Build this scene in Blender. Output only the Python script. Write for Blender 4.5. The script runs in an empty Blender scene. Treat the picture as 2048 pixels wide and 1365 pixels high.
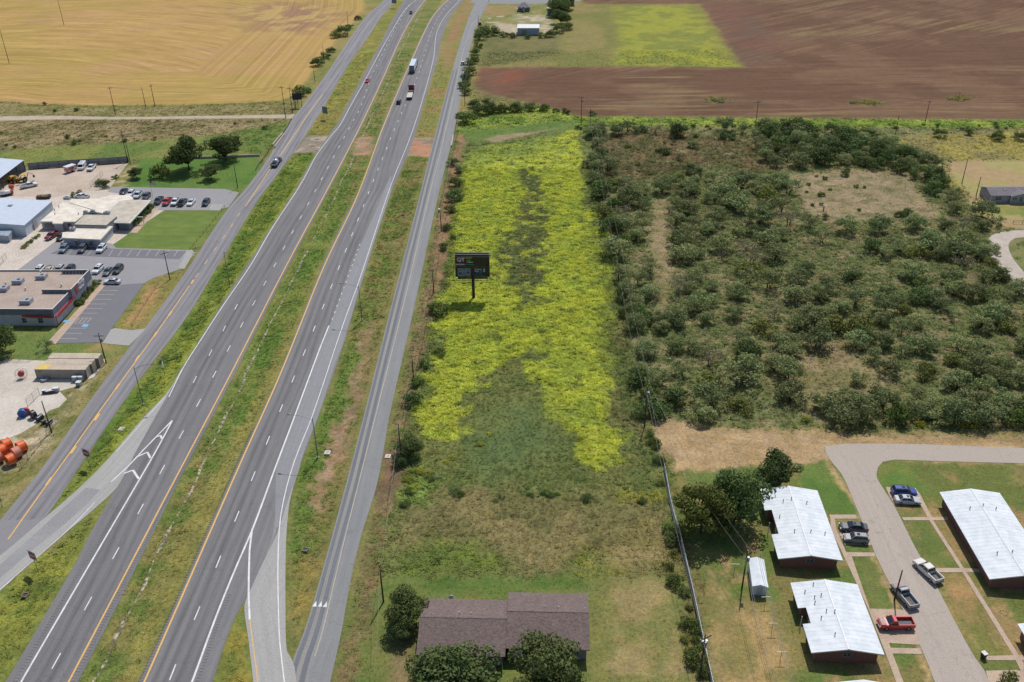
import bpy, math, random
import numpy as np
from mathutils import Matrix, Vector

S = bpy.context.scene
COL = S.collection
R = math.radians

# ------------------------------------------------------------------ camera
F_PX, PITCH, ROLL, CAM_H = 1846.14, 0.52340, -0.012094, 116.124     # solved from the 40 ft lane dash spacing
cam = bpy.data.cameras.new('camera')
cam.sensor_width = 36.0
cam.lens = F_PX / 2048 * 36.0
cam.clip_start = 1.0
cam.clip_end = 9000
camo = bpy.data.objects.new('camera', cam)
COL.objects.link(camo)
camo.matrix_world = Matrix.Translation((0, 0, CAM_H)) @ Matrix.Rotation(math.pi/2 - PITCH, 4, 'X') @ Matrix.Rotation(ROLL, 4, 'Z')
S.camera = camo

# ------------------------------------------------------------------ sky, sun, exposure
SUN_EL, SUN_AZ = R(57), R(17)          # azimuth measured from +Y (away from the camera) towards +X
w = bpy.data.worlds.new('World'); S.world = w; w.use_nodes = True
nt = w.node_tree; nt.nodes.clear()
out = nt.nodes.new('ShaderNodeOutputWorld'); bg = nt.nodes.new('ShaderNodeBackground')
sky = nt.nodes.new('ShaderNodeTexSky'); sky.sky_type = 'NISHITA'; sky.sun_disc = False
sky.sun_elevation = SUN_EL; sky.sun_rotation = SUN_AZ
sky.altitude = 500; sky.air_density = 1.0; sky.dust_density = 1.6; sky.ozone_density = 1.0
bg.inputs['Strength'].default_value = 0.105
nt.links.new(sky.outputs[0], bg.inputs['Color']); nt.links.new(bg.outputs[0], out.inputs['Surface'])
sun = bpy.data.lights.new('sun', 'SUN'); sun.energy = 3.8; sun.angle = R(0.55); sun.color = (1.0, 0.96, 0.90)
suno = bpy.data.objects.new('sun', sun); COL.objects.link(suno)
sv = Vector((math.sin(SUN_AZ)*math.cos(SUN_EL), math.cos(SUN_AZ)*math.cos(SUN_EL), math.sin(SUN_EL)))
suno.rotation_euler = sv.to_track_quat('Z', 'Y').to_euler(); suno.location = (0, 0, 200)
S.view_settings.view_transform = 'Standard'; S.view_settings.look = 'None'
S.view_settings.exposure = 0.06; S.view_settings.gamma = 1.0
S.view_settings.use_curve_mapping = False
S.render.engine = 'CYCLES'

# ------------------------------------------------------------------ pixel of the survey photo -> point on a level plane
_cp, _sp, _cr, _sr = math.cos(PITCH), math.sin(PITCH), math.cos(ROLL), math.sin(ROLL)
def G(x, y, z=0.0):
    u, v = (x-1024)/F_PX, -(y-682.5)/F_PX
    u, v = _cr*u - _sr*v, _sr*u + _cr*v
    t = (CAM_H - z)/(_sp - v*_cp)
    return Vector((u*t, (_cp + v*_sp)*t, z))
def GP(pts, z=0.0): return [G(x, y, z) for x, y in pts]
def GA(pts, z=0.0): return np.array([G(x, y, z)[:2] for x, y in pts])

# ------------------------------------------------------------------ naming helpers
def tag(o, label=None, cat=None, group=None, kind=None):
    if label: o['label'] = label
    if cat: o['category'] = cat
    if group: o['group'] = group
    if kind: o['kind'] = kind
    return o
def empty(name, loc=(0,0,0), rz=0.0, **k):
    o = bpy.data.objects.new(name, None); COL.objects.link(o)
    o.location = loc; o.rotation_euler = (0, 0, rz); o.empty_display_size = .3
    return tag(o, **k)
def link_mesh(name, me, parent=None, **k):
    o = bpy.data.objects.new(name, me); COL.objects.link(o)
    if parent is not None: o.parent = parent
    return tag(o, **k)
def copy_tree(o, parent=None):
    c = o.copy(); COL.objects.link(c)
    if parent is not None: c.parent = parent
    for ch in list(o.children): copy_tree(ch, c)
    return c

# ------------------------------------------------------------------ mesh builder
class MB:
    def __init__(s): s.v = []; s.f = []; s.sm = []
    def add(s, vs, fs, smooth=False):
        b = len(s.v); s.v += [tuple(p) for p in vs]
        s.f += [tuple(i+b for i in f) for f in fs]; s.sm += [smooth]*len(fs)
        return s
    def box(s, x0, x1, y0, y1, z0, z1, M=None):
        vs = [Vector((x, y, z)) for z in (z0, z1) for x, y in ((x0,y0),(x1,y0),(x1,y1),(x0,y1))]
        if M is not None: vs = [M @ p for p in vs]
        return s.add(vs, [(3,2,1,0),(4,5,6,7),(0,1,5,4),(1,2,6,5),(2,3,7,6),(3,0,4,7)])
    def prism(s, poly, z0, z1, zt=None):
        """vertical extrusion of a counter-clockwise xy polygon; z1 may be a list of top heights"""
        if area2(poly) < 0: poly = list(poly)[::-1]; z1 = z1[::-1] if isinstance(z1, list) else z1
        n = len(poly); tops = z1 if isinstance(z1, list) else [z1]*n
        vs = [(p[0], p[1], z0) for p in poly] + [(p[0], p[1], t) for p, t in zip(poly, tops)]
        fs = [tuple(range(n-1, -1, -1)), tuple(range(n, 2*n))] + [(i, (i+1)%n, n+(i+1)%n, n+i) for i in range(n)]
        return s.add(vs, fs)
    def tube(s, a, b, r0, r1=None, n=6, cap=True, smooth=True):
        a, b = Vector(a), Vector(b); r1 = r0 if r1 is None else r1
        d = (b-a).normalized(); u = d.orthogonal().normalized(); w_ = d.cross(u)
        vs = []
        for c, r in ((a, r0), (b, r1)):
            for i in range(n):
                t = 2*math.pi*i/n; vs.append(c + (u*math.cos(t) + w_*math.sin(t))*r)
        fs = [(i, (i+1)%n, n+(i+1)%n, n+i) for i in range(n)]
        s.add(vs, fs, smooth)
        if cap:
            b0 = len(s.v) - 2*n
            s.f += [tuple(b0+i for i in range(n-1, -1, -1)), tuple(b0+n+i for i in range(n))]; s.sm += [False, False]
        return s
    def path(s, pts, r, n=5):
        for a, b in zip(pts, pts[1:]): s.tube(a, b, r, n=n, cap=False)
        return s
    def ball(s, c, rx, ry, rz, nu=10, nv=6):
        vs = [(c[0], c[1], c[2]-rz)]
        for j in range(1, nv):
            ph = -math.pi/2 + math.pi*j/nv
            for i in range(nu):
                t = 2*math.pi*i/nu
                vs.append((c[0]+rx*math.cos(ph)*math.cos(t), c[1]+ry*math.cos(ph)*math.sin(t), c[2]+rz*math.sin(ph)))
        vs.append((c[0], c[1], c[2]+rz)); fs = []
        for i in range(nu): fs.append((0, 1+(i+1)%nu, 1+i))
        for j in range(nv-2):
            for i in range(nu):
                a = 1+j*nu; b = a+nu; fs.append((a+i, a+(i+1)%nu, b+(i+1)%nu, b+i))
        a = 1+(nv-2)*nu; T = len(vs)-1
        for i in range(nu): fs.append((a+i, a+(i+1)%nu, T))
        return s.add(vs, fs, True)
    def loft(s, rings, smooth=False, cap=True):
        n = len(rings[0]); vs = [p for r in rings for p in r]; fs = []
        for k in range(len(rings)-1):
            for i in range(n):
                j = (i+1) % n; fs.append((k*n+i, k*n+j, (k+1)*n+j, (k+1)*n+i))
        s.add(vs, fs, smooth)
        if cap:
            b = len(s.v)-len(vs)
            s.f += [tuple(b+i for i in range(n-1,-1,-1)), tuple(b+(len(rings)-1)*n+i for i in range(n))]; s.sm += [False, False]
        return s
    def mesh(s, name, mat):
        me = bpy.data.meshes.new(name); me.from_pydata(s.v, [], s.f)
        if mat: me.materials.append(mat)
        if any(s.sm): me.polygons.foreach_set('use_smooth', s.sm)
        me.update(); return me
    def build(s, name, mat, parent=None, **k): return link_mesh(name, s.mesh(name, mat), parent, **k)
def area2(poly): return sum(a[0]*b[1]-b[0]*a[1] for a, b in zip(poly, list(poly[1:])+[poly[0]]))
def local(o, p):           # world point -> the frame of a thing at o.location rotated by its z
    v = Vector(p) - Vector(o.location); a = -o.rotation_euler.z
    return Vector((v.x*math.cos(a)-v.y*math.sin(a), v.x*math.sin(a)+v.y*math.cos(a), v.z))

# ------------------------------------------------------------------ materials
def lin(c):
    c = c/255.0
    return c/12.92 if c <= 0.04045 else ((c+0.055)/1.055)**2.4
KEXP = 1.22                                     # white card value under this sun and sky
def C(r, g, b, k=1.0): return tuple(min(.9, lin(v)/KEXP*k) for v in (r, g, b)) + (1.0,)
def node(nt, t, **kw):
    n = nt.nodes.new(t)
    for a, b in kw.items():
        if a.startswith('i_'): n.inputs[a[2:].replace('_', ' ')].default_value = b
        else: setattr(n, a, b)
    return n
def newmat(name):
    m = bpy.data.materials.new(name); m.use_nodes = True
    nt = m.node_tree; b = nt.nodes['Principled BSDF']; return m, nt, b
def mixrgb(nt, fac, a, b, mode='MIX'):
    n = nt.nodes.new('ShaderNodeMix'); n.data_type = 'RGBA'; n.blend_type = mode
    for sock, val in ((n.inputs[0], fac), (n.inputs[6], a), (n.inputs[7], b)):
        if isinstance(val, (int, float)): sock.default_value = val
        elif isinstance(val, tuple): sock.default_value = val
        else: nt.links.new(val, sock)
    return n.outputs[2]
def ramp(nt, src, a, b):
    n = nt.nodes.new('ShaderNodeMapRange'); n.inputs['From Min'].default_value = a; n.inputs['From Max'].default_value = b
    nt.links.new(src, n.inputs['Value']); return n.outputs['Result']
def noise(nt, scale, detail=4, rough=.6, vec=None, stretch=None):
    n = nt.nodes.new('ShaderNodeTexNoise'); n.inputs['Scale'].default_value = scale
    n.inputs['Detail'].default_value = detail; n.inputs['Roughness'].default_value = rough
    if vec is None:
        g = nt.nodes.new('ShaderNodeNewGeometry'); vec = g.outputs['Position']
    if stretch:
        mp = nt.nodes.new('ShaderNodeMapping'); mp.inputs['Scale'].default_value = stretch
        nt.links.new(vec, mp.inputs['Vector']); vec = mp.outputs[0]
    nt.links.new(vec, n.inputs['Vector']); return n.outputs['Fac']
def bump(nt, h, strength, dist, b):
    n = nt.nodes.new('ShaderNodeBump'); n.inputs['Strength'].default_value = strength; n.inputs['Distance'].default_value = dist
    nt.links.new(h, n.inputs['Height']); nt.links.new(n.outputs[0], b.inputs['Normal'])
_MC = {}
def mat(name, c1, c2=None, scale=2.0, rough=.8, metal=0.0, bmp=0.0, lo=.35, hi=.65, stretch=None, objcol=False, coat=0.0, spec=None, grain=.5):
    """procedural two-tone material: large noise between c1 and c2 plus fine grain"""
    if name in _MC: return _MC[name]
    m, nt, b = newmat(name)
    b.inputs['Roughness'].default_value = rough; b.inputs['Metallic'].default_value = metal
    if coat: b.inputs['Coat Weight'].default_value = coat; b.inputs['Coat Roughness'].default_value = .08
    if spec is not None: b.inputs['Specular IOR Level'].default_value = spec
    tc = nt.nodes.new('ShaderNodeTexCoord').outputs['Object']
    n1 = noise(nt, scale, 5, .6, None if not objcol else tc, stretch); n2 = noise(nt, scale*14, 2, .7, None if not objcol else tc)
    if objcol:
        oi = nt.nodes.new('ShaderNodeObjectInfo'); base = oi.outputs['Color']
        col = mixrgb(nt, ramp(nt, n1, .35, .8), base, mixrgb(nt, .12, base, (.25,.22,.18,1)))
    else:
        c2 = c2 or tuple(v*.8 for v in c1[:3]) + (1,)
        col = mixrgb(nt, ramp(nt, n1, lo, hi), c1, c2)
    col = mixrgb(nt, grain if not objcol else .1, col, mixrgb(nt, 1.0, col, ramp(nt, n2, 0.15, .85), 'OVERLAY'))
    nt.links.new(col, b.inputs['Base Color'])
    if bmp: bump(nt, n2, bmp, .02, b)
    _MC[name] = m; return m
M_GLASS = mat('dark_glass', (.012,.016,.02,1), (.02,.028,.035,1), rough=.06, spec=.8)
M_TYRE = mat('tyre_rubber', (.012,.012,.013,1), rough=.8)
M_RIM = mat('wheel_rim', (.45,.45,.46,1), (.3,.3,.31,1), rough=.35, metal=.7)
M_PAINT = mat('vehicle_paint', (1,1,1,1), rough=.3, objcol=True, coat=.35, scale=.8)
M_BLACK = mat('black_plastic', (.015,.015,.016,1), rough=.6)
M_LAMP = mat('lamp_lens', (.75,.75,.72,1), rough=.15)
M_TAIL = mat('tail_lens', (.35,.01,.01,1), rough=.2)
M_WOODPOLE = mat('weathered_pole_wood', C(84,72,64), C(60,52,46), scale=3, rough=.9)
M_STEEL = mat('galvanised_steel', C(150,152,152), C(120,122,124), scale=4, rough=.45, metal=.5)
M_DSTEEL = mat('dark_steel', C(62,60,60), C(46,44,44), scale=4, rough=.6)
M_WHITEM = mat('white_painted_metal', C(225,228,230), C(205,208,212), scale=1.2, rough=.5)
M_CONC = mat('pale_concrete', C(196,184,170), C(176,165,152), scale=.6, rough=.9, bmp=.2)
M_WIRE = mat('wire', C(150,148,140), rough=.5, metal=.3)

# ------------------------------------------------------------------ numpy noise
_rs = np.random.RandomState(7)
_tab = _rs.rand(256, 256).astype(np.float32)
def vnoise(x, y, s, seed=0):
    x = x/s + seed*17.3; y = y/s + seed*9.1
    xi = np.floor(x).astype(int); yi = np.floor(y).astype(int); fx = x-xi; fy = y-yi
    fx = fx*fx*(3-2*fx); fy = fy*fy*(3-2*fy)
    a = _tab[xi & 255, yi & 255]; b = _tab[(xi+1) & 255, yi & 255]; c = _tab[xi & 255, (yi+1) & 255]; d = _tab[(xi+1) & 255, (yi+1) & 255]
    return (a*(1-fx)+b*fx)*(1-fy) + (c*(1-fx)+d*fx)*fy
def fnoise(x, y, s, o=4, seed=0, r=.55):
    t = 0; a = 1; n = 0
    for k in range(o): t = t + a*vnoise(x, y, s/2**k, seed+k); n += a; a *= r
    return t/n
def sstep(a, b, t):
    t = np.clip((t-a)/(b-a), 0, 1); return t*t*(3-2*t)
def sdist(P, poly, pad=0.0):
    """signed distance (inside positive) of points to polygon; -99 beyond bbox+pad"""
    q = np.asarray(poly, dtype=np.float64); out = np.full(len(P), -99.0)
    lo = q.min(0)-pad; hi = q.max(0)+pad
    idx = np.nonzero((P[:,0] > lo[0]) & (P[:,0] < hi[0]) & (P[:,1] > lo[1]) & (P[:,1] < hi[1]))[0]
    if not len(idx): return out
    x = P[idx,0]; y = P[idx,1]; ins = np.zeros(len(idx), bool); d2 = np.full(len(idx), 1e9)
    for a, b in zip(q, np.roll(q, -1, 0)):
        e = b-a; L = e@e
        if L < 1e-9: continue
        t = np.clip(((x-a[0])*e[0] + (y-a[1])*e[1])/L, 0, 1)
        d2 = np.minimum(d2, (x-a[0]-t*e[0])**2 + (y-a[1]-t*e[1])**2)
        if a[1] != b[1]:
            c = ((a[1] > y) != (b[1] > y)) & (x < (b[0]-a[0])*(y-a[1])/(b[1]-a[1]) + a[0]); ins ^= c
    d = np.sqrt(d2); out[idx] = np.where(ins, d, -d); return out
def ldist(P, line, pad=6.0):
    q = np.asarray(line, dtype=np.float64); out = np.full(len(P), 99.0); lo = q.min(0)-pad; hi = q.max(0)+pad
    idx = np.nonzero((P[:,0] > lo[0]) & (P[:,0] < hi[0]) & (P[:,1] > lo[1]) & (P[:,1] < hi[1]))[0]
    x = P[idx,0]; y = P[idx,1]; d2 = np.full(len(idx), 1e4)
    for a, b in zip(q[:-1], q[1:]):
        e = b-a; t = np.clip(((x-a[0])*e[0] + (y-a[1])*e[1])/(e@e), 0, 1)
        d2 = np.minimum(d2, (x-a[0]-t*e[0])**2 + (y-a[1]-t*e[1])**2)
    out[idx] = np.sqrt(d2); return out
# ================================================================== ROADS (edges surveyed along both sides)
def resample(pts, n):
    """Catmull-Rom through world xy points, n samples evenly spaced by length"""
    p = [np.array(q[:2], float) for q in pts]; p = [2*p[0]-p[1]] + p + [2*p[-1]-p[-2]]
    out = []
    for i in range(1, len(p)-2):
        for k in range(12):
            t = k/12.0; a, b, c, d = p[i-1], p[i], p[i+1], p[i+2]
            # centripetal-ish: damp the tangents by chord length
            L = np.linalg.norm(c-b); m1 = (c-a)*min(1, 1)/max(1e-6, np.linalg.norm(c-b)+np.linalg.norm(b-a))*L; m2 = (d-b)/max(1e-6, np.linalg.norm(d-c)+np.linalg.norm(c-b))*L
            h = ((2*t**3-3*t**2+1), (t**3-2*t**2+t), (-2*t**3+3*t**2), (t**3-t**2))
            out.append(h[0]*b + h[1]*m1 + h[2]*c + h[3]*m2)
    out.append(p[-2]); o = np.array(out)
    s = np.r_[0, np.cumsum(np.linalg.norm(np.diff(o, axis=0), axis=1))]
    u = np.linspace(0, s[-1], n)
    return np.stack([np.interp(u, s, o[:,0]), np.interp(u, s, o[:,1])], 1)
def by_y(pts, ys):
    o = resample(pts, 400); k = np.argsort(o[:,1]); return np.stack([np.interp(ys, o[k,1], o[k,0]), ys], 1)
def strip_mesh(name, A, B, z, m, thick=0.0):
    n = len(A); vs = [(a[0], a[1], z) for a in A] + [(b[0], b[1], z) for b in B]
    fs = [(i, n+i, n+i+1, i+1) for i in range(n-1)]
    mid = (A+B)/2; s = np.r_[0, np.cumsum(np.linalg.norm(np.diff(mid, axis=0), axis=1))]; wd = np.linalg.norm(A-B, axis=1)
    me = bpy.data.meshes.new(name); me.from_pydata(vs, [], fs); me.materials.append(m)
    at = me.attributes.new('road', 'FLOAT_VECTOR', 'POINT')
    dat = np.zeros((2*n, 3), np.float32); dat[:n,1] = s; dat[n:,1] = s; dat[n:,0] = wd; dat[:n,2] = 0; dat[n:,2] = 1
    at.data.foreach_set('vector', dat.ravel()); me.update()
    if me.polygons[0].normal.z < 0: me.flip_normals()
    return me
def road_mat(name, base, alt, lanes=(), track=.75, dark=None, streak=.5, patch=None):
    """asphalt with long streaks and darker wheel paths at given distances (m) from the left edge"""
    m, nt, b = newmat(name); b.inputs['Roughness'].default_value = .85; b.inputs['Specular IOR Level'].default_value = .3
    at = node(nt, 'ShaderNodeAttribute', attribute_name='road'); sp = nt.nodes.new('ShaderNodeSeparateXYZ')
    nt.links.new(at.outputs['Vector'], sp.inputs[0])
    mp = nt.nodes.new('ShaderNodeMapping'); mp.inputs['Scale'].default_value = (1.0, .03, 1.0); nt.links.new(at.outputs['Vector'], mp.inputs['Vector'])
    n1 = noise(nt, 1.1, 4, .65, mp.outputs[0]); n2 = noise(nt, .12, 3, .6); n3 = noise(nt, 7.0, 2, .7)
    col = mixrgb(nt, ramp(nt, n1, .3, .7), base, alt)
    col = mixrgb(nt, ramp(nt, n2, .4, .75), col, mixrgb(nt, .35, col, alt))
    for d in lanes:
        mt = nt.nodes.new('ShaderNodeMath'); mt.operation = 'SUBTRACT'; nt.links.new(sp.outputs[0], mt.inputs[0]); mt.inputs[1].default_value = d
        ab = nt.nodes.new('ShaderNodeMath'); ab.operation = 'ABSOLUTE'; nt.links.new(mt.outputs[0], ab.inputs[0])
        f = ramp(nt, ab.outputs[0], track, 0.0)
        ml = nt.nodes.new('ShaderNodeMath'); ml.operation = 'MULTIPLY'; nt.links.new(f, ml.inputs[0]); nt.links.new(ramp(nt, n1, .75, .15), ml.inputs[1])
        col = mixrgb(nt, ml.outputs[0], col, dark)
    col = mixrgb(nt, .45, col, mixrgb(nt, 1.0, col, ramp(nt, n3, .1, .9), 'OVERLAY'))
    # hairline cracks
    vo = nt.nodes.new('ShaderNodeTexVoronoi'); vo.feature = 'DISTANCE_TO_EDGE'; vo.inputs['Scale'].default_value = .11
    g = nt.nodes.new('ShaderNodeNewGeometry'); wv = nt.nodes.new('ShaderNodeMix'); wv.data_type = 'RGBA'; wv.inputs[0].default_value = .12
    nz = nt.nodes.new('ShaderNodeTexNoise'); nz.inputs['Scale'].default_value = .5; nt.links.new(g.outputs['Position'], nz.inputs['Vector'])
    nt.links.new(g.outputs['Position'], wv.inputs[6]); 
    sc = nt.nodes.new('ShaderNodeVectorMath'); sc.operation = 'SCALE'; sc.inputs['Scale'].default_value = 18; nt.links.new(nz.outputs['Color'], sc.inputs[0]); nt.links.new(sc.outputs[0], wv.inputs[7])
    nt.links.new(wv.outputs[2], vo.inputs['Vector'])
    col = mixrgb(nt, ramp(nt, vo.outputs['Distance'], .007, .0), col, mixrgb(nt, .22, col, (.03,.03,.032,1)))
    nt.links.new(col, b.inputs['Base Color']); bump(nt, n3, .25, .02, b)
    return m
ROADPOLY = []      # every paved outline, used to keep the ground flat and bare there
def road(name, Lpx, Rpx, z, m, n=260, parent=None, mask=True, **k):
    A = resample(GA(Lpx), n); B = resample(GA(Rpx), n)
    if mask: ROADPOLY.append(np.vstack([A[::6], A[-1:], B[::-1][::6], B[:1]]))
    return link_mesh(name, strip_mesh(name, A, B, z, m), parent, **k), A, B
def flat(name, px, z, m, parent=None, mask=True, smooth=False, **k):
    q = GA(px)
    if smooth: q = resample(list(q)+[q[0]], 8*len(q))[:-1]
    if mask: ROADPOLY.append(q)
    if area2([tuple(p) for p in q]) < 0: q = q[::-1]
    me = bpy.data.meshes.new(name); me.from_pydata([(p[0], p[1], z) for p in q], [], [tuple(range(len(q)))])
    me.materials.append(m); me.update(); return link_mesh(name, me, parent, **k)

MA_HWY = road_mat('highway_asphalt', C(112,110,111), C(132,130,130), (3.0, 4.9, 6.7, 8.5), .85, C(86,84,86))
MA_HWY2 = road_mat('highway_asphalt_right', C(114,112,113), C(134,132,132), (2.2, 4.0, 5.9, 7.7), .85, C(86,85,87))
MA_ACC = road_mat('merge_lane_asphalt', C(150,149,152), C(136,135,138), (), .8, C(120,120,125))
MA_FRL = road_mat('frontage_asphalt', C(128,125,128), C(148,146,148), (1.8, 3.6, 6.6, 8.3), .9, C(98,97,99))
MA_FRR = road_mat('sealed_frontage_asphalt', C(128,129,130), C(146,146,146), (), .6, C(88,92,100))
MA_SEALD = road_mat('dark_seal_coat', C(104,107,113), C(120,122,127), (), .6, C(90,90,100))
MA_SEALT = road_mat('stony_wheel_path', C(158,154,146), C(138,137,133), (), .6, C(90,90,100))
MA_CONC = road_mat('ramp_concrete', C(176,173,169), C(160,158,155), (), .6, C(120,120,120))
MA_PATCH = road_mat('asphalt_patch', C(104,105,112), C(176,174,172), (), .6, C(100,100,104))
MA_RES = road_mat('street_asphalt', C(184,171,158), C(172,161,150), (), .6, C(140,135,130))
MA_LOT = road_mat('car_park_asphalt', C(112,111,118), C(128,127,132), (), .6, C(100,100,104))
MA_LOTL = road_mat('worn_car_park_asphalt', C(165,162,162), C(140,138,142), (), .6, C(100,100,104))
MA_GRAV = mat('caliche_gravel', C(208,196,182), C(188,174,158), scale=.25, rough=.95, bmp=.5)
MA_RED = mat('red_gravel', C(188,140,115), C(172,158,145), scale=.35, rough=.95, bmp=.5)
MA_WALK = mat('walkway_concrete', C(196,172,150), C(180,158,138), scale=.5, rough=.9, bmp=.15)
MA_WHITE = mat('white_road_paint', C(232,232,230), C(205,205,205), scale=.6, rough=.6)
MA_YEL = mat('yellow_road_paint', C(235,180,80), C(222,175,100), scale=.6, rough=.6)
MA_BLUEP = mat('blue_road_paint', C(110,170,205), C(130,180,205), scale=.6, rough=.6)
MA_RUM = mat('rumble_groove', C(88,86,90), C(100,98,102), scale=.6, rough=.8)

Z0 = .03
# left carriageway ----------------------------------------------------------
HL_L = [(-50,1450),(11,1365),(89,1232.7),(146.6,1134),(191,1048),(229,982),(251,944.5),(269.8,907),(289.7,869.8),(318,820),(341,780),(364,736),(398,682),(443,610),(499,524),(539,460),(593,377),(613,340),(634,306),(656,273),(676,245),(715,172),(760,89),(783,42),(803,8),(812,-10),(835,-60)]
HL_R = [(100,1450),(156,1365),(374.4,930),(463,759.5),(578.6,530),(654,388),(714.5,271),(759,178.5),(813,60.5),(836,24),(853,0),(870,-20),(905,-60)]
hwl, A, B = road('highway', HL_L, HL_R, Z0, MA_HWY, kind='structure', label='left carriageway of the divided highway with decel lane and chevron gore')
HLA, HLB = A, B
HR_L = [(225,1450),(278.8,1365),(474.8,930),(557,750.5),(646,529),(708.5,400),(724,371),(766,248.6),(826.5,108.3),(858.5,41.4),(877,17),(894,0),(935,-40)]
HR_R = [(400,1450),(425.4,1365),(452.5,1280.5),(471.6,1232.7),(500,1185),(525.8,1127.6),(554.5,1067),(573.6,1009.7),(600.7,930),(636.5,835),(687.5,686.8),(725.7,559.3),(776.7,400),(824.5,286.8),(850,200),(875,120),(884,75),(902.5,31.9),(928,0),(965,-40)]
hwr, A, B = road('highway', HR_L, HR_R, Z0, MA_HWY2, kind='structure', label='right carriageway of the divided highway with merge lane')
HRA, HRB = A, B
road('merge_lane', [(525.8,1130),(545,1072),(551,1010),(551.5,960),(555,930),(591,835),(641,700),(661,648),(690,570),(716,503.6),(745,437),(782,350)],
     [(526,1131),(572,1011),(598,935),(612,893),(635,835),(672,723),(686.3,686.8),(703,630),(724,560),(750,480),(782,386)], Z0+.004, MA_ACC, parent=hwr, n=120, mask=False)
# left ramp and gore ---------------------------------------------------------
ramp_l, A, B = road('ramp', [(-90,1175),(0,1112),(90.8,1035),(150,984),(204,931.5),(286.8,836),(334.6,785),(364,737)],
     [(-90,1236),(0,1182),(51,1134),(130.7,1067),(180,1026),(229,981),(251,945.5),(269.8,908),(318,821),(341,781),(365,738)], Z0+.002, MA_CONC, n=120, kind='structure', label='pale concrete exit ramp slanting to the left frontage road')
flat('asphalt_patch', [(-60,1180),(0,1130),(70,1068),(120,1022),(172,976),(202,980),(170,1012),(128,1050),(60,1105),(0,1158),(-60,1200)], Z0+.006, MA_PATCH, ramp_l, mask=False)
# right ramp -----------------------------------------------------------------
ramp_r, A, B = road('ramp', [(515,1450),(506.7,1365),(497,1280.5),(489,1213),(500,1183),(525.8,1126),(554.5,1066),(573.6,1008),(599,934)],
     [(600,1450),(590,1340),(583,1318),(573.6,1300),(571,1216.8),(572,1089),(578,1013),(588,970),(601,931)], Z0+.005, MA_CONC, n=120, kind='structure', label='concrete entrance ramp joining the right carriageway near the lower frame')
ROADPOLY.append(GA([(590,1450),(600,1300),(560,1300),(560,1450)]))
# frontage roads ---------------------------------------------------------------
FL_L = [(-60,1115),(0,1041),(80,942),(178.5,804),(261.3,692.5),(298,646),(366.5,552),(398,504),(455.7,418),(490.8,378.5),(522.6,337),(556,285),(583,241),(618,196),(654,146.6),(690,92),(730.4,36),(768.7,0),(800,-30)]
FL_R = [(40,1080),(90.8,1035),(138.6,965),(191,886),(283.6,753),(372.9,635),(436.6,530),(509.9,410),(545,362),(587,306),(612,270),(638,229.5),(679.4,159.3),(706,116),(736.8,73.3),(760,38),(787.8,6.4),(830,-30)]
frl, A, B = road('frontage_road', FL_L, FL_R, Z0-.004, MA_FRL, kind='structure', label='left two-lane frontage road beside the businesses')
FLA, FLB = A, B
ROADPOLY.append(GA([(-60,1115),(90,1030),(0,1200),(-90,1240)]))
flat('frontage_road_mouth', [(-90,1110),(0,1041),(60,1040),(90,1034),(40,1082),(0,1118),(-90,1180)], Z0-.002, MA_FRL, frl, mask=False)
FR_L = [(560,1450),(575,1365),(586,1320),(607.8,1265),(642.9,1148.7),(690.7,973.4),(727.3,833),(779.9,623),(837.2,400),(867.5,280.4),(894,180),(912,114.7),(934.4,44.6),(953.5,0),(975,-40)]
FR_R = [(640,1450),(660,1365),(682.7,1265),(700,1167.8),(722.5,1072),(754.4,967),(779.9,828),(830.9,604),(873.9,402),(905.7,274),(922,190),(934.4,127.5),(950.3,60.5),(975.8,9),(1010,-40)]
frr, A, B = road('frontage_road', FR_L, FR_R, Z0-.003, MA_FRR, kind='structure', label='right frontage road with streaky seal coat beside the weedy field')
FRA, FRB = A, B
def lane_strip(name, A, B, f0, f1, z, m, parent, i0=0, i1=None):
    a, b = A[i0:i1], B[i0:i1]; return link_mesh(name, strip_mesh(name, a+(b-a)*f0, a+(b-a)*f1, z, m), parent)
for f0, f1, mm in ((.05,.16,MA_SEALD),(.16,.27,MA_SEALT),(.27,.40,MA_SEALD)):
    lane_strip('wheel_path', FRA, FRB, f0, f1, Z0+.002, mm, frr, 0, 150)
road('road', [(940,6),(975,8),(1100,8),(1160,3)], [(950,-6),(985,-2),(1100,0),(1160,-3)], Z0-.005, MA_FRR, n=12, kind='structure', label='side road leaving the right frontage road at the top')

# ---- painted lines ---------------------------------------------------------
ZM = Z0+.011   # paint lies a few mm above the asphalt
def pline(name, px, wd, m, parent, z=ZM, n=None):
    q = GA(px); L = np.linalg.norm(np.diff(q, axis=0), axis=1).sum(); c = resample(q, n or max(2, int(L/4)))
    t = np.gradient(c, axis=0); t /= np.linalg.norm(t, axis=1)[:,None]; nn = np.stack([-t[:,1], t[:,0]], 1)*wd/2
    return link_mesh(name, strip_mesh(name, c+nn, c-nn, z, m), parent)
_dash = {}
def dash(parent, c, d, L, wd, m, name='lane_dash', z=ZM):
    k = (round(L, 1), wd, m.name)
    if k not in _dash:
        me = bpy.data.meshes.new(name); me.from_pydata([(-L/2,-wd/2,0),(L/2,-wd/2,0),(L/2,wd/2,0),(-L/2,wd/2,0)], [], [(0,1,2,3)]); me.materials.append(m); _dash[k] = me
    o = link_mesh(name, _dash[k], parent); o.location = (c[0], c[1], z); o.rotation_euler = (0, 0, math.atan2(d[1], d[0])); return o
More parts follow.
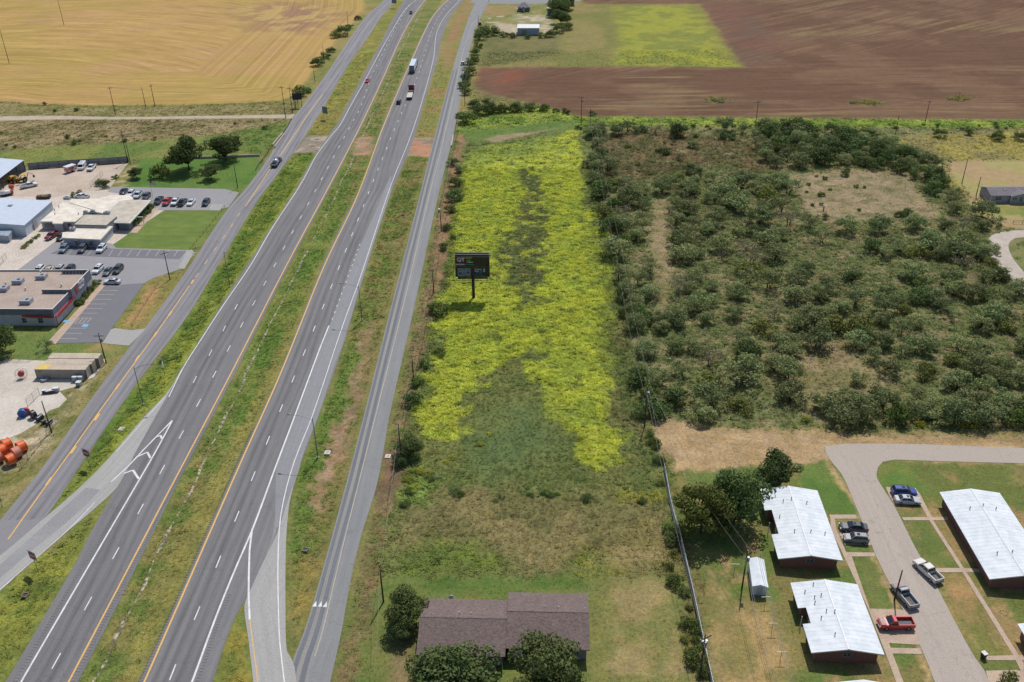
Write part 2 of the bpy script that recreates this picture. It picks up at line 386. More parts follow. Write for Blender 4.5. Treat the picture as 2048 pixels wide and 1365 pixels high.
def dashes(parent, px, start, step, L, wd, m, name='lane_dash', upto=1e9):
    q = resample(GA(px), 600); s = np.r_[0, np.cumsum(np.linalg.norm(np.diff(q, axis=0), axis=1))]; u = start
    while u + L < min(s[-1], upto):
        c = np.array([np.interp(u+L/2, s, q[:,i]) for i in (0,1)]); e = np.array([np.interp(u+L, s, q[:,i]) - np.interp(u, s, q[:,i]) for i in (0,1)])
        dash(parent, c, e, L, wd, m, name); u += step
YL = [(92,1450),(137,1365),(365.5,930),(455.7,759.5),(573.6,530),(650,388),(711.3,271),(756,178.5),(810,60.5),(850,0),(868,-20)]
YR = [(249,1450),(288.4,1365),(479.6,930),(560,750.5),(650,529),(711.4,400),(768.7,248.6),(829,108.3),(861,41.4),(879,17),(896,0),(915,-20)]
pline('edge_line', YL, .28, MA_YEL, hwl); pline('edge_line', YR, .28, MA_YEL, hwr)
DL = [(93,1358),(119.5,1310.2),(183.2,1195.1),(238.4,1095),(287.8,1006.8),(330.5,928.7),(402.8,796.4),(488.8,641.2),(533.5,560.3),(586,463),(622,398),(657,333),(690,272),(721,215),(739,162.5),(757,125),(773,92),(790,58),(812,20),(828,-5)]
DR = [(335,1372),(352.8,1326.7),(401.5,1209.5),(443.6,1107.2),(480.2,1017.6),(512.4,938.6),(567.9,803.4),(632.9,646.9),(681.1,527.8),(719,432.5),(759.1,331.4),(798,238),(833,160),(853,94),(866,55),(888,18),(905,0),(915,-12)]
def start_of(px, p):   # arc length at a known dash end
    q = resample(GA(px), 600); s = np.r_[0, np.cumsum(np.linalg.norm(np.diff(q, axis=0), axis=1))]; g = G(*p)
    return s[np.argmin((q[:,0]-g[0])**2 + (q[:,1]-g[1])**2)]
sL = start_of(DL, (119.5,1310.2)); dashes(hwl, DL, sL-3.05, 12.192, 3.05, .2, MA_WHITE)
sR = start_of(DR, (352.8,1326.7)); dashes(hwr, DR, sR-3.05, 12.192, 3.05, .2, MA_WHITE)
for a, b in (((450.9,652.5),(446,663)),((424.2,700),(418,712)),((393.5,752.5),(386,767)),((474.5,610),(470,619))):
    g0, g1 = G(*a), G(*b); d = g0-g1; dash(hwl, (g0+g1)/2, d, 3.05, .2, MA_WHITE)
pline('edge_line', [(-3,1450),(42,1365),(296.4,930),(323.4,882),(344.5,842)], .3, MA_WHITE, hwl)
pline('gore_line', [(344.5,841.8),(312,874.8),(273.5,914.6),(258.6,931),(245,945.5),(222,965)], .3, MA_WHITE, hwl, ZM+.012)
for q in ([(312,874.8),(320.9,871.5),(324.5,879)], [(274,914.6),(294.7,905),(301,917)], [(248,947.6),(266,941),(277.5,958.5)]):
    pline('chevron_line', [q[0],((q[0][0]+q[1][0])/2,(q[0][1]+q[1][1])/2),q[1]], .35, MA_WHITE, hwl, ZM+.004, 3); pline('chevron_line', [q[1],((q[1][0]+q[2][0])/2,(q[1][1]+q[2][1])/2),q[2]], .45, MA_WHITE, hwl, ZM+.008, 3)
pline('edge_line', [(337.8,794.5),(366.5,736),(400,683),(446,612),(501.9,530),(541.7,461),(596,378),(615,345),(633,310.7),(660,275),(679.4,251.7),(700,214),(724,172),(768.7,89),(794,44.6),(812,18),(832,0),(850,-25)], .22, MA_WHITE, hwl)
pline('edge_line', [(-40,1215),(0,1180),(60,1127),(135,1062),(190,1005)], .15, MA_WHITE, ramp_l)
pline('edge_line', [(232,905),(270,862),(300,828),(330,795)], .12, MA_WHITE, ramp_l)
pline('edge_line', [(350,1450),(384,1365),(431,1237),(470,1140),(505.5,1058),(552.9,930),(588.7,835),(640,697),(658,651.7)], .32, MA_WHITE, hwr)
pline('gore_line', [(504.5,1058),(501,1075),(498.5,1120),(497.3,1204),(499.5,1240)], .32, MA_WHITE, ramp_r, ZM+.004)
pline('edge_line', [(520,1450),(516,1365),(506,1290),(500,1241)], .14, MA_YEL, ramp_r)
pline('edge_line', [(575,1450),(568.8,1365),(560,1290),(557.7,1248.7),(556,1121),(562.5,1025.6),(586.4,930),(623.7,835),(684.3,655),(719.3,559),(765,420),(786,360),(819.6,277),(848,190),(867.5,114.7),(872.2,70),(882,46),(896,25.5),(920,0),(942,-25)], .18, MA_WHITE, hwr)
dashes(hwr, [(664,640),(690,570),(714.6,503.6),(722,484)], 0, 3.66, .95, .2, MA_WHITE, 'merge_dash')
CL = [(16,1079.8),(97,965),(124.3,928),(200,822),(270.9,724.4),(330,642),(379.2,571.4)]
pline('centre_line', CL, .26, MA_YEL, frl, .04)
for a in ((385,564),(340,628),(311,669),(275,717),(235,774),(194,835),(147,900),(98,963)): 
    g = G(*a); g2 = G(a[0]-6, a[1]+9); dash(frl, g, g-g2, 2.6, .5, MA_YEL, 'centre_mark', .044)
dashes(frl, [(384,563.5),(393.5,552),(418,516.4),(440.7,484.6),(461.4,455),(479.6,427),(485,419)], 2.5, 9.2, 3.0, .2, MA_YEL, 'centre_dash')
pline('centre_line', [(490.8,413.5),(541.7,337),(585,276),(623,219),(645,190)], .26, MA_YEL, frl, .04)
pline('centre_line', [(630,1313),(644.5,1265),(687.5,1085),(751.2,832),(805.4,616.7),(856,401),(886,283),(912,170),(925,110),(945,45)], .14, mat('faded_yellow_paint', C(200,182,150), C(180,168,146), scale=.4, rough=.7), frr, ZM)
for a in ((630,1209),(641,1209),(651,1210)):
    c = G(*a); mb = MB().add([(c.x-.35, c.y-.55, ZM), (c.x+.35, c.y-.55, ZM), (c.x+.1, c.y+.75, ZM)], [(0,1,2)]); mb.build('yield_triangle', MA_WHITE, frr)
# rumble strips: shallow grooves beside the yellow lines and on the left shoulder
def rumble(parent, px, off0, off1, y_lo, y_hi, step=.6):
    q = resample(GA(px), 900); s = np.r_[0, np.cumsum(np.linalg.norm(np.diff(q, axis=0), axis=1))]; mb = MB(); u = 0
    t = np.gradient(q, axis=0); t /= np.linalg.norm(t, axis=1)[:,None]
    while u < s[-1]:
        c = np.array([np.interp(u, s, q[:,i]) for i in (0,1)]); d = np.array([np.interp(u, s, t[:,i]) for i in (0,1)]); nn = np.array([d[1], -d[0]])
        if y_lo < c[1] < y_hi:
            a, b = c+nn*off0, c+nn*off1; e = d*.09
            mb.add([(*(a-e), ZM-.004), (*(b-e), ZM-.004), (*(b+e), ZM-.004), (*(a+e), ZM-.004)], [(0,1,2,3)])
        u += step
    return mb.build('rumble_strip', MA_RUM, parent, kind='stuff')
rumble(hwl, YL, .3, .95, 85, 165); rumble(hwr, YR, -.95, -.3, 85, 165)
rumble(hwl, [(-3,1450),(42,1365),(296.4,930)], -1.3, -.65, 85, 141); rumble(hwr, [(350,1450),(384,1365),(431,1237),(450,1190)], .5, 1.1, 85, 116)

# side streets, tracks, crossings ------------------------------------------------
st, A, B = road('street', [(1905,1450),(1869.6,1365),(1854.5,1325),(1828,1265),(1790.4,1189.5),(1752.7,1114),(1737.6,1076),(1711,1012),(1684.8,951.8),(1664,925.4),(1652,905)],
     [(2020,1450),(1979,1365),(1967.7,1340),(1948.8,1314),(1911,1246),(1865.8,1159),(1828,1091),(1790.4,1016),(1768,980),(1753.5,955),(1752.7,935)], Z0, MA_RES, n=90, kind='structure', label='pale residential street between the white-roofed rows')
flat('street_corner', [(1652,906),(1650,893),(1690,888),(1745,887.7),(1850,889),(2048,897),(2300,908),(2300,940),(2048,927.3),(1903.5,923.6),(1790.4,919.8),(1766,924),(1756,935),(1753,948),(1753.5,956),(1720,940)], Z0-.006, MA_RES, kind='structure', label='street running right along the brushland edge')
MA_TRACK = mat('sandy_track', C(190,172,150), C(172,158,138), scale=.2, rough=.95, bmp=.4)
road('dirt_track', [(-150,238),(0,233.5),(60,232),(130,232.5),(250,234.5),(400,232.5),(560,230),(590,229)], [(-150,248),(0,242),(60,240.5),(130,239.5),(250,239.5),(400,238),(560,237),(584,238)], .012, MA_TRACK, n=60, kind='structure', label='sandy track running left from the frontage road')
road('driveway', [(2300,440),(2048,461),(2020,462),(1990,468),(1976,480),(1974,500),(1985,520),(2010,545),(2048,590),(2080,640)], [(2300,450),(2048,475),(2030,477),(2018,487),(2018,500),(2028,520),(2048,545),(2075,580),(2100,620),(2120,660)], .014, mat('gravel_drive', C(196,184,172), C(178,166,152), scale=.3, rough=.95, bmp=.4), n=60, kind='structure', label='curving pale gravel driveway at the right edge')

# business lots ---------------------------------------------------------------------
MA_YARD = mat('yard_caliche', C(200,184,168), C(185,165,145), scale=.12, rough=.95, bmp=.1, grain=.28)
flat('gravel_yard', [(-150,420),(-150,330),(40,338),(54.7,341),(256,327.5),(240,348),(222,374),(180,384),(110,400),(60,400),(-20,392)], .006, MA_YARD, kind='structure', label='tan gravel yard behind the metal buildings')
flat('gravel_yard', [(-150,420),(-20,392),(110,395),(178,383),(262,376),(320,380),(330,420),(300,440),(210,500),(115,480),(47.8,538),(0,560),(-150,600)], .010, mat('concrete_yard', C(212,200,186), C(195,182,168), scale=.15, rough=.95, bmp=.1), kind='structure', label='pale concrete yard between the metal warehouse and the office')
flat('car_park', [(222,374),(449,378.5),(478,385.5),(457,415),(430,421),(318,421),(296,425),(262,392),(215,384)], .016, MA_LOTL, kind='structure', label='car park behind the flat-roofed office')
flat('concrete_pad', [(418,421),(424,409.5),(447,409.5),(440,421.5)], .020, MA_CONC, None, mask=False, kind='structure', label='square concrete pad by the office lawn corner')
flat('car_park', [(115,480),(130,472),(225,488),(232,496.5),(376,500.5),(381,503),(366,535),(357,540),(306,557),(289,566.7),(209,572),(180,560),(100,530),(45,548),(30,545)], .018, MA_LOTL, kind='structure', label='car park strip between the office and the grey store')
flat('concrete_apron', [(376,500.5),(392,499),(368,540),(357,535)], .022, MA_CONC, mask=False, kind='structure', label='concrete apron of the upper car park at the frontage road')
lot, = [flat('car_park', [(209,572),(289,566.7),(222,659.7),(203,685.2),(112,687)], .024, MA_LOT, kind='structure', label='dark asphalt car park with stalls beside the store')]
flat('asphalt_patch', [(150,485),(225,498),(375,503),(358,519),(195,514),(100,508)], .022, MA_LOT, mask=False, parent=None, kind='structure', label='darker parking row below the office')
flat('driveway', [(222,659.7),(229,657),(264,661),(290,657.5),(289,661),(258,692),(204.5,687)], .028, MA_CONC, kind='structure', label='concrete entrance drive of the store car park')
flat('walkway', [(206,563),(219,563),(209.5,572),(111,688.5),(92,688.5)], .032, MA_WALK, kind='structure', label='tan concrete walkway along the store front')
flat('storage_yard', [(-150,728),(0,725.7),(14,718.7),(90,722),(120,712),(213,719),(187.5,755),(166,762),(150,774),(119,783),(134,799),(118,815),(98,822),(72,849),(40,868),(20,876),(0,880),(-150,890)], .012, mat('white_caliche', C(212,203,190), C(190,180,165), scale=.1, rough=.95, bmp=.1, grain=.22), kind='structure', label='white caliche storage yard with reels and containers')
# stall lines
def seg(a, b, wd, m, parent, z, name='stall_line'):
    a, b = G(*a), G(*b); d = b-a; return dash(parent, (a+b)/2, d, d.length, wd, m, name, z)
MA_STALL = mat('pale_stall_paint', C(218,205,185), C(190,180,168), rough=.7)
for i, (y, ln) in enumerate(((592,32),(648,34),(703,34),(762,36),(822,34),(881,35),(940,35),(1002,32),(1068,28),(1132,36),(1197,38),(1265,37))):
    yy = 480+y/6.4; xx = 209-(y-590)/675*93
    seg((xx+1, yy), (xx+1+ln, yy+.2), .12, MA_STALL, lot, .030)
for i in range(4): seg((150+i*8, 645.5), (158+i*8, 637.5), .14, MA_STALL, lot, .032)
flat('accessible_bay', [(163,654),(167,649),(178,649),(174,655)], .034, MA_BLUEP, lot, mask=False)
flat('accessible_bay', [(125,645),(128,641),(142,641),(139,646)], .038, MA_BLUEP, lot, mask=False)
st2 = empty('stall_markings', (0,0,0), kind='structure', label='row of slanted stall lines below the office')
for i in range(10):
    x = 215+i*18.7; seg((x+11, 500.5), (x+2, 513), .12, MA_STALL, st2, .030)
for x in (140,180): seg((x+3, 502), (x-6, 511.5), .12, MA_STALL, st2, .030)
st3 = empty('stall_markings', (0,0,0), kind='structure', label='stall lines behind the office lawn')
for x in (322,342,357,374,390,402,424): seg((x+4, 407), (x-4, 416.5), .12, MA_STALL, st3, .026)

# walks and pads in the housing ------------------------------------------------------
def c7(x, y): return (1300+x/2.651, 850+y/2.651)
wk = lambda pts, z, lab: flat('walkway', [c7(*p) for p in pts], z, MA_WALK, kind='structure', label=lab)
wk([(955,478),(975,478),(990,560),(1040,675),(1070,700),(1165,975),(1195,1000),(1265,1150),(1290,1225),(1365,1420),(1325,1420),(1250,1215),(1150,960),(1010,660),(960,560)], .030, 'walk along the left row of white-roofed houses')
wk([(950,477),(1092,477),(1098,499),(958,499)], .034, 'short cross walk at the top left house')
wk([(1000,540),(1140,560),(1160,600),(1175,640),(1040,635),(1005,590)], .038, 'parking pad of the upper left house')
wk([(1035,676),(1190,678),(1195,699),(1045,699)], .034, 'short cross walk below the parked grey car')
wk([(1160,975),(1330,980),(1370,1000),(1420,1100),(1432,1168),(1350,1163),(1262,1158),(1190,1010)], .038, 'parking pad with the red pickup')
wk([(1255,1182),(1430,1186),(1445,1216),(1270,1213)], .034, 'short cross walk below the red pickup')
wk([(1408,338),(1430,365),(1495,490),(1500,505),(1680,785),(1955,1222),(1983,1270),(1983,1340),(1930,1230),(1655,780),(1480,505),(1410,380)], .030, 'walk along the right row of white-roofed houses')
wk([(1335,490),(1480,490),(1580,490),(1580,507),(1345,507)], .034, 'upper cross walk on the right side of the street')
wk([(1250,330),(1408,338),(1440,425),(1300,428),(1270,380)], .038, 'parking pad with the blue and silver cars')
wk([(1500,760),(1650,760),(1760,765),(1760,783),(1510,783)], .034, 'middle cross walk on the right side of the street')
wk([(1775,1226),(1955,1222),(1983,1224),(1983,1250),(1790,1248)], .034, 'lower cross walk by the white bin')
wk([(1780,1305),(1940,1300),(1983,1310),(2010,1420),(1810,1420)], .038, 'parking pad in the lower right corner')
# ================================================================== GROUND
def col3(r, g, b): return np.array(C(r, g, b)[:3])
# zone: outline (pixels), colour A, colour B, patch size m, edge softness m, grain, weed height m, weed density /m2
ZN = []
def zone(px, a, b, ps=6, soft=1.0, grain=.8, wh=0.0, wd=0.0, lo=.42, hi=.58, warp=1.0, c=None, holes=None, kind=None, ck=.62):
    ZN.append(dict(poly=GA(px), a=col3(*a), b=col3(*b), ps=ps, soft=soft, grain=grain, wh=wh, wd=wd, lo=lo, hi=hi, warp=warp, c=None if c is None else col3(*c), kind=kind, ck=ck))
BIG = [(-900,-75),(2900,-75),(2900,1500),(-900,1500)]
zone(BIG, (112,122,62), (134,130,78), 7, 1, .9, .28, 2.2)
# far ground at the top
zone([(560,-75),(1500,-75),(1500,60),(960,140),(930,230),(600,250)], (128,132,66), (150,140,84), 14, 3, .7, .2, .3)
zone([(-900,-75),(738,-75),(728,-5),(728,18),(715,36),(690,60),(640,125),(612,165),(598,188),(560,203),(400,209),(200,212),(60,208),(0,200),(-900,190)], (184,152,86), (176,150,76), 60, 1.5, .35, 0, 0, kind='gold', c=(182,146,96), ck=.58)
zone([(470,20),(560,5),(650,8),(690,30),(640,62),(560,75),(500,60)], (160,125,95), (186,158,96), 12, 25, .3, kind='soil')
zone([(-900,196),(0,205),(60,213),(200,217),(400,213),(560,207),(600,192),(585,228),(560,233),(0,236),(-900,250)], (132,128,78), (150,142,96), 9, 1.5, 1.0, .35, 1.2)
zone([(-900,250),(0,242),(200,240),(560,240),(560,262),(500,262),(420,272),(290,284),(120,294),(0,306),(-900,345)], (158,144,108), (128,122,80), 7, 3, 1.1, .45, 1.6, c=(165,150,120))
zone([(-900,360),(0,303),(120,292),(290,282),(420,270),(500,262),(560,248),(580,245),(555,280),(522,312),(400,313),(256,320),(60,330),(-100,340)], (104,126,58), (128,136,66), 9, 2, .6, .15, 1.5)
zone([(480,262),(560,245),(582,243),(540,300),(515,310),(470,300)], (92,122,50), (112,130,58), 5, 4, .9, .3, 2)
# ranch corner at the upper middle
zone([(975,8),(1110,8),(1110,75),(960,80)], (118,132,66), (145,138,86), 8, 3, .8, .3, .6, c=(190,176,158))
zone([(960,78),(1165,60),(1230,130),(960,136)], (108,112,66), (124,120,74), 14, 5, .8, .3, .6)
zone([(972,10),(1035,12),(1030,28),(985,30),(968,24)], (168,132,98), (150,134,84), 12, 4, .5)
zone([(992,45),(1036,50),(1036,68),(1015,68),(1000,60)], (196,182,166), (180,168,148), 6, 4, .6)
zone([(1030,33),(1080,31),(1100,38),(1105,62),(1084,66),(1080,45),(1030,42)], (190,180,160), (150,146,112), 4, 4, .9)
zone([(1110,-10),(1405,8),(1489,136),(960,136),(1120,110)], (124,126,64), (142,132,78), 22, 4, .7, .2, .3)
zone([(1225,14),(1400,10),(1490,135),(1222,131),(1240,80)], (152,156,40), (130,138,52), 10, 5, .8, .3, .4, lo=.4, hi=.62)
# brown ploughed field
zone([(958,137),(1222,133),(1490,136),(1400,8),(1165,8),(1160,-75),(2900,-75),(2900,270),(2048,240),(1700,237),(1150,232),(1094,214),(1000,192),(952,178)], (110,82,64), (122,94,74), 30, 2, .5, 0, 0, kind='plough', c=(134,116,82), ck=.66)
zone([(962,140),(1060,136),(1040,160),(985,195),(955,170)], (138,84,66), (120,90,74), 12, 8, .4, kind='soil')
zone([(1395,0),(1500,10),(1560,90),(1500,134),(1470,110),(1440,50)], (122,86,72), (112,88,76), 16, 14, .4, kind='soil')
for x0, x1, y in ((1405,1458,201),(1698,1770,206),(1893,1943,197)):
    zone([(x0,y-2),((x0+x1)/2,y-7),(x1,y-2),(x1-8,y+5),((x0+x1)/2,y+6),(x0+6,y+4)], (132,122,70), (112,110,66), 5, 1.5, 1, .6, 2)
# green weed strip under it and the scrubby band
zone([(1000,222),(1094,216),(1150,234),(1700,239),(2048,242),(2900,272),(2900,295),(2048,258),(1700,256),(1500,254),(1180,256),(1100,262),(960,262),(915,270),(925,230)], (112,138,50), (150,164,60), 6, 2, .8, .5, 1.5)
zone([(1170,252),(2048,258),(2900,300),(2900,900),(2048,862),(1340,850),(1290,850),(1235,560),(1180,380)], (146,138,100), (128,128,84), 5, 2, .9, .35, 2.6, c=(112,122,72), ck=.42)
zone([(1180,268),(1330,262),(1500,275),(1560,335),(1500,345),(1420,330),(1300,360),(1200,370)], (96,96,58), (118,104,72), 7, 4, .9, .4, 1.6, c=(140,122,96))
zone([(1780,275),(2048,262),(2900,300),(2900,380),(2048,372),(1960,372),(1930,400),(1880,350)], (158,148,72), (140,132,80), 10, 3, .7, .3, .8)
zone([(1870,322),(2048,322),(2900,360),(2900,470),(2048,458),(1985,455),(1950,418),(1925,372)], (165,156,98), (172,148,108), 12, 2, .5, .1, .8)
zone([(1960,412),(2048,412),(2300,420),(2300,440),(2048,433),(1970,425)], (122,138,62), (140,142,72), 5, 1.5, .5)
zone([(2024,500),(2048,488),(2300,470),(2300,600),(2048,540)], (120,132,70), (130,128,76), 5, 1.5, .6)
zone([(1575,352),(1700,340),(1812,345),(1850,400),(1880,432),(1800,440),(1650,448),(1612,420),(1590,380)], (160,142,116), (146,134,102), 4, 2, 1.0, .14, 1.2, kind='mown', c=(124,120,84), ck=.56)
zone([(1310,400),(1332,400),(1350,520),(1340,560),(1330,640),(1318,640),(1312,560),(1300,500)], (158,140,112), (132,124,84), 2.5, 2.5, 1.0, .15, 1)
zone([(1550,690),(1700,660),(1760,720),(1780,780),(1740,830),(1650,830),(1560,770)], (152,138,104), (130,124,82), 4, 7, 1.0, .3, 1.6)
# mown tan strip below the brush
zone([(1305,845),(1345,838),(1420,858),(1700,866),(2048,872),(2900,905),(2900,1000),(2048,932),(1900,922),(1660,920),(1600,925),(1340,950),(1318,900)], (184,156,120), (170,144,106), 5, 1.5, .9, .1, .6, kind='mown')
# weedy field between the frontage road and the power line
zone([(905,285),(960,262),(1180,255),(1200,380),(1238,560),(1290,840),(1330,935),(1345,1020),(1375,1120),(1380,1162),(760,1160),(775,1000),(830,830),(870,620),(890,420)], (106,120,62), (120,126,66), 6, 1.5, .8, .32, 3.2)
zone([(925,262),(1150,240),(1165,262),(1100,268),(1060,262),(1000,275),(935,285)], (92,122,50), (106,130,56), 6, 3, .5, .12, 1)
zone([(972,278),(1000,270),(1070,264),(1130,254),(1060,270),(1005,282),(980,284)], (160,142,112), (150,134,106), 4, 1, .6)
WEED = [(922,335),(950,305),(1000,292),(1060,285),(1150,264),(1172,300),(1168,345),(1165,400),(1208,470),(1222,560),(1232,640),(1224,700),(1215,765),(1222,810),(1242,880),(1243,935),(1205,940),(1165,915),(1130,880),(1108,850),(1095,795),(1062,735),(1080,700),(1010,720),(990,755),(940,778),(932,830),(950,862),(905,880),(855,880),(840,845),(848,770),(866,690),(872,640),(890,590),(905,540),(898,480),(905,400)]
zone(WEED, (172,180,36), (152,167,46), 4, .9, .9, .42, 4.2, lo=.38, hi=.72, warp=3.2, c=(118,132,56), ck=.61)
zone([(940,300),(1010,292),(1090,275),(1110,300),(1010,322),(935,335)], (142,158,52), (128,146,56), 5, 4, .9, .4, 3, warp=2)
zone([(1040,330),(1065,335),(1095,400),(1090,450),(1085,520),(1078,605),(1050,625),(1030,590),(1000,560),(996,500),(1020,450),(1060,400),(1035,360)], (102,114,60), (158,166,46), 3.2, 1.2, .9, .35, 3, warp=3.5, c=(124,112,78), lo=.54, hi=.63)
zone([(1170,470),(1220,470),(1240,700),(1232,760),(1200,720),(1212,600)], (138,152,48), (120,132,56), 4, 3, .9, .4, 3, warp=2)
zone([(1222,560),(1240,560),(1290,830),(1300,900),(1260,900),(1222,800),(1232,700)], (98,112,60), (120,120,72), 6, 2.5, 1, .4, 3)
zone([(900,280),(935,300),(925,380),(905,470),(905,540),(885,600),(870,640),(855,700),(845,790),(820,860),(795,960),(762,1150),(740,1150),(790,920),(830,760),(870,560),(890,420)], (108,128,56), (92,104,52), 5, 2.5, 1, .5, 3.2, warp=2)
zone([(1040,800),(1090,800),(1110,870),(1060,940),(950,960),(930,900),(960,820)], (96,116,66), (108,122,66), 9, 6, .6, .22, 3)
zone([(880,975),(1000,985),(1200,1000),(1310,1000),(1345,1060),(1350,1130),(1250,1140),(1000,1150),(880,1110),(790,1060),(800,990)], (140,130,84), (120,118,72), 5, 3.5, .8, .28, 3.4, warp=3)
zone([(1230,1040),(1330,1050),(1350,1150),(1220,1140),(1200,1090)], (154,140,92), (134,126,76), 4, 4, .8, .28, 3, warp=2)
zone([(820,1098),(860,1080),(930,1085),(1000,1120),(1010,1145),(800,1150)], (118,136,48), (104,122,50), 5, 3, .9, .35, 3, warp=2)
zone([(1155,1150),(1140,1120),(1175,1098),(1210,1120),(1220,1150)], (140,142,44), (118,128,48), 3, 2.5, .9, .35, 3, warp=2)
zone([(1240,985),(1330,985),(1330,1000),(1240,1003)], (148,148,52), (128,132,54), 3, 1.5, .9, .4, 3)
zone([(795,930),(850,930),(865,960),(840,1010),(790,1010)], (128,150,66), (104,124,54), 4, 2, 1, .5, 3, warp=2)
# grass behind and around the brown-roofed house
zone([(760,1158),(1390,1155),(1440,1450),(700,1450),(722,1280)], (104,124,56), (118,126,62), 7, 1.0, .7, .12, 2)
zone([(850,1160),(1190,1160),(1200,1178),(850,1180)], (78,112,40), (92,122,48), 6, 2.0, .5, .12, 2)
zone([(1180,1165),(1340,1165),(1370,1300),(1400,1450),(1180,1450)], (158,142,94), (128,130,70), 5, 3, .8, .12, 1.5, lo=.4, hi=.62)
zone([(790,1270),(845,1250),(850,1365),(900,1450),(780,1450)], (150,128,92), (122,112,72), 4, 3, .8, .1, 1)
# verges of the right frontage road
zone([(668,1450),(690,1300),(714,1168),(735,1080),(765,967),(792,830),(842,604),(884,404),(915,275),(930,285),(905,420),(880,590),(850,700),(820,830),(790,960),(770,1060),(740,1200),(715,1300),(700,1450)], (142,122,88), (122,114,72), 4, 1.2, 1.0, .25, 1.8, c=(104,120,58), ck=.58)
zone([(884,404),(912,290),(915,270),(930,270),(905,420),(886,540),(866,600),(868,520)], (158,126,96), (136,114,84), 4, 1, 1.0, .2, 1)
zone([(762,905),(795,900),(798,960),(770,1010),(752,1000)], (140,112,92), (122,100,80), 4, 1.5, 1.0)
# verge between highway and right frontage road
zone([(586,1290),(575,1213),(577,1089),(605,930),(640,835),(692,687),(730,560),(781,400),(812,312),(862,312),(832,435),(775,623),(722,830),(686,973),(638,1148),(603,1265),(588,1318)], (112,128,54), (134,128,72), 5, 1.0, 1.0, .28, 2.6, c=(96,118,48), ck=.6)
zone([(742,640),(752,700),(722,800),(700,850),(668,960),(650,1020),(624,1010),(640,960),(655,880),(690,800),(712,720),(728,650)], (172,138,118), (150,122,98), 3, 2, .9, warp=2)
zone([(730,700),(775,560),(800,470),(830,440),(795,560),(760,690),(745,760),(715,860),(690,960),(665,1030),(640,1148),(610,1250),(590,1280),(600,1200),(640,1090),(675,960),(712,830)], (142,130,80), (120,122,66), 3, 2, 1.0, .25, 2)
zone([(602,1130),(640,1148),(603,1262),(590,1310),(584,1290),(580,1180)], (156,138,66), (136,128,66), 4, 2.5, .8, .2, 2)
zone([(606,935),(640,840),(700,680),(720,700),(690,800),(650,880),(632,960),(615,1040),(580,1130),(578,1085)], (92,124,44), (112,134,52), 4, 2, .9, .3, 3)
zone([(829,272),(873,272),(900,170),(945,30),(950,-20),(925,-10),(900,60),(880,130),(850,190)], (132,136,66), (150,132,78), 10, 1.5, .8, .2, .6)
zone([(905,130),(898,100),(925,50),(950,10),(955,-20),(940,-20),(905,50),(885,110),(893,140)], (160,122,88), (150,132,84), 8, 3, .6)
# median
zone([(160,1450),(276,1365),(472,930),(555,750),(644,529),(708,400),(764,248),(826,108),(876,17),(895,-30),(855,-5),(814,62),(762,180),(718,272),(658,389),(582,531),(466,760),(378,930),(158,1365),(110,1450)], (108,126,56), (136,132,74), 5, .5, 1.0, .25, 2.6, c=(96,122,44), ck=.6)
zone([(470,760),(585,531),(660,389),(705,310),(690,400),(640,529),(590,640),(530,760),(480,860),(420,940)], (98,128,46), (122,136,58), 4, 2, .9, .25, 2.4)
zone([(228,1450),(272,1365),(470,930),(553,750),(640,540),(628,545),(535,750),(440,930),(230,1365)], (150,144,72), (132,130,66), 4, 1.5, .9, .22, 2.2)
# grass between left frontage road and the highway
zone([(140,963),(190,888),(283,755),(373,637),(437,532),(510,412),(548,362),(588,308),(629,308),(611,344),(592,379),(538,462),(497,527),(441,614),(396,685),(362,738),(332,788),(286,838),(204,933),(150,985),(92,1034)], (98,126,42), (122,138,50), 5, .5, .9, .32, 3.2, c=(84,108,44), ck=.62)
zone([(204,931),(286,836),(332,786),(362,736),(396,683),(441,612),(497,525),(538,461),(592,378),(605,352),(585,372),(520,470),(470,545),(415,625),(360,700),(300,790),(200,915),(150,975),(110,1015)], (150,158,44), (132,144,50), 4, 1.6, .9, .3, 3.2, warp=2)
zone([(600,260),(640,228),(680,160),(737,74),(790,5),(815,-20),(808,12),(758,92),(712,175),(674,246),(652,272),(612,272)], (142,134,64), (124,132,56), 6, 1.5, .9, .25, 1.2, c=(160,160,54))
zone([(60,1140),(131,1070),(229,984),(190,1050),(146,1136),(88,1235),(10,1367),(-60,1450),(-200,1450),(-90,1240),(0,1185)], (142,148,54), (122,132,54), 5, 1.2, .9, .28, 3, c=(106,124,46), ck=.62)
zone([(430,1450),(428,1365),(455,1280),(474,1234),(489,1213),(497,1282),(505,1365),(513,1450)], (150,142,56), (126,134,56), 4, .8, .8, .22, 3)
# left side of the left frontage road
zone([(-200,1060),(0,1035),(60,965),(175,805),(258,693),(213,700),(213,722),(187,757),(158,790),(124,838),(104,868),(84,893),(49,942),(0,948),(-200,950)], (122,124,64), (150,140,90), 4, 1, .9, .15, 2)
zone([(120,846),(142,815),(200,745),(213,722),(190,752),(150,785),(128,812),(98,850)], (196,182,158), (140,134,92), 2.5, 1.2, 1.0)
zone([(-60,940),(0,880),(60,850),(110,850),(95,880),(60,920),(20,944)], (198,184,160), (150,142,104), 2.5, 3, 1.0, .15, .8)
zone([(0,660),(110,660),(120,690),(258,692),(250,705),(213,718),(120,713),(90,720),(14,717),(-60,724)], (106,130,58), (120,134,64), 6, .8, .5, .1, 2)
zone([(186,690),(245,690),(235,702),(180,700)], (168,142,92), (140,132,74), 4, 3, .5)
zone([(236,657),(232,651),(300,560),(310,556),(345,548),(362,538),(366,545),(362,552),(295,652),(268,659)], (128,130,62), (144,134,74), 5, .4, .7, .15, 2)
zone([(255,640),(305,575),(330,560),(318,580),(275,640),(258,650)], (186,140,92), (158,132,84), 4, 1.5, .6)
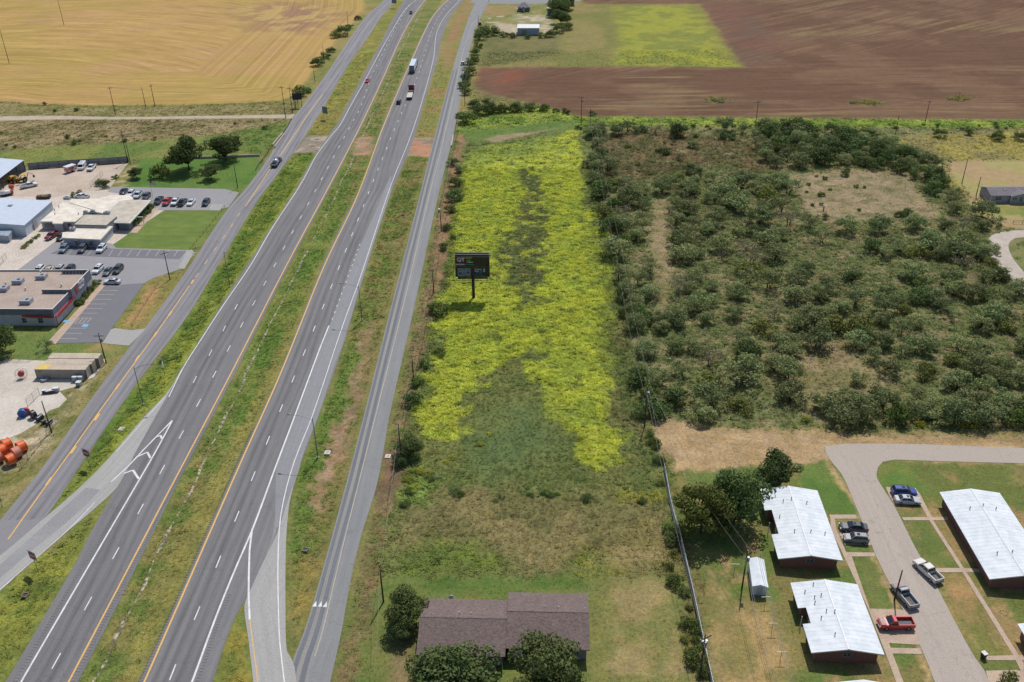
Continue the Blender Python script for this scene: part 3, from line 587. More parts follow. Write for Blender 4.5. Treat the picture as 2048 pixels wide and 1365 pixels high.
zone([(217,495),(232,470),(318,421),(449,416),(456,420),(392,497),(384,500),(376,499)], (112,134,58), (104,128,54), 6, .4, .4, .05, 2, kind='mown')
zone([(0,542),(28,526),(57,526),(48,541)], (108,132,56), (112,134,60), 5, .4, .5)
zone([(225,356),(250,330),(262,332),(290,318),(400,314),(520,312),(522,337),(490,378),(447,380.5),(250,376.5),(222,374)], (84,124,46), (98,130,52), 8, .6, .5, .08, 2)
zone([(222,374),(240,350),(262,332),(268,340),(258,358),(248,376)], (190,164,134), (130,132,72), 3, 2, .8)
# housing lawns
HZ = [(1340,950),(1600,925),(1655,918),(1690,960),(1740,1080),(1790,1190),(1900,1450),(1430,1450),(1385,1190),(1350,1010)]
zone(HZ, (104,124,56), (134,128,74), 7, 1, .8, .1, 2, c=(160,138,92), ck=.62)
zone([(1330,905),(1345,930),(1385,1100),(1425,1300),(1432,1450),(1400,1450),(1360,1150),(1325,960)], (104,118,58), (126,118,72), 4, 1, 1, .3, 2.5)
zone([(1420,1140),(1460,1200),(1540,1230),(1590,1300),(1600,1450),(1440,1450),(1430,1300)], (176,148,98), (146,134,80), 5, 3, .8, .08, 1.5)
zone([(1405,1150),(1418,1130),(1440,1230),(1450,1300),(1445,1450),(1420,1450),(1430,1300)], (164,142,96), (128,126,70), 4, 2, .8)
zone([(1600,928),(1655,920),(1690,960),(1715,1030),(1640,1030),(1590,975)], (92,124,50), (106,130,56), 6, 1, .5, .06, 1.5)
zone([(1700,1112),(1752,1114),(1800,1220),(1742,1218)], (100,124,54), (116,126,62), 5, 1, .6)
zone([(1755,920),(1900,924),(2048,929),(2300,940),(2300,1500),(2020,1500),(1950,1320),(1870,1160),(1790,1015),(1752,948)], (110,122,58), (160,136,90), 7, 1, .7, .08, 2, lo=.46, hi=.62)
zone([(1754,925),(1800,922),(1830,950),(1860,975),(1800,1000),(1760,965)], (96,128,50), (118,128,60), 4, 2, .6)
zone([(1800,1020),(1870,1040),(1900,1140),(1850,1140)], (104,122,56), (112,122,60), 4, 2, .6)
zone([(1870,1150),(1930,1150),(1960,1240),(1915,1250)], (184,146,98), (160,136,88), 4, 3, .7)
zone([(1930,1250),(1985,1270),(2000,1310),(1960,1318)], (176,148,96), (130,130,66), 4, 2, .8)
for q in ([(1658,925),(1685,952),(1711,1012),(1740,1080),(1700,1010),(1672,955),(1648,915)], [(1752,1114),(1790,1190),(1830,1268),(1875,1370),(1865,1372),(1815,1268),(1775,1190),(1745,1114)]):
    zone(q, (196,164,118), (180,152,110), 2, .6, .8)
zone([(612,272),(656,271),(642,303),(586,309)], (178,165,152), (146,136,128), 5, .7, .9, warp=.5, c=(110,104,100), ck=.6)
zone([(714,275),(748,274),(739,311),(705,311)], (184,142,118), (150,132,104), 4, .7, .9, warp=.6)
zone([(819,276),(874,275),(862,315),(808,312)], (190,138,112), (168,140,118), 6, .7, .9, warp=.6, c=(140,128,118), ck=.6)
DITCH = [(GA([(160,930),(260,805),(340,700),(410,600),(470,505),(530,420),(580,345),(600,318)]), 1.3, .75), (GA([(-40,1300),(20,1215),(100,1140),(150,1080)]), 1.6, .5)]
CREST = [(GA([(197.6,1341),(223,1290),(255,1226),(306,1121),(379,981),(468,801),(561,603),(655,419),(700,325)]), 2.2, .45), (GA([(735,640),(705,790),(665,930),(625,1080),(600,1200)]), 2.5, .4), (GA([(830,330),(800,440),(760,560)]), 2.0, .4)]
BARE = []      # building footprints: keep plants off them
def plane_noise(P, s, o, seed): return fnoise(P[:,0], P[:,1], s, o, seed)
def eval_ground(P, height=True):
    n = len(P); col = np.zeros((n, 3)); fur = np.zeros((n, 3)); grain = np.full(n, .8); wh = np.zeros(n); wd = np.zeros(n); rel = np.zeros(n)
    wx = plane_noise(P, 5, 4, 31)-.5; wy = plane_noise(P, 5, 4, 57)-.5
    hfx = plane_noise(P, 1.2, 2, 3)-.5; hfy = plane_noise(P, 1.2, 2, 8)-.5
    det = plane_noise(P, 2.2, 3, 77)
    for k, z in enumerate(ZN):
        Q = P + np.stack([wx, wy], 1)*(3.2*z['warp']) + np.stack([hfx, hfy], 1)*min(1.6, z['soft'])*2.4 if k else P
        d = sdist(Q, z['poly'], z['soft']+.5); al = sstep(-z['soft'], z['soft'], d) if k else np.ones(n)
        ii = np.nonzero(al > 0)[0]
        if not len(ii): continue
        p = P[ii]; a = al[ii][:,None]
        t = sstep(z['lo'], z['hi'], plane_noise(p, z['ps'], 5, 11+k*3))[:,None]
        c = z['a']*(1-t) + z['b']*t
        if z['c'] is not None:
            if z['kind'] in ('gold', 'plough'):
                yy = p[:,1]; xx = p[:,0]
                if z['kind'] == 'gold': dd_ = sdist(p, z['poly'], .1); ph = np.where(dd_ < 62, dd_, .55*yy+.0016*(xx+300)**2) + 3*fnoise(xx, yy, 90, 2, 5)
                else: ph = np.where(yy < 0.28*xx+455, yy, .78*yy-.62*xx) + 10*fnoise(xx, yy, 110, 2, 9)
                st_ = fnoise(ph*1.0, xx*.06, 2.6, 3, 21)
                big = fnoise(xx*.35 if z['kind'] == 'plough' else xx*.7, yy, 34, 4, 44)
                u = sstep(z['ck']-.06, z['ck']+.14, big*.62+st_*.42)[:,None]
                c = c*(1-u) + z['c']*u; c = c*(.86+.28*st_[:,None]); fur[ii,0] = ph; fur[ii,1] = xx; fur[ii,2] = np.maximum(fur[ii,2]*(1-a[:,0]), a[:,0])
            else:
                u = sstep(z['ck'], z['ck']+.12, plane_noise(p, z['ps']*.6, 4, 90+k))[:,None]; c = c*(1-u) + z['c']*u
        if z['kind'] == 'mown':
            s_ = fnoise(p[:,1]*1.0+p[:,0]*.15, p[:,0]*.12, 1.1, 3, 5); c = c*(.84+.34*s_[:,None])
        if z['kind'] not in ('gold','plough','soil'): fur[ii,2] *= (1-a[:,0])
        col[ii] = col[ii]*(1-a) + c*a; a = a[:,0]
        for arr, v in ((grain, z['grain']), (wh, z['wh']), (wd, z['wd'])): arr[ii] = arr[ii]*(1-a) + v*a
    col *= (1 + (det-.5)[:,None]*.5*grain[:,None])
    lum = col @ np.array([.25,.65,.10]); col = lum[:,None] + (col-lum[:,None])*.86; col = np.clip(col, .004, .9)
    m = np.ones(n)
    for q in ROADPOLY + BARE:
        d = sdist(P, q, 1.6); m = np.minimum(m, 1-sstep(-1.3, -.2, d))
    h = np.zeros(n)
    if height:
        for line, wdt, dep in DITCH: h -= dep*np.exp(-(ldist(P, line)/wdt)**2)
        for line, wdt, dep in CREST: h -= dep*np.exp(-(ldist(P, line)/wdt)**2)
        r = sstep(.03, .45, wh)
        h += r*((plane_noise(P, 1.7, 3, 61)-.5)*.5 + (plane_noise(P, .8, 2, 62)-.5)*.25)
        h = h*m - (1-m)*.02
    global FUR; FUR = fur
    return col, grain, h, wh*m, wd*(m > .9)
TILES = [(-150, 150, 84, 262, .5), (-250, 250, 262, 420, .85), (-420, 420, 420, 760, 1.7)]
def build_ground():
    V = []; Fc = []; Cc = []; Gr = []; Fu = []; base = 0
    def grid(x0, x1, y0, y1, s, flatz=None):
        nonlocal base
        nx = max(2, int(round((x1-x0)/s))+1); ny = max(2, int(round((y1-y0)/s))+1)
        X, Y = np.meshgrid(np.linspace(x0, x1, nx), np.linspace(y0, y1, ny)); P = np.stack([X.ravel(), Y.ravel()], 1)
        c, g, h, _, _ = eval_ground(P, flatz is None)
        if flatz is None:
            e = np.minimum.reduce([P[:,0]-x0, x1-P[:,0], P[:,1]-y0, y1-P[:,1]]); h = h*np.clip(e/3, 0, 1)
        V.append(np.column_stack([P, h])); Cc.append(c); Gr.append(g); Fu.append(FUR)
        i = np.arange(nx*ny).reshape(ny, nx); f = np.stack([i[:-1,:-1], i[:-1,1:], i[1:,1:], i[1:,:-1]], -1).reshape(-1, 4)+base
        Fc.append(f); base += nx*ny
    for t in TILES: grid(*t)
    for t in ((-250,-150,84,262,3), (150,250,84,262,3), (-420,-250,84,420,6), (250,420,84,420,6), (-420,420,-40,84,10),
              (-2600,-420,-40,760,60), (420,2600,-40,760,60), (-2600,2600,760,5200,80), (-2600,2600,-600,-40,100)): grid(*t, flatz=1)
    V = np.vstack(V).astype(np.float32); F_ = np.vstack(Fc).astype(np.int32); c = np.clip(np.vstack(Cc), 0.005, .9); g = np.concatenate(Gr)
    me = bpy.data.meshes.new('ground'); me.vertices.add(len(V)); me.vertices.foreach_set('co', V.ravel())
    me.loops.add(F_.size); me.loops.foreach_set('vertex_index', F_.ravel()); me.polygons.add(len(F_))
    me.polygons.foreach_set('loop_start', np.arange(0, F_.size, 4, dtype=np.int32)); me.polygons.foreach_set('loop_total', np.full(len(F_), 4, np.int32))
    me.polygons.foreach_set('use_smooth', np.ones(len(F_), bool)); me.update(calc_edges=True)
    a = me.color_attributes.new('cover', 'FLOAT_COLOR', 'POINT'); a.data.foreach_set('color', np.column_stack([c, g]).astype(np.float32).ravel())
    fa = me.attributes.new('furrow', 'FLOAT_VECTOR', 'POINT'); fa.data.foreach_set('vector', np.vstack(Fu).astype(np.float32).ravel())
    m, nt, b = newmat('ground_cover'); b.inputs['Roughness'].default_value = .95; b.inputs['Specular IOR Level'].default_value = .1
    at = node(nt, 'ShaderNodeAttribute', attribute_name='cover')
    n1 = noise(nt, 1.6, 3, .7); n2 = noise(nt, 5.5, 3, .75); n3 = noise(nt, .35, 3, .6)
    mx = nt.nodes.new('ShaderNodeMath'); mx.operation = 'MULTIPLY_ADD'; nt.links.new(n1, mx.inputs[0]); mx.inputs[1].default_value = .5
    hf = nt.nodes.new('ShaderNodeMath'); hf.operation = 'MULTIPLY'; nt.links.new(n2, hf.inputs[0]); hf.inputs[1].default_value = .5; nt.links.new(hf.outputs[0], mx.inputs[2])
    val = ramp(nt, mx.outputs[0], .32, .68)                      # 0..1 fine mottling
    dark = mixrgb(nt, 1.0, at.outputs['Color'], (.36,.40,.36,1), 'MULTIPLY'); light = mixrgb(nt, 1.0, at.outputs['Color'], (1.55,1.5,1.35,1), 'MULTIPLY')
    mot = mixrgb(nt, val, dark, light)
    col = mixrgb(nt, at.outputs['Alpha'], at.outputs['Color'], mot)
    col = mixrgb(nt, ramp(nt, n3, .35, .7), col, mixrgb(nt, 1.0, col, (1.12,1.04,.9,1), 'MULTIPLY'))
    fu = node(nt, 'ShaderNodeAttribute', attribute_name='furrow'); sp = nt.nodes.new('ShaderNodeSeparateXYZ'); nt.links.new(fu.outputs['Vector'], sp.inputs[0])
    cb = nt.nodes.new('ShaderNodeCombineXYZ'); sm = nt.nodes.new('ShaderNodeMath'); sm.operation = 'MULTIPLY'; sm.inputs[1].default_value = .05; nt.links.new(sp.outputs[0], cb.inputs[0]); nt.links.new(sp.outputs[1], sm.inputs[0]); nt.links.new(sm.outputs[0], cb.inputs[1])
    nf = noise(nt, .55, 4, .75, cb.outputs[0]); fcol = mixrgb(nt, ramp(nt, nf, .3, .7), mixrgb(nt, 1.0, col, (.74,.72,.70,1), 'MULTIPLY'), mixrgb(nt, 1.0, col, (1.24,1.22,1.18,1), 'MULTIPLY'))
    col = mixrgb(nt, sp.outputs[2], col, fcol)
    nt.links.new(col, b.inputs['Base Color'])
    bp = nt.nodes.new('ShaderNodeBump'); bp.inputs['Distance'].default_value = .25; nt.links.new(mx.outputs[0], bp.inputs['Height']); nt.links.new(at.outputs['Alpha'], bp.inputs['Strength']); nt.links.new(bp.outputs[0], b.inputs['Normal'])
    me.materials.append(m)
    return link_mesh('ground', me, kind='structure', label='flat ground of fields, verges and lawns')
# ================================================================== TREES
def leaf_mat(name, c1, c2, k=1.0, trans=.25):
    m, nt, b = newmat(name); b.inputs['Roughness'].default_value = .75; b.inputs['Specular IOR Level'].default_value = .15
    g = nt.nodes.new('ShaderNodeNewGeometry'); oi = nt.nodes.new('ShaderNodeObjectInfo')
    n1 = noise(nt, .9, 2, .6)
    col = mixrgb(nt, g.outputs['Random Per Island'], c1, c2)
    col = mixrgb(nt, ramp(nt, n1, .35, .7), col, mixrgb(nt, 1.0, col, (1.25,1.2,.95,1), 'MULTIPLY'))
    hs = nt.nodes.new('ShaderNodeHueSaturation'); nt.links.new(col, hs.inputs['Color'])
    mr = nt.nodes.new('ShaderNodeMapRange'); mr.inputs['To Min'].default_value = .72; mr.inputs['To Max'].default_value = 1.35; nt.links.new(oi.outputs['Random'], mr.inputs['Value']); nt.links.new(mr.outputs[0], hs.inputs['Value'])
    mh = nt.nodes.new('ShaderNodeMapRange'); mh.inputs['To Min'].default_value = .485; mh.inputs['To Max'].default_value = .515
    fr = nt.nodes.new('ShaderNodeMath'); fr.operation = 'FRACT'; ml = nt.nodes.new('ShaderNodeMath'); ml.operation = 'MULTIPLY'; ml.inputs[1].default_value = 7.3
    nt.links.new(oi.outputs['Random'], ml.inputs[0]); nt.links.new(ml.outputs[0], fr.inputs[0]); nt.links.new(fr.outputs[0], mh.inputs['Value']); nt.links.new(mh.outputs[0], hs.inputs['Hue'])
    nt.links.new(hs.outputs[0], b.inputs['Base Color'])
    tr = nt.nodes.new('ShaderNodeBsdfTranslucent'); nt.links.new(hs.outputs[0], tr.inputs['Color'])
    mxs = nt.nodes.new('ShaderNodeMixShader'); mxs.inputs[0].default_value = trans
    o = nt.nodes['Material Output']; nt.links.new(b.outputs[0], mxs.inputs[1]); nt.links.new(tr.outputs[0], mxs.inputs[2]); nt.links.new(mxs.outputs[0], o.inputs['Surface'])
    return m
ML_MESQ = leaf_mat('mesquite_leaf', (.155,.198,.075,1), (.245,.275,.135,1))
ML_DARK = leaf_mat('dark_leaf', (.070,.112,.036,1), (.130,.172,.062,1))
ML_OAK = leaf_mat('oak_leaf', (.070,.108,.038,1), (.130,.165,.062,1))
ML_GREEN = leaf_mat('green_leaf', (.080,.130,.030,1), (.135,.175,.050,1))
ML_YEL = leaf_mat('yellow_weed', (.24,.27,.03,1), (.32,.30,.05,1))
ML_OLIVE = leaf_mat('olive_leaf', (.105,.135,.035,1), (.19,.20,.055,1))
M_BARK = mat('bark', C(86,74,64), C(62,52,45), scale=2, rough=.95)
M_DEAD = mat('dead_wood', C(150,138,125), C(110,100,90), scale=2, rough=.95)
def crown_mesh(name, m, seed, nlobe, nleaf, leaf, flat_=.62, spread=1.0, lobe=(.26,.42), hollow=.55):
    """unit crown: radius 1, height about 2*flat_; leaf faces spread over many uneven sub-clumps"""
    rs = np.random.RandomState(seed); lobes = []
    for i in range(nlobe):
        a = rs.rand()*2*math.pi; r = (rs.rand()**.55)*.78*spread
        top = math.sqrt(max(0.0, 1-(r/1.05)**2)); zz = flat_*(top*rs.uniform(.15, 1.0))*1.25
        lobes.append((r*math.cos(a), r*math.sin(a), zz, rs.uniform(*lobe)*(1.15 if r < .4 else .9)))
    P = []; N = []
    per = rs.multinomial(nleaf, np.array([l[3]**2 for l in lobes])/sum(l[3]**2 for l in lobes))
    for (x, y, z, r), k in zip(lobes, per):
        d = rs.normal(size=(k, 3)); d /= np.linalg.norm(d, axis=1)[:,None]; d[:,2] = np.where(d[:,2] < -.2, d[:,2]*.4, d[:,2])
        rad = r*(hollow + (1.12-hollow)*rs.rand(k)**.5)
        P.append(np.array([x, y, z]) + d*rad[:,None]*np.array([1, 1, .78])); N.append(d)
    P = np.vstack(P); N = np.vstack(N); n = len(P)
    # stray sprays
    t = rs.normal(size=(n, 3)); t /= np.linalg.norm(t, axis=1)[:,None]; nn = N*.9 + t*.8 + np.array([0,0,.35]); nn /= np.linalg.norm(nn, axis=1)[:,None]
    u = np.cross(nn, rs.normal(size=(n, 3))); u /= np.linalg.norm(u, axis=1)[:,None]; v = np.cross(nn, u)
    s1 = leaf*rs.uniform(.6, 1.5, n)[:,None]; s2 = s1*rs.uniform(.45, .9, n)[:,None]
    V = np.stack([P-u*s1, P-v*s2, P+u*s1, P+v*s2], 1).reshape(-1, 3).astype(np.float32)
    F_ = np.arange(4*n, dtype=np.int32)
    me = bpy.data.meshes.new(name); me.vertices.add(4*n); me.vertices.foreach_set('co', V.ravel()); me.loops.add(4*n); me.loops.foreach_set('vertex_index', F_)
    me.polygons.add(n); me.polygons.foreach_set('loop_start', np.arange(0, 4*n, 4, dtype=np.int32)); me.polygons.foreach_set('loop_total', np.full(n, 4, np.int32)); me.update(calc_edges=True)
    me.materials.append(m); return me, lobes
def trunk_mesh(name, lobes, trunk_h, r0, m, seed, stems=1, lift=.0, twigs=0):
    rs = random.Random(seed); mb = MB()
    for k in range(stems):
        a = rs.random()*6.28; bx, by = (.06*math.cos(a), .06*math.sin(a)) if stems > 1 else (0, 0)
        fork = Vector((bx*4*rs.random(), by*4*rs.random(), trunk_h*(.75+.5*rs.random())))
        mid = Vector((bx*2+rs.uniform(-.03,.03), by*2+rs.uniform(-.03,.03), fork.z*.5))
        mb.tube((bx, by, -.05), mid, r0, r0*.8, 6, False); mb.tube(mid, fork, r0*.8, r0*.62, 6, False)
        for i, l in enumerate(lobes):
            if i % stems != k: continue
            e = Vector((l[0], l[1], l[2]+lift)); md = fork.lerp(e, .5) + Vector((rs.uniform(-.06,.06), rs.uniform(-.06,.06), rs.uniform(-.02,.1)))
            mb.tube(fork, md, r0*.42, r0*.28, 5, False); mb.tube(md, e, r0*.28, r0*.1, 4, False)
            for j in range(twigs):
                q = md.lerp(e, rs.random()) ; mb.tube(q, q+Vector((rs.uniform(-.3,.3), rs.uniform(-.3,.3), rs.uniform(.0,.32))), r0*.1, r0*.03, 3, False)
    return mb.mesh(name, m)
TREEK = {}
def tree_kind(key, m, n, nlobe, nleaf, leaf, flat_, trunk_h, r0, stems=1, lobe=(.26,.42), bark=None, twigs=0, hollow=.55):
    L = []
    for i in range(n):
        cm, lobes = crown_mesh(key+'_crown', m, 100*len(TREEK)+i+1, nlobe, nleaf, leaf, flat_, 1.0, lobe, hollow)
        tm = trunk_mesh(key+'_trunk', [(a, b, c-.02, d) for a, b, c, d in lobes], 0.0, r0, bark or M_BARK, i+5, stems, 0, twigs) if trunk_h is None else \
             trunk_mesh(key+'_trunk', [(a, b, c+trunk_h, d) for a, b, c, d in lobes], trunk_h*.8, r0, bark or M_BARK, i+5, stems, 0, twigs)
        L.append((cm, tm, trunk_h or 0))
    TREEK[key] = L
tree_kind('mesquite', ML_MESQ, 8, 20, 1900, .047, .60, .28, .030, 3, (.22,.36), twigs=2)
tree_kind('thin_mesquite', ML_MESQ, 4, 14, 760, .044, .55, .34, .028, 4, (.18,.32), twigs=4)
ML_PALE = leaf_mat('pale_brush_leaf', (.20,.19,.11,1), (.27,.25,.15,1))
tree_kind('bare_mesquite', ML_PALE, 3, 14, 260, .045, .50, .35, .030, 4, (.18,.32), bark=M_DEAD, twigs=9)
tree_kind('bush', ML_DARK, 5, 12, 1300, .055, .62, .12, .025, 3, (.28,.42))
tree_kind('green_bush', ML_GREEN, 4, 12, 1200, .058, .55, .1, .02, 3, (.26,.42))
tree_kind('olive_bush', ML_OLIVE, 3, 12, 900, .06, .5, .08, .02, 3, (.24,.4))
tree_kind('oak', ML_OAK, 4, 28, 6800, .034, .62, .42, .045, 1, (.20,.34))
tree_kind('dark_oak', ML_DARK, 3, 30, 7600, .032, .72, .24, .045, 1, (.20,.34))
tree_kind('olive_tree', ML_OLIVE, 2, 28, 7600, .034, .85, .22, .05, 1, (.20,.34))
tree_kind('yellow_weed_clump', ML_YEL, 3, 10, 700, .07, .45, .05, .012, 3, (.24,.42), bark=M_DEAD)
_tr = random.Random(11)
def tree(px, py, r, kind, label, cat='tree', group=None, hz=1.0, name=None, var=None, world=None):
    L = TREEK[kind]; cm, tm, th = L[_tr.randrange(len(L)) if var is None else var]
    g = G(px, py) if world is None else Vector(world)
    o = empty(name or {'mesquite':'mesquite_tree','thin_mesquite':'mesquite_tree','bare_mesquite':'mesquite_tree','oak':'oak_tree','dark_oak':'oak_tree','olive_tree':'shade_tree','yellow_weed_clump':'weed_clump'}.get(kind, 'bush'), (g.x, g.y, 0), _tr.random()*6.28, label=label, cat=cat, group=group)
    o.scale = (r, r, r*hz)
    c = link_mesh('crown', cm, o); c.location = (0, 0, th); link_mesh('trunk', tm, o)
    return o
def PX(x, y):
    X, Y, Z = x, y, -CAM_H; dep = Y*_cp - Z*_sp; u, v = X/dep, (Y*_sp + Z*_cp)/dep
    u, v = _cr*u + _sr*v, -_sr*u + _cr*v; return 1024+F_PX*u, 682.5-F_PX*v
def brush_label(x, y, kind, r):
    px, py = PX(x, y); k = {'mesquite':'grey-green mesquite','thin_mesquite':'thin open mesquite','bush':'dark green bushy tree','olive_bush':'olive-green bushy tree','bare_mesquite':'half-bare mesquite'}.get(kind, 'tree'); sz = 'large ' if r > 4.3 else 'small ' if r < 3.5 else ''
    if px < 1345: w = 'between the weedy field and the bare tan path'
    elif py < 455: w = 'left of the mown clearing' if px < 1620 else 'right of the mown clearing'
    elif py < 560: w = 'just right of the bare path, upper half' if px < 1500 else 'directly below the mown clearing' if px < 1840 else 'between the mown clearing and the gravel driveway'
    elif py < 690: w = 'right of the bare path, mid height' if px < 1560 else 'in the middle of the dense brush' if px < 1820 else 'near the right frame edge below the gravel driveway'
    else: w = 'left of the tan opening above the mown strip' if px < 1640 else 'right of the tan opening above the mown strip' if px < 1850 else 'in the lower right corner of the brushland'
    return sz + k + ' ' + w, k + 's ' + w
# ---- brushland on the right: individual mesquites
WOOD = GA([(1182,262),(1240,262),(1330,258),(1480,262),(1600,262),(1760,270),(1890,335),(1940,400),(1985,440),(2060,470),(2150,560),(2250,850),(2048,856),(1700,850),(1420,838),(1320,842),(1262,700),(1235,560),(1205,420),(1175,360)])
HOLES = [GA(h) for h in ([(1560,340),(1700,330),(1812,335),(1860,395),(1890,438),(1800,452),(1660,462),(1600,440),(1580,390)],
    [(1200,262),(1330,275),(1380,262),(1500,268),(1530,330),(1480,345),(1400,330),(1330,352),(1310,395),(1260,372),(1215,330)],
    [(1300,380),(1330,390),(1352,480),(1345,560),(1338,640),(1315,640),(1300,520)],
    [(1600,700),(1670,690),(1720,745),(1770,780),(1760,822),(1700,818),(1620,800),(1575,740)],
    [(1365,720),(1420,735),(1410,790),(1370,780)], [(1450,655),(1490,690),(1450,715),(1415,690)],
    [(1975,455),(2060,452),(2100,600),(2030,560),(1968,500)], [(1900,400),(2048,370),(2048,450),(1990,440)],
    [(1500,835),(1560,800),(1640,820),(1640,850),(1420,850),(1430,835)], [(1900,255),(2048,255),(2048,330),(1930,330)])]
def inside(P, q): return sdist(np.array([P]), q, .1)[0] > 0
BIGB = [  # px, py (ground), radius, kind, label
 (1202,394,5.2,'bush','big dark rounded bush at the right edge of the yellow weeds'),
 (1352,272,5.4,'bush','dark bush on the open grass under the ploughed field'),
 (1329,309,2.8,'bush','small round dark bush left of a pale mesquite on open grass'),
 (1356,318,2.6,'thin_mesquite','thin pale mesquite on the open grass patch'),
 (1386,295,2.6,'mesquite','small upright mesquite at the right of the open grass'),
 (1235,270,4.2,'mesquite','mesquite at the upper left corner of the brushland'),
 (1452,278,3.6,'bush','low wide bush on the open grass near the field edge'),
 (1880,275,3.2,'bush','dark bush above the golden grass at the right'),
 (1938,270,2.4,'bush','small bush above the golden grass by the right utility pole'),
 (1995,280,3.4,'bush','dark bush near the right edge above the golden grass'),
 (2035,280,3.2,'mesquite','mesquite at the right edge above the golden grass'),
 (1420,305,0,'bush',''),
 (1310,826,3.8,'bush','dark bushy tree at the lower left corner of the brushland by the pole'),
 (1283,832,2.6,'bush','dark bush just left of the power pole at the brush corner'),
 (1402,838,3.6,'mesquite','pale mesquite at the brushland corner above the tan strip'),
 (1352,706,2.7,'bush','very dark round bush among the mesquites left of the small clearing'),
 (1975,600,3.6,'bush','large dark green round tree in the right part of the brushland'),
 (1965,498,2.8,'mesquite','mesquite with bare twigs beside the gravel driveway'),
 (1998,452,2.8,'thin_mesquite','sparse mesquite by the rail fence of the grey home'),
 (2000,560,3.4,'bush','dark tree at the left of the gravel driveway'),
 (1490,700,2.9,'mesquite','round grey-green mesquite over the tan clearing'),
 (1405,712,2.6,'thin_mesquite','open branching mesquite beside the tan clearing'),
 (1716,768,2.6,'mesquite','lone mesquite in the tan opening above the mown strip'),
 (1650,438,1.6,'mesquite','small mesquite at the lower left of the mown clearing'),
 (1640,438,0,'bush',''),
 (1690,353,2.0,'bush','dark bush at the top edge of the mown clearing'),
]
placed = []
for px, py, r, k, lab in BIGB:
    if r <= 0: continue
    g = G(px, py); placed.append((g.x, g.y, r)); tree(px, py, r, k, lab, 'tree' if r > 2.6 else 'bush')
def wood_fill(n, poly, rng, rr, kinds, lab, grp, gap=.62, tries=9000, holes=True):
    lo, hi = poly.min(0), poly.max(0); c = 0; T = 0
    while c < n and T < tries:
        T += 1; x = rng.uniform(lo[0], hi[0]); y = rng.uniform(lo[1], hi[1])
        if not inside((x, y), poly) or (holes and any(inside((x, y), h) for h in HOLES)): continue
        dens = fnoise(np.array([x]), np.array([y]), 26, 3, 15)[0]
        if holes and dens < .33: continue
        r = rng.uniform(*rr)*(1.12 if dens > .55 else .92)
        if any((x-a)**2 + (y-b)**2 < ((r+q)*gap)**2 for a, b, q in placed): continue
        placed.append((x, y, r)); k = rng.choice(kinds); l_, g_ = brush_label(x, y, k, r) if lab is None else (lab, grp); tree(0, 0, r, k, l_, 'tree', g_, hz=rng.uniform(.85, 1.15), world=(x, y, 0)); c += 1
    return c
rg = random.Random(4)
DARKSTRIP = GA([(1515,262),(1600,262),(1740,272),(1760,300),(1850,330),(1905,400),(1870,402),(1800,345),(1700,335),(1600,325),(1540,300)])
wood_fill(46, DARKSTRIP, rg, (3.6,5.0), ['bush','bush','mesquite'], 'dark tree in the dense belt above and right of the mown clearing', 'dense belt of dark trees above the mown clearing', .46, holes=False)
EDGE = GA([(1640,800),(1820,815),(2060,815),(2060,850),(1660,850)])
wood_fill(22, EDGE, rg, (3.0,4.0), ['mesquite','green_bush','mesquite'], 'mesquite on the front edge of the brush above the tan mown strip', 'mesquites along the tan mown strip', .55, holes=False)
LEFTB = GA([(1178,262),(1205,300),(1240,420),(1265,560),(1300,700),(1330,830),(1290,830),(1262,700),(1235,560),(1205,420),(1172,330)])
wood_fill(26, LEFTB, rg, (2.8,4.0), ['mesquite','bush','mesquite','green_bush'], 'mesquite under the power line on the left edge of the brushland', 'mesquites under the power line', .58, holes=False)
n = wood_fill(250, WOOD, rg, (2.8,5.1), ['mesquite']*7+['thin_mesquite']*3+['bush','olive_bush','bare_mesquite'], None, None, .53, 26000)
def clump_field(name, poly, n, m, rr, label, seed, holes=True, avoid=.5):
    """undergrowth no one could count: low leafy clumps joined in one mesh"""
    rs = np.random.RandomState(seed); lo, hi = poly.min(0), poly.max(0); P = np.column_stack([rs.uniform(lo[0], hi[0], n*3), rs.uniform(lo[1], hi[1], n*3)])
    P = P[sdist(P, poly, .1) > 0]
    if holes:
        for h in HOLES: P = P[sdist(P, h, .1) < .5]
        P = P[fnoise(P[:,0], P[:,1], 14, 3, 33) > .42]
    P = P[:n]; k = 34; nn = len(P); r = rs.uniform(*rr, nn)
    d = rs.normal(size=(nn, k, 3)); d /= np.linalg.norm(d, axis=2)[...,None]; d[...,2] = np.abs(d[...,2]); rad = rs.uniform(.45, 1.1, (nn, k, 1))
    C0 = np.concatenate([P, np.zeros((nn, 1))], 1)[:,None,:] + d*rad*r[:,None,None]*np.array([1, 1, .75]); C0 = C0.reshape(-1, 3); N = (d + rs.normal(size=d.shape)*.5).reshape(-1, 3); N[:,2] += .4; N /= np.linalg.norm(N, axis=1)[:,None]
    u = np.cross(N, rs.normal(size=N.shape)); u /= np.linalg.norm(u, axis=1)[:,None]; v = np.cross(N, u); s1 = (rs.uniform(.14, .30, (nn, 1, 1))*np.ones((nn, k, 1))).reshape(-1, 1)*rs.uniform(.6, 1.3, (nn*k, 1))
    V = np.stack([C0-u*s1, C0-v*s1*.6, C0+u*s1, C0+v*s1*.6], 1).reshape(-1, 3).astype(np.float32); q = nn*k
    me = bpy.data.meshes.new(name); me.vertices.add(4*q); me.vertices.foreach_set('co', V.ravel()); me.loops.add(4*q); me.loops.foreach_set('vertex_index', np.arange(4*q, dtype=np.int32)); me.polygons.add(q)
    me.polygons.foreach_set('loop_start', np.arange(0, 4*q, 4, dtype=np.int32)); me.polygons.foreach_set('loop_total', np.full(q, 4, np.int32)); me.update(calc_edges=True); me.materials.append(m); return link_mesh(name, me, kind='stuff', label=label)
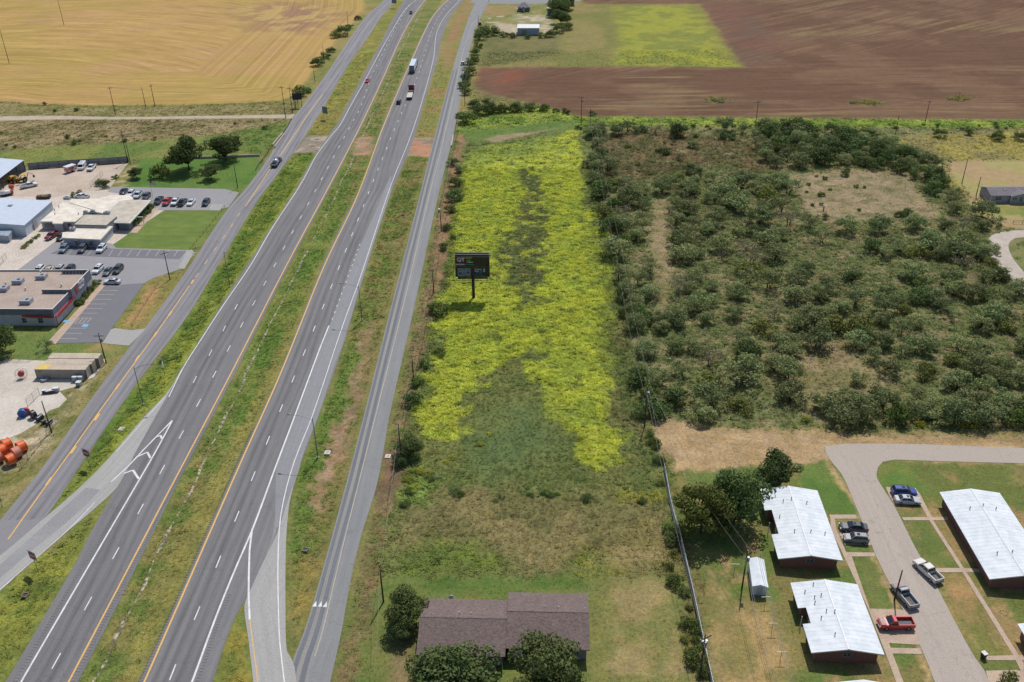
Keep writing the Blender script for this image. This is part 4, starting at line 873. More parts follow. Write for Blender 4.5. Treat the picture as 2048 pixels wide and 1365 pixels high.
clump_field('undergrowth', WOOD, 1500, ML_MESQ, (.4,1.3), 'low grey-green undergrowth between the mesquites', 41); clump_field('undergrowth', WOOD, 500, ML_OLIVE, (.3,.9), 'olive weeds between the mesquites', 42)
clump_field('undergrowth', WOOD, 450, ML_PALE, (.3,.8), 'pale dry brush between the mesquites', 43, avoid=0)
# small shrubs on the mown clearing and in the openings
def shrubs(pts, kind, r, lab, grp, cat='bush'):
    for x, y in pts: tree(x, y, r*_tr.uniform(.75, 1.25), kind, lab, cat, grp)
shrubs([(1584,368),(1632,354),(1651,359),(1617,371),(1660,381),(1614,386),(1712,375),(1728,376),(1717,422),(1642,410),(1625,412),(1705,447),(1694,343)], 'green_bush', 1.0, 'small green shrub on the mown clearing', 'shrubs on the mown clearing')
shrubs([(1642,392)], 'green_bush', 1.4, 'bright green shrub in the middle of the mown clearing', None)
shrubs([(1815,430),(1800,434)], 'green_bush', 2.0, 'bright green bush at the lower right of the mown clearing', 'bushes at the lower right of the mown clearing')
shrubs([(1838,852),(1925,856),(1945,856),(1700,846),(1610,842)], 'yellow_weed_clump', 1.6, 'yellow flowering clump at the edge of the tan mown strip', 'yellow clumps along the mown strip', 'plant')
rb = random.Random(8)
for i in range(46):
    x = rb.uniform(1185, 1500); y = rb.uniform(262, 375)
    if rb.random() < .5: x, y = rb.uniform(1150, 2040), rb.uniform(250, 262)
    tree(x, y, rb.uniform(.7, 1.5), rb.choice(['bush','green_bush','olive_bush']), 'low shrub on the scrubby grass just below the ploughed field', 'bush', 'low shrubs below the ploughed field')
# ---- fence-line bushes between the weedy field and the right frontage road
for x, y, r, k, lab in ((876,628,3.7,'green_bush','round green bush left of the billboard shadow'),(826,806,2.9,'bush','dark bush on the left edge of the weeds above the pole with meters'),
    (818,912,3.6,'dark_oak','dense dark tree beside the pole with meters'),(800,930,1.8,'dark_oak','small dark tree hugging the meter pole'),(835,770,2.2,'green_bush','bush on the left weed edge beside the utility pole'),
    (910,400,3.6,'bush','dark round bush on the guardrail side of the weeds'),(912,372,3.2,'bush','bush just above the dark round one by the guardrail'),(918,345,2.4,'mesquite','slim mesquite among the guardrail bushes'),
    (905,330,2.8,'mesquite','pale mesquite right of the white bridge parapet'),(900,425,2.4,'green_bush','small bush below the dark guardrail bush'),(893,460,2.0,'bush','small bush near the end of the guardrail'),
    (888,500,2.0,'bush','low bush on the weed edge left of the billboard'),(878,720-10,2.0,'green_bush','low shrub on the weed edge below the round green bush'),(845,735,1.8,'green_bush','pale shrub by the frontage fence line'),(905,478,1.4,'green_bush','tiny shrub by the fence line left of the billboard')):
    tree(x, y, r, k, lab, 'bush' if r < 3.5 else 'tree')
for i, (x, y, r) in enumerate(((935,245,5),(960,232,4.6),(985,226,4.4),(1010,224,4.2),(1035,224,4),(1060,222,3.6),(1085,222,3.2),(948,215,3.6),(975,212,3),(1130,228,2.4),(1185,232,2.2),(1112,226,2),(922,236,2.8))):
    tree(x, y, r, 'bush' if i % 3 else 'green_bush', 'dark bush in the roadside thicket below the ploughed field', 'bush', 'thicket below the ploughed field')
for i, (x, y, r) in enumerate(((928,178,4),(933,165,4),(937,150,4),(941,135,3.8),(945,122,3.6),(950,110,3.4),(955,96,3.4),(960,80,5),(930,190,3),(948,128,3))):
    tree(x, y, r, 'bush' if i % 2 else 'green_bush', 'bush in the roadside hedge row beside the ploughed field', 'bush', 'hedge row along the frontage road')
for i, (x, y, r) in enumerate(((1118,32,9),(1128,20,8),(1110,8,7),(1122,48,7),(1135,60,4.5),(1118,66,4.5),(1100,74,4),(1085,76,3),(1024,76,3),(985,72,5),(968,66,4.5),(960,72,4),(1008,74,3),(1055,78,2.6))):
    tree(x, y, r, 'bush' if r < 6 else 'dark_oak', 'tree around the small farm yard at the top', 'tree', 'trees around the small farm yard')
# ---- left side roadside bushes in the golden field edge
for x, y, r, k, lab in ((686,72,5.5,'bush','dark bush on the golden field edge by the left frontage road, uppermost'),(672,76,4,'bush','smaller bush left of the uppermost roadside bush'),
    (634,132,4.5,'bush','dark bush on the golden field edge, midway along the frontage road'),(650,118,3.4,'green_bush','bush beside the midway dark bush on the field edge'),(662,105,3,'green_bush','small bush up the field edge from the midway bush'),
    (600,192,4.6,'bush','dark tree behind the small dark billboard'),(615,186,2.6,'green_bush','small bush right of the dark billboard tree'),(700,58,3,'green_bush','low roadside bush near the top of the left frontage road'),(716,40,3,'green_bush','low roadside bush highest on the field edge')):
    tree(x, y, r, k, lab, 'bush')
for i, (x, y) in enumerate(((135,277),(150,283),(160,284),(148,290),(30,296),(12,292),(2,268),(212,275),(90,210),(155,222),(110,224),(250,284),(470,250),(530,258),(310,280))):
    tree(x, y, rb.uniform(.8, 1.9), 'green_bush' if i % 2 else 'bush', 'low scrub bush on the rough ground beside the sandy track', 'bush', 'scrub bushes beside the sandy track')
# ---- park lawn by the left frontage road
tree(379, 341, 8.6, 'dark_oak', 'largest oak on the lawn beside the left frontage road', hz=1.22, var=0)
tree(451, 322, 7.8, 'dark_oak', 'big spreading oak behind the largest one, nearest the guardrail', hz=1.12, var=1)
tree(423, 359, 4.2, 'oak', 'smaller oak in front of the two big lawn oaks', hz=1.0)
tree(321, 357, 4.0, 'green_bush', 'light green young tree on the lawn left of the largest oak', hz=1.5, name='young_tree')
tree(273, 357, 3.0, 'oak', 'small dark tree at the left of the oak lawn', hz=1.1)
tree(199, 371, 2.2, 'bush', 'left one of two round shrubs on the gravel yard edge', 'bush'); tree(210, 373, 2.4, 'bush', 'right one of two round shrubs on the gravel yard edge', 'bush')
tree(231, 357, 1.5, 'green_bush', 'small shrub by the gravel corner of the oak lawn', 'bush')
tree(150, 394, 1.7, 'bush', 'dark shrub behind the office roof edge, left', 'bush'); tree(160, 389, 1.5, 'bush', 'dark shrub behind the office roof edge, right', 'bush')
tree(-8, 712, 6.2, 'dark_oak', 'large dark tree cut by the left frame edge below the grey store', hz=1.1)
tree(93, 701, 2.2, 'thin_mesquite', 'leaning bare little tree on the lawn above the containers', hz=1.3)
for x, y, r, lab in ((192,570,1.7,'round clipped bush at the far front corner of the store'),(155,611,1.7,'round clipped bush beside the store entrance canopy')):
    tree(x, y, r, 'green_bush', lab, 'bush', hz=.9)
for i in range(9):
    t = i/8; tree(186-t*24, 574+t*34, .8+.25*(i % 3), 'olive_bush' if i % 2 else 'bush', 'low shrub in the bed along the store front wall', 'bush', 'shrubs along the store front wall')
for i in range(12):
    t = i/11; tree(304-t*34, 416+t*34, 1.5+.2*(i % 2), 'bush', 'dark shrub in the hedge under the office roof edge by the lawn', 'bush', 'hedge under the office roof edge')
for i, (x, y) in enumerate(((52,493),(58,488),(63,485),(48,497),(70,478),(76,474))): tree(x, y, 1.1, 'olive_bush', 'reddish shrub in the row beside the metal warehouse', 'bush', 'shrubs beside the metal warehouse')
# ---- right housing
tree(1402, 1066, 5.9, 'olive_tree', 'yellow-green tree nearest the fence beside the upper white roof', hz=1.35, var=0)
tree(1468, 1048, 6.8, 'dark_oak', 'dark tree leaning over the left edge of the upper white roof', hz=1.25, var=2)
tree(1550, 968, 4.8, 'dark_oak', 'dense green tree directly behind the upper white roof', hz=1.2, var=0)
tree(2015, 1368, 2.0, 'olive_bush', 'leafy treetop at the lower right frame corner', hz=1.2)
tree(815, 1245, 4.2, 'dark_oak', 'dark tree at the left end of the brown-roofed house', hz=1.2, var=1)
tree(806, 1275, 2.6, 'oak', 'lower dark tree in front of the tree at the left house end', hz=1.0)
tree(912, 1392, 7.0, 'oak', 'large tree in front of the brown roof, left one', hz=1.0, var=0)
tree(1090, 1388, 6.6, 'oak', 'large tree in front of the brown roof, right one', hz=1.05, var=1)
tree(862, 1385, 3.6, 'oak', 'smaller tree left of the large left tree at the brown-roofed house', hz=.9)
tree(1345, 1085, 2.0, 'bush', 'dark bush against the tall fence beside the housing', 'bush'); tree(1338, 1060, 1.7, 'green_bush', 'bush above the dark one against the tall fence', 'bush')
for i, (x, y, r, k) in enumerate(((1318,925,1.5,'bush'),(1307,893,1.9,'green_bush'),(1299,872,1.3,'green_bush'),(1321,970,1.0,'olive_bush'),(1348,1112,1.2,'olive_bush'),(1352,1168,1.9,'green_bush'),(1369,1190,1.2,'bush'),(1377,1219,1.0,'olive_bush'),(1381,1258,2.1,'green_bush'),(1393,1290,1.4,'green_bush'),(1390,1318,2.2,'green_bush'),(1403,1346,1.5,'bush'),(1336,1135,1.4,'olive_bush'),(1372,1282,1.1,'olive_bush'))):
    tree(x, y, r, k, 'bush along the outside of the tall metal fence', 'bush', 'bushes along the tall metal fence')
for x, y, r in ((1657,1088,1.1),(1647,1052,1.2)): tree(x, y, r, 'bush', 'dark shrub under the right eave of the upper white roof', 'bush', 'shrubs under the upper white roof')
for i, (x, y, r) in enumerate(((912,985,1.5),(921,990,1.0),(1003,996,.8),(1092,988,1.3),(1101,993,1.0),(1113,991,.8),(1172,1000,1.4),(1184,997,.7),(1283,1004,1.1),(1251,978,.7),(860,960,1.5),(820,985,1.3),(810,1010,1.2),(1060,992,.9),(990,1003,.8))):
    tree(x, y, r, 'green_bush' if i % 2 else 'bush', 'taller weed clump along the darker line across the field', 'bush', 'weed clumps across the field', hz=.7)
for i, (x, y, r) in enumerate(((960,890,1.2),(905,917,1.0),(1205,720,1.2),(895,925,.9),(1160,880,1.2),(1100,770,1.1),(980,870,.9),(815,960,1.3),(840,945,1.5),(862,950,1.2),(830,975,1.2))):
    tree(x, y, r, 'yellow_weed_clump', 'yellow-green weed clump standing out on the darker grass', 'plant', 'yellow-green weed clumps', hz=.6)
# ================================================================== BUILDINGS
def ribbed(name, c1, c2, period=.3, axis=0, rough=.4):
    m, nt, b = newmat(name); b.inputs['Roughness'].default_value = rough; b.inputs['Specular IOR Level'].default_value = .2
    tc = nt.nodes.new('ShaderNodeTexCoord'); sp = nt.nodes.new('ShaderNodeSeparateXYZ'); nt.links.new(tc.outputs['Object'], sp.inputs[0])
    mm = nt.nodes.new('ShaderNodeMath'); mm.operation = 'PINGPONG'; mm.inputs[1].default_value = period/2; nt.links.new(sp.outputs[axis], mm.inputs[0])
    n1 = noise(nt, .6, 4, .6, tc.outputs['Object']); n2 = noise(nt, 6, 2, .6, tc.outputs['Object'])
    col = mixrgb(nt, ramp(nt, n1, .35, .7), c1, c2); col = mixrgb(nt, .18, col, mixrgb(nt, 1.0, col, ramp(nt, n2, .2, .8), 'OVERLAY')); nt.links.new(col, b.inputs['Base Color'])
    bump(nt, mm.outputs[0], .5, .06, b); return m
M_BRICK, nt, b = newmat('red_brick_wall'); b.inputs['Roughness'].default_value = .9
tc = nt.nodes.new('ShaderNodeTexCoord'); sx = nt.nodes.new('ShaderNodeSeparateXYZ'); nt.links.new(tc.outputs['Object'], sx.inputs[0])
ad = nt.nodes.new('ShaderNodeMath'); ad.operation = 'ADD'; nt.links.new(sx.outputs[0], ad.inputs[0]); nt.links.new(sx.outputs[1], ad.inputs[1])
cx = nt.nodes.new('ShaderNodeCombineXYZ'); nt.links.new(ad.outputs[0], cx.inputs[0]); nt.links.new(sx.outputs[2], cx.inputs[1])
bk = nt.nodes.new('ShaderNodeTexBrick'); bk.inputs['Scale'].default_value = 1.0; bk.inputs['Brick Width'].default_value = .22; bk.inputs['Row Height'].default_value = .075; bk.inputs['Mortar Size'].default_value = .006
bk.inputs['Color1'].default_value = (.20,.062,.04,1); bk.inputs['Color2'].default_value = (.13,.045,.032,1); bk.inputs['Mortar'].default_value = (.28,.24,.2,1)
nt.links.new(cx.outputs[0], bk.inputs['Vector']); nt.links.new(bk.outputs['Color'], b.inputs['Base Color'])
M_SHINGLE, nt, b = newmat('brown_shingles'); b.inputs['Roughness'].default_value = .95
tc = nt.nodes.new('ShaderNodeTexCoord'); bk = nt.nodes.new('ShaderNodeTexBrick'); bk.inputs['Scale'].default_value = 1.0; bk.inputs['Brick Width'].default_value = .33; bk.inputs['Row Height'].default_value = .16; bk.inputs['Mortar Size'].default_value = .008; bk.inputs['Bias'].default_value = 0
bk.inputs['Color1'].default_value = C(132,116,110); bk.inputs['Color2'].default_value = C(106,91,87); bk.inputs['Mortar'].default_value = C(84,72,72)
nt.links.new(tc.outputs['Object'], bk.inputs['Vector']); n2 = noise(nt, 7, 3, .7, tc.outputs['Object']); n3 = noise(nt, .5, 4, .6, tc.outputs['Object'])
c_ = mixrgb(nt, .5, bk.outputs['Color'], mixrgb(nt, 1.0, bk.outputs['Color'], ramp(nt, n2, .25, .75), 'OVERLAY')); c_ = mixrgb(nt, ramp(nt, n3, .4, .7), c_, mixrgb(nt, 1.0, c_, (1.12,1.1,1.1,1), 'MULTIPLY'))
nt.links.new(c_, b.inputs['Base Color']); bump(nt, bk.outputs['Fac'], .5, .03, b)
M_RIBW = ribbed('white_metal_roofing', C(234,238,241), C(208,216,222), .30, 1, .7)
M_RIBB = ribbed('pale_blue_metal_roofing', C(206,214,226), C(194,204,218), .5, 0)
M_RIBG = ribbed('grey_metal_siding', C(172,182,192), C(150,160,170), .4, 0)
M_WALLW = ribbed('white_metal_siding', C(214,222,232), C(196,206,218), .4, 1)
M_FLAT = mat('pale_membrane_roof', C(240,231,216), C(214,203,186), scale=.35, rough=.9, bmp=.2)
M_FLAT2 = mat('stained_membrane_roof', C(208,198,180), C(176,166,150), scale=.5, rough=.9, bmp=.2, lo=.3, hi=.7)
M_TARG = mat('tan_gravel_roof', C(182,164,150), C(168,150,137), scale=.25, rough=.95, bmp=.4)
M_BLOCK = mat('grey_block_wall', C(190,192,198), C(172,174,182), scale=.6, rough=.9, bmp=.15)
M_BLOCKD = mat('dark_grey_wall', C(124,128,140), C(108,112,126), scale=.6, rough=.85, bmp=.15)
M_TRIM = mat('white_trim', C(226,222,214), C(208,204,196), scale=1, rough=.6)
M_REDT = mat('red_canopy_paint', C(186,40,48), C(160,36,42), scale=1, rough=.45)
M_FRAME = mat('window_frame', C(190,190,190), rough=.5)
M_WIN = mat('window_glass', (.03,.035,.045,1), (.045,.05,.06,1), rough=.08, spec=.7)
M_HVAC = mat('hvac_casing', C(178,182,190), C(150,154,162), scale=1.5, rough=.5, metal=.2)
M_PIPE = mat('vent_pipe', C(88,86,88), C(70,68,70), scale=2, rough=.6)
M_VINYL = mat('grey_vinyl_siding', C(168,168,178), C(154,154,164), scale=.7, rough=.7)
M_GSHIN = mat('grey_shingles', C(134,128,132), C(118,112,118), scale=1.2, rough=.95, bmp=.4)
def frame_from(p0, p1, z=0.0):
    """local frame of a building: origin p0, x axis towards p1 (both world points)"""
    d = Vector(p1)-Vector(p0); return math.atan2(d.y, d.x), Vector((d.x, d.y, 0)).length
def box_part(name, x0, x1, y0, y1, z0, z1, m, par, **k): return MB().box(x0, x1, y0, y1, z0, z1).build(name, m, par, **k)
def window(par, x, y, z, w_, h, face, m=None):
    """framed window on a wall facing -y ('s'), +x ('e') or -x ('w'); 3 cm proud frame, pane recessed in it"""
    mb = MB(); t = .05; d = .06
    def P(u0, u1, z0, z1, o0, o1):
        if face == 's': return (x+u0, x+u1, y-o1, y-o0, z+z0, z+z1)
        if face == 'e': return (x+o0, x+o1, y+u0, y+u1, z+z0, z+z1)
        return (x-o1, x-o0, y+u0, y+u1, z+z0, z+z1)
    mb.box(*P(-w_/2, w_/2, -t, 0, .003, d)); mb.box(*P(-w_/2, w_/2, h, h+t, .003, d)); mb.box(*P(-w_/2-t, -w_/2, -t, h+t, .003, d)); mb.box(*P(w_/2, w_/2+t, -t, h+t, .003, d)); mb.box(*P(-.02, .02, 0, h, .003, d*.9)); mb.box(*P(-w_/2, -.02, h/2-.02, h/2+.02, .003, d*.8)); mb.box(*P(.02, w_/2, h/2-.02, h/2+.02, .003, d*.8))
    f = mb.build('window', m or M_FRAME, par); MB().box(*P(-w_/2, w_/2, 0, h, .004, .02)).build('pane', M_WIN, f); return f
def door(par, x, y, w_, h, face, m):
    mb = MB()
    mb.box(*( (x-w_/2, x+w_/2, y-.05, y-.003, 0, h) if face == 's' else (x+.003, x+.05, y-w_/2, y+w_/2, 0, h) if face == 'e' else (x-.05, x-.003, y-w_/2, y+w_/2, 0, h) ))
    d = mb.build('door', m, par); k = MB(); 
    k.ball((x+w_*.35, y-.08, h*.48) if face == 's' else (x+(.08 if face == 'e' else -.08), y+w_*.35, h*.48), .04, .04, .04, 6, 4); k.build('handle', M_STEEL, d); return d
def pipes(par, pts, m=None, r=.07, h=.5):
    for x, y, z in pts:
        p = MB().tube((x, y, z-.15), (x, y, z+h), r, n=8).build('vent_pipe', m or M_PIPE, par)
        MB().tube((x, y, z+h), (x, y, z+h+.07), r*1.7, r*1.2, 8).build('cap', m or M_PIPE, p)
def foot(o, poly, pad=.0):
    c, s_ = math.cos(o.rotation_euler.z), math.sin(o.rotation_euler.z)
    BARE.append(np.array([(o.location.x + x*c - y*s_, o.location.y + x*s_ + y*c) for x, y in poly]))
# ---- white-roofed brick row houses -------------------------------------------------
def row_house(corner_l, corner_r, depth, eave_h, rise, outline, label, vents, inset=.75, ridge_f=None, win=True, back_off=0):
    """front eave corners (pixels, at eave height); outline = roof outline in local coords (x right, y back)"""
    a, b = G(*corner_l, eave_h), G(*corner_r, eave_h); rz, W = frame_from(a, b)
    o = empty('brick_house', (a.x, a.y, 0), rz, label=label, cat='house')
    rx = (ridge_f or .5)*W
    def zt(x): return eave_h + rise*(1-abs(x-rx)/max(rx, W-rx))
    # roof: two slopes cut at the ridge, 12 cm thick; outline follows the notched left edge
    mb = MB(); yl = outline(W, depth)
    left = [(x, y) for x, y in yl if x < rx-.01]; 

    polyL = [(rx, 0), (rx, depth)] + left           # left = points from back-left to front-left
    polyR = [(rx, 0), (W, 0), (W, depth), (rx, depth)]
    for pl, nm in ((polyL, 'roof_slope'), (polyR, 'roof_slope')):
        m_ = MB(); q = pl if area2(pl) > 0 else pl[::-1]; n = len(q)
        vs = [(x, y, zt(x)-.12) for x, y in q] + [(x, y, zt(x)) for x, y in q]
        m_.add(vs, [tuple(range(n-1,-1,-1)), tuple(range(n, 2*n))] + [(i, (i+1)%n, n+(i+1)%n, n+i) for i in range(n)]); m_.build(nm, M_RIBW, o)
    sm_ = MB(); y_ = .5
    while y_ < depth-.2:
        for x0, x1 in ((max([.02]+[px_+.02 for px_, py_ in left if px_ > .3]) if (len(left) > 3 and min(py_ for px_, py_ in left if px_ > .3) < y_ < max(py_ for px_, py_ in left if px_ > .3)) else .02, rx-.16), (rx+.16, W-.02)):
            a0, a1 = zt(x0), zt(x1); sm_.add([(x0,y_-.025,a0+.002),(x1,y_-.025,a1+.002),(x1,y_+.025,a1+.002),(x0,y_+.025,a0+.002),(x0,y_-.025,a0+.014),(x1,y_-.025,a1+.014),(x1,y_+.025,a1+.014),(x0,y_+.025,a0+.014)], [(4,5,6,7),(0,1,5,4),(1,2,6,5),(2,3,7,6),(3,0,4,7)])
        y_ += .91
    sm_.build('roof_seams', M_RIBW, o)
    # ridge cap and edge trim
    r_ = MB(); r_.box(rx-.14, rx+.14, .0, depth, zt(rx)-.02, zt(rx)+.05); r_.build('ridge_cap', M_WHITEM, o)
    # walls with gables
    w0, w1 = inset, W-inset; d0, d1 = .45, depth-.45
    wl = [(w0, d0), (w1, d0), (w1, d1), (w0, d1)]
    nx = [p for p in left if p[0] > .3 and p[0] < rx-1]
    if nx: # notch
        ys = sorted(p[1] for p in nx); xn = max(p[0] for p in nx)
        wl = [(w0, d0), (w1, d0), (w1, d1), (w0, d1), (w0, ys[-1]+.4), (xn+inset*.6, ys[-1]+.4), (xn+inset*.6, ys[0]-.4), (w0, ys[0]-.4)]
        box_part('porch_post', w0-.5, w0-.38, (ys[0]+ys[-1])/2-.06, (ys[0]+ys[-1])/2+.06, 0, zt(w0-.45)-.14, M_TRIM, o)
        door(o, xn+inset*.6, (ys[0]+ys[-1])/2, .95, 2.05, 'w', M_TRIM)
    m_ = MB(); pts = [];
    for i, p in enumerate(wl):
        pts.append(p); q = wl[(i+1) % len(wl)]
        if (p[0]-rx)*(q[0]-rx) < 0 and abs(p[1]-q[1]) < .01: pts.append((rx, p[1]))
    m_.prism(pts, 0, [zt(x)-.125 for x, y in pts]); m_.build('wall', M_BRICK, o)
    # gable band: pale fascia under the roof edge at the front
    f = MB(); 
    for x0, x1 in ((0, rx), (rx, W)):
        f.add([(x0, -.02, zt(x0)-.22), (x1, -.02, zt(x1)-.22), (x1, -.02, zt(x1)-.005), (x0, -.02, zt(x0)-.005), (x0, -.002, zt(x0)-.22), (x1, -.002, zt(x1)-.22), (x1, -.002, zt(x1)-.005), (x0, -.002, zt(x0)-.005)],
              [(0,1,2,3),(7,6,5,4),(0,4,5,1),(3,2,6,7),(0,3,7,4),(1,5,6,2)])
    f.build('fascia', M_TRIM, o)
    if win: window(o, rx+.1, d0, 1.35, 1.15, .85, 's')
    for y in (depth*.2, depth*.42, depth*.62, depth*.82): window(o, w1, y, 1.0, 1.3, 1.1, 'e')
    for y in (depth*.16, depth*.84): window(o, w0, y, 1.2, .9, .8, 'w')
    door(o, w1, depth*.31, .95, 2.05, 'e', M_TRIM); door(o, w1, depth*.71, .95, 2.05, 'e', M_TRIM)
    pipes(o, [(x*W, y*depth, zt(x*W)) for x, y in vents])
    foot(o, wl); return o
row_house((1573+49.7,1305.8), (1769,1309.7), 14.9, 2.5, .95, lambda W, D: [(0, D), (0, 9.2), (1.25, 9.2), (1.25, 5.8), (.0, 5.8), (0, 0)],
    'lower white-roofed brick house beside the red pickup', [(.31,.93),(.16,.83),(.37,.76),(.27,.74),(.25,.66),(.48,.51),(.37,.53),(.27,.44),(.38,.2)])
row_house((1556.5,1117.8), (1686,1121.5), 19.0, 2.5, .95, lambda W, D: [(0, D), (0, 12.8), (1.25, 12.8), (1.25, 6.2), (0, 6.2), (0, 0)],
    'upper white-roofed brick house behind the long white shed', [(.47,.79),(.72,.76),(.33,.77),(.2,.55),(.36,.33),(.62,.33),(.85,.33)])
row_house((1979,1158.6), (2115,1160.7), 22.9, 2.5, .95, lambda W, D: [(0, D), (0, 0)], 'longest white-roofed brick house on the right side of the street', [(.3,.76),(.52,.78),(.72,.76),(.3,.24),(.52,.24),(.72,.22)], win=False)

# roof ends that only just enter the frame
def sliver_house(back_l, back_r, peak, depth, label):
    a, b = G(*back_l, 2.5), G(*back_r, 2.5); rz, W = frame_from(a, b); o = empty('brick_house', (a.x, a.y, 0), rz, label=label, cat='house')
    rx = W*.5; 
    for pl in ([(0, -depth), (rx, -depth), (rx, 0), (0, 0)], [(rx, -depth), (W, -depth), (W, 0), (rx, 0)]):
        vs = [(x, y, 2.5+.95*(1-abs(x-rx)/rx)-.12) for x, y in pl] + [(x, y, 2.5+.95*(1-abs(x-rx)/rx)) for x, y in pl]
        MB().add(vs, [(3,2,1,0),(4,5,6,7),(0,1,5,4),(1,2,6,5),(2,3,7,6),(3,0,4,7)]).build('roof_slope', M_RIBW, o)
    MB().prism([(.75, -depth+.5), (rx, -depth+.5), (W-.75, -depth+.5), (W-.75, -.5), (rx, -.5), (.75, -.5)], 0, [2.7, 3.3, 2.7, 2.7, 3.3, 2.7]).build('wall', M_BRICK, o)
    window(o, .75, -depth*.5, 1.1, 1.2, 1.0, 'w'); foot(o, [(.75,-depth), (W-.75,-depth), (W-.75,-.5), (.75,-.5)]); return o
sliver_house((1660,1366), (1790,1370), None, 14, 'white roof just showing at the bottom edge below the lower brick house')
sliver_house((2035,1248), (2190,1248), None, 15, 'white roof corner at the right edge near the lower walk')
# ---- long narrow white shed
a, b = G(1508,1172,2.1), G(1533,1174,2.1); rz, W = frame_from(a, b); W = 2.5; o = empty('garden_shed', (a.x-.2, a.y, 0), rz, label='long narrow white shed beside the utility pole', cat='shed'); D = 6.6
MB().prism([(.08,.08), (W/2,.08), (W-.08,.08), (W-.08,D-.08), (W/2,D-.08), (.08,D-.08)], 0, [2.0,2.42,2.0,2.0,2.42,2.0]).build('wall', M_WALLW, o)
for x0, x1 in ((-.08, W/2), (W/2, W+.08)):
    z = lambda x: 2.08+.45*(1-abs(x-W/2)/(W/2))
    vs = [(x, y, z(x)+t) for t in (-.05, .0) for x, y in ((x0,-.08),(x1,-.08),(x1,D+.08),(x0,D+.08))]
    MB().add(vs, [(3,2,1,0),(4,5,6,7),(0,1,5,4),(1,2,6,5),(2,3,7,6),(3,0,4,7)]).build('roof_slope', M_RIBW, o)
door(o, W/2, .08, .9, 1.8, 's', M_FRAME); foot(o, [(0,0),(W,0),(W,D),(0,D)])
# ---- brown-shingled duplex at the bottom
a, b = G(833,1310,2.7), G(1010,1314,2.7); rz, W1 = frame_from(a, b); o = empty('brown_house', (a.x, a.y, 0), rz, label='long brown-shingled house behind two trees at the bottom', cat='house')
def loc(px, py, z): return local(o, G(px, py, z))
def gable_roof(x0, x1, yf, yr, yb, ze, zr, ang=True):
    t = .14
    for ya, za, yb_, zb in ((yf, ze, yr, zr), (yr, zr, yb, ze)):
        vs = [(x0, ya, za-t), (x1, ya, za-t), (x1, yb_, zb-t), (x0, yb_, zb-t), (x0, ya, za), (x1, ya, za), (x1, yb_, zb), (x0, yb_, zb)]
        MB().add(vs, [(3,2,1,0),(4,5,6,7),(0,1,5,4),(1,2,6,5),(2,3,7,6),(3,0,4,7)]).build('roof_slope', M_SHINGLE, o)
    MB().box(x0, x1, yr-.12, yr+.12, zr-.03, zr+.03).build('ridge_cap', M_SHINGLE, o)
    MB().prism([(x0+.5, yf+.6), (x1-.5, yf+.6), (x1-.5, yr), (x1-.5, yb-.5), (x0+.5, yb-.5), (x0+.5, yr)], 0, [ze-.16+.1, ze-.16+.1, zr-.2, ze-.06, ze-.06, zr-.2]).build('wall', M_BLOCKD, o)
xs = loc(1011,1300,2.7).x; x_end = loc(1180,1300,2.7).x
yb1 = loc(850,1197,2.7).y; yr1 = loc(842,1234,4.2).y; yb2 = loc(1090,1187,2.7).y; yr2 = loc(1090,1224,4.3).y; yf2 = loc(1100,1300,2.7).y
gable_roof(-.1, xs, 0, yr1, yb1, 2.7, 4.2); gable_roof(xs+.02, x_end, yf2, yr2, yb2, 2.8, 4.35)
for x, y in ((xs*.44, yr1+1.2), (xs*.58, yr1+1.1)): pipes(o, [(x, y, 3.9)], M_TRIM, .06, .3)
for x, y in ((xs+6.2, yr2+1.2), (xs+8.3, yr2+1.2)): pipes(o, [(x, y, 4.0)], M_TRIM, .06, .3)
window(o, 3, .6, 1.0, 1.5, 1.1, 's'); window(o, 8.5, .6, 1.0, 1.5, 1.1, 's'); window(o, xs+4, yf2+.6, 1.0, 1.5, 1.1, 's'); window(o, xs+8.6, yf2+.6, 1.0, 1.5, 1.1, 's'); door(o, xs+2, yf2+.6, .95, 2.0, 's', M_TRIM)
foot(o, [(.3,.4),(x_end-.3,.4),(x_end-.3,yb2-.4),(.3,yb1-.4)])
g = G(904,1199,0); q = empty('satellite_dish', (g.x, g.y-1.2, 0), label='white satellite dish behind the left end of the brown roof', cat='satellite dish')
MB().tube((0,0,0), (0,0,1.5), .05, n=6).build('mast', M_STEEL, q); MB().ball((0,-.15,1.8), .45, .16, .55, 12, 8).build('dish', M_WHITEM, q); MB().tube((0,-.3,1.7), (.1,-.9,1.8), .03, n=5).build('feed_arm', M_STEEL, q)
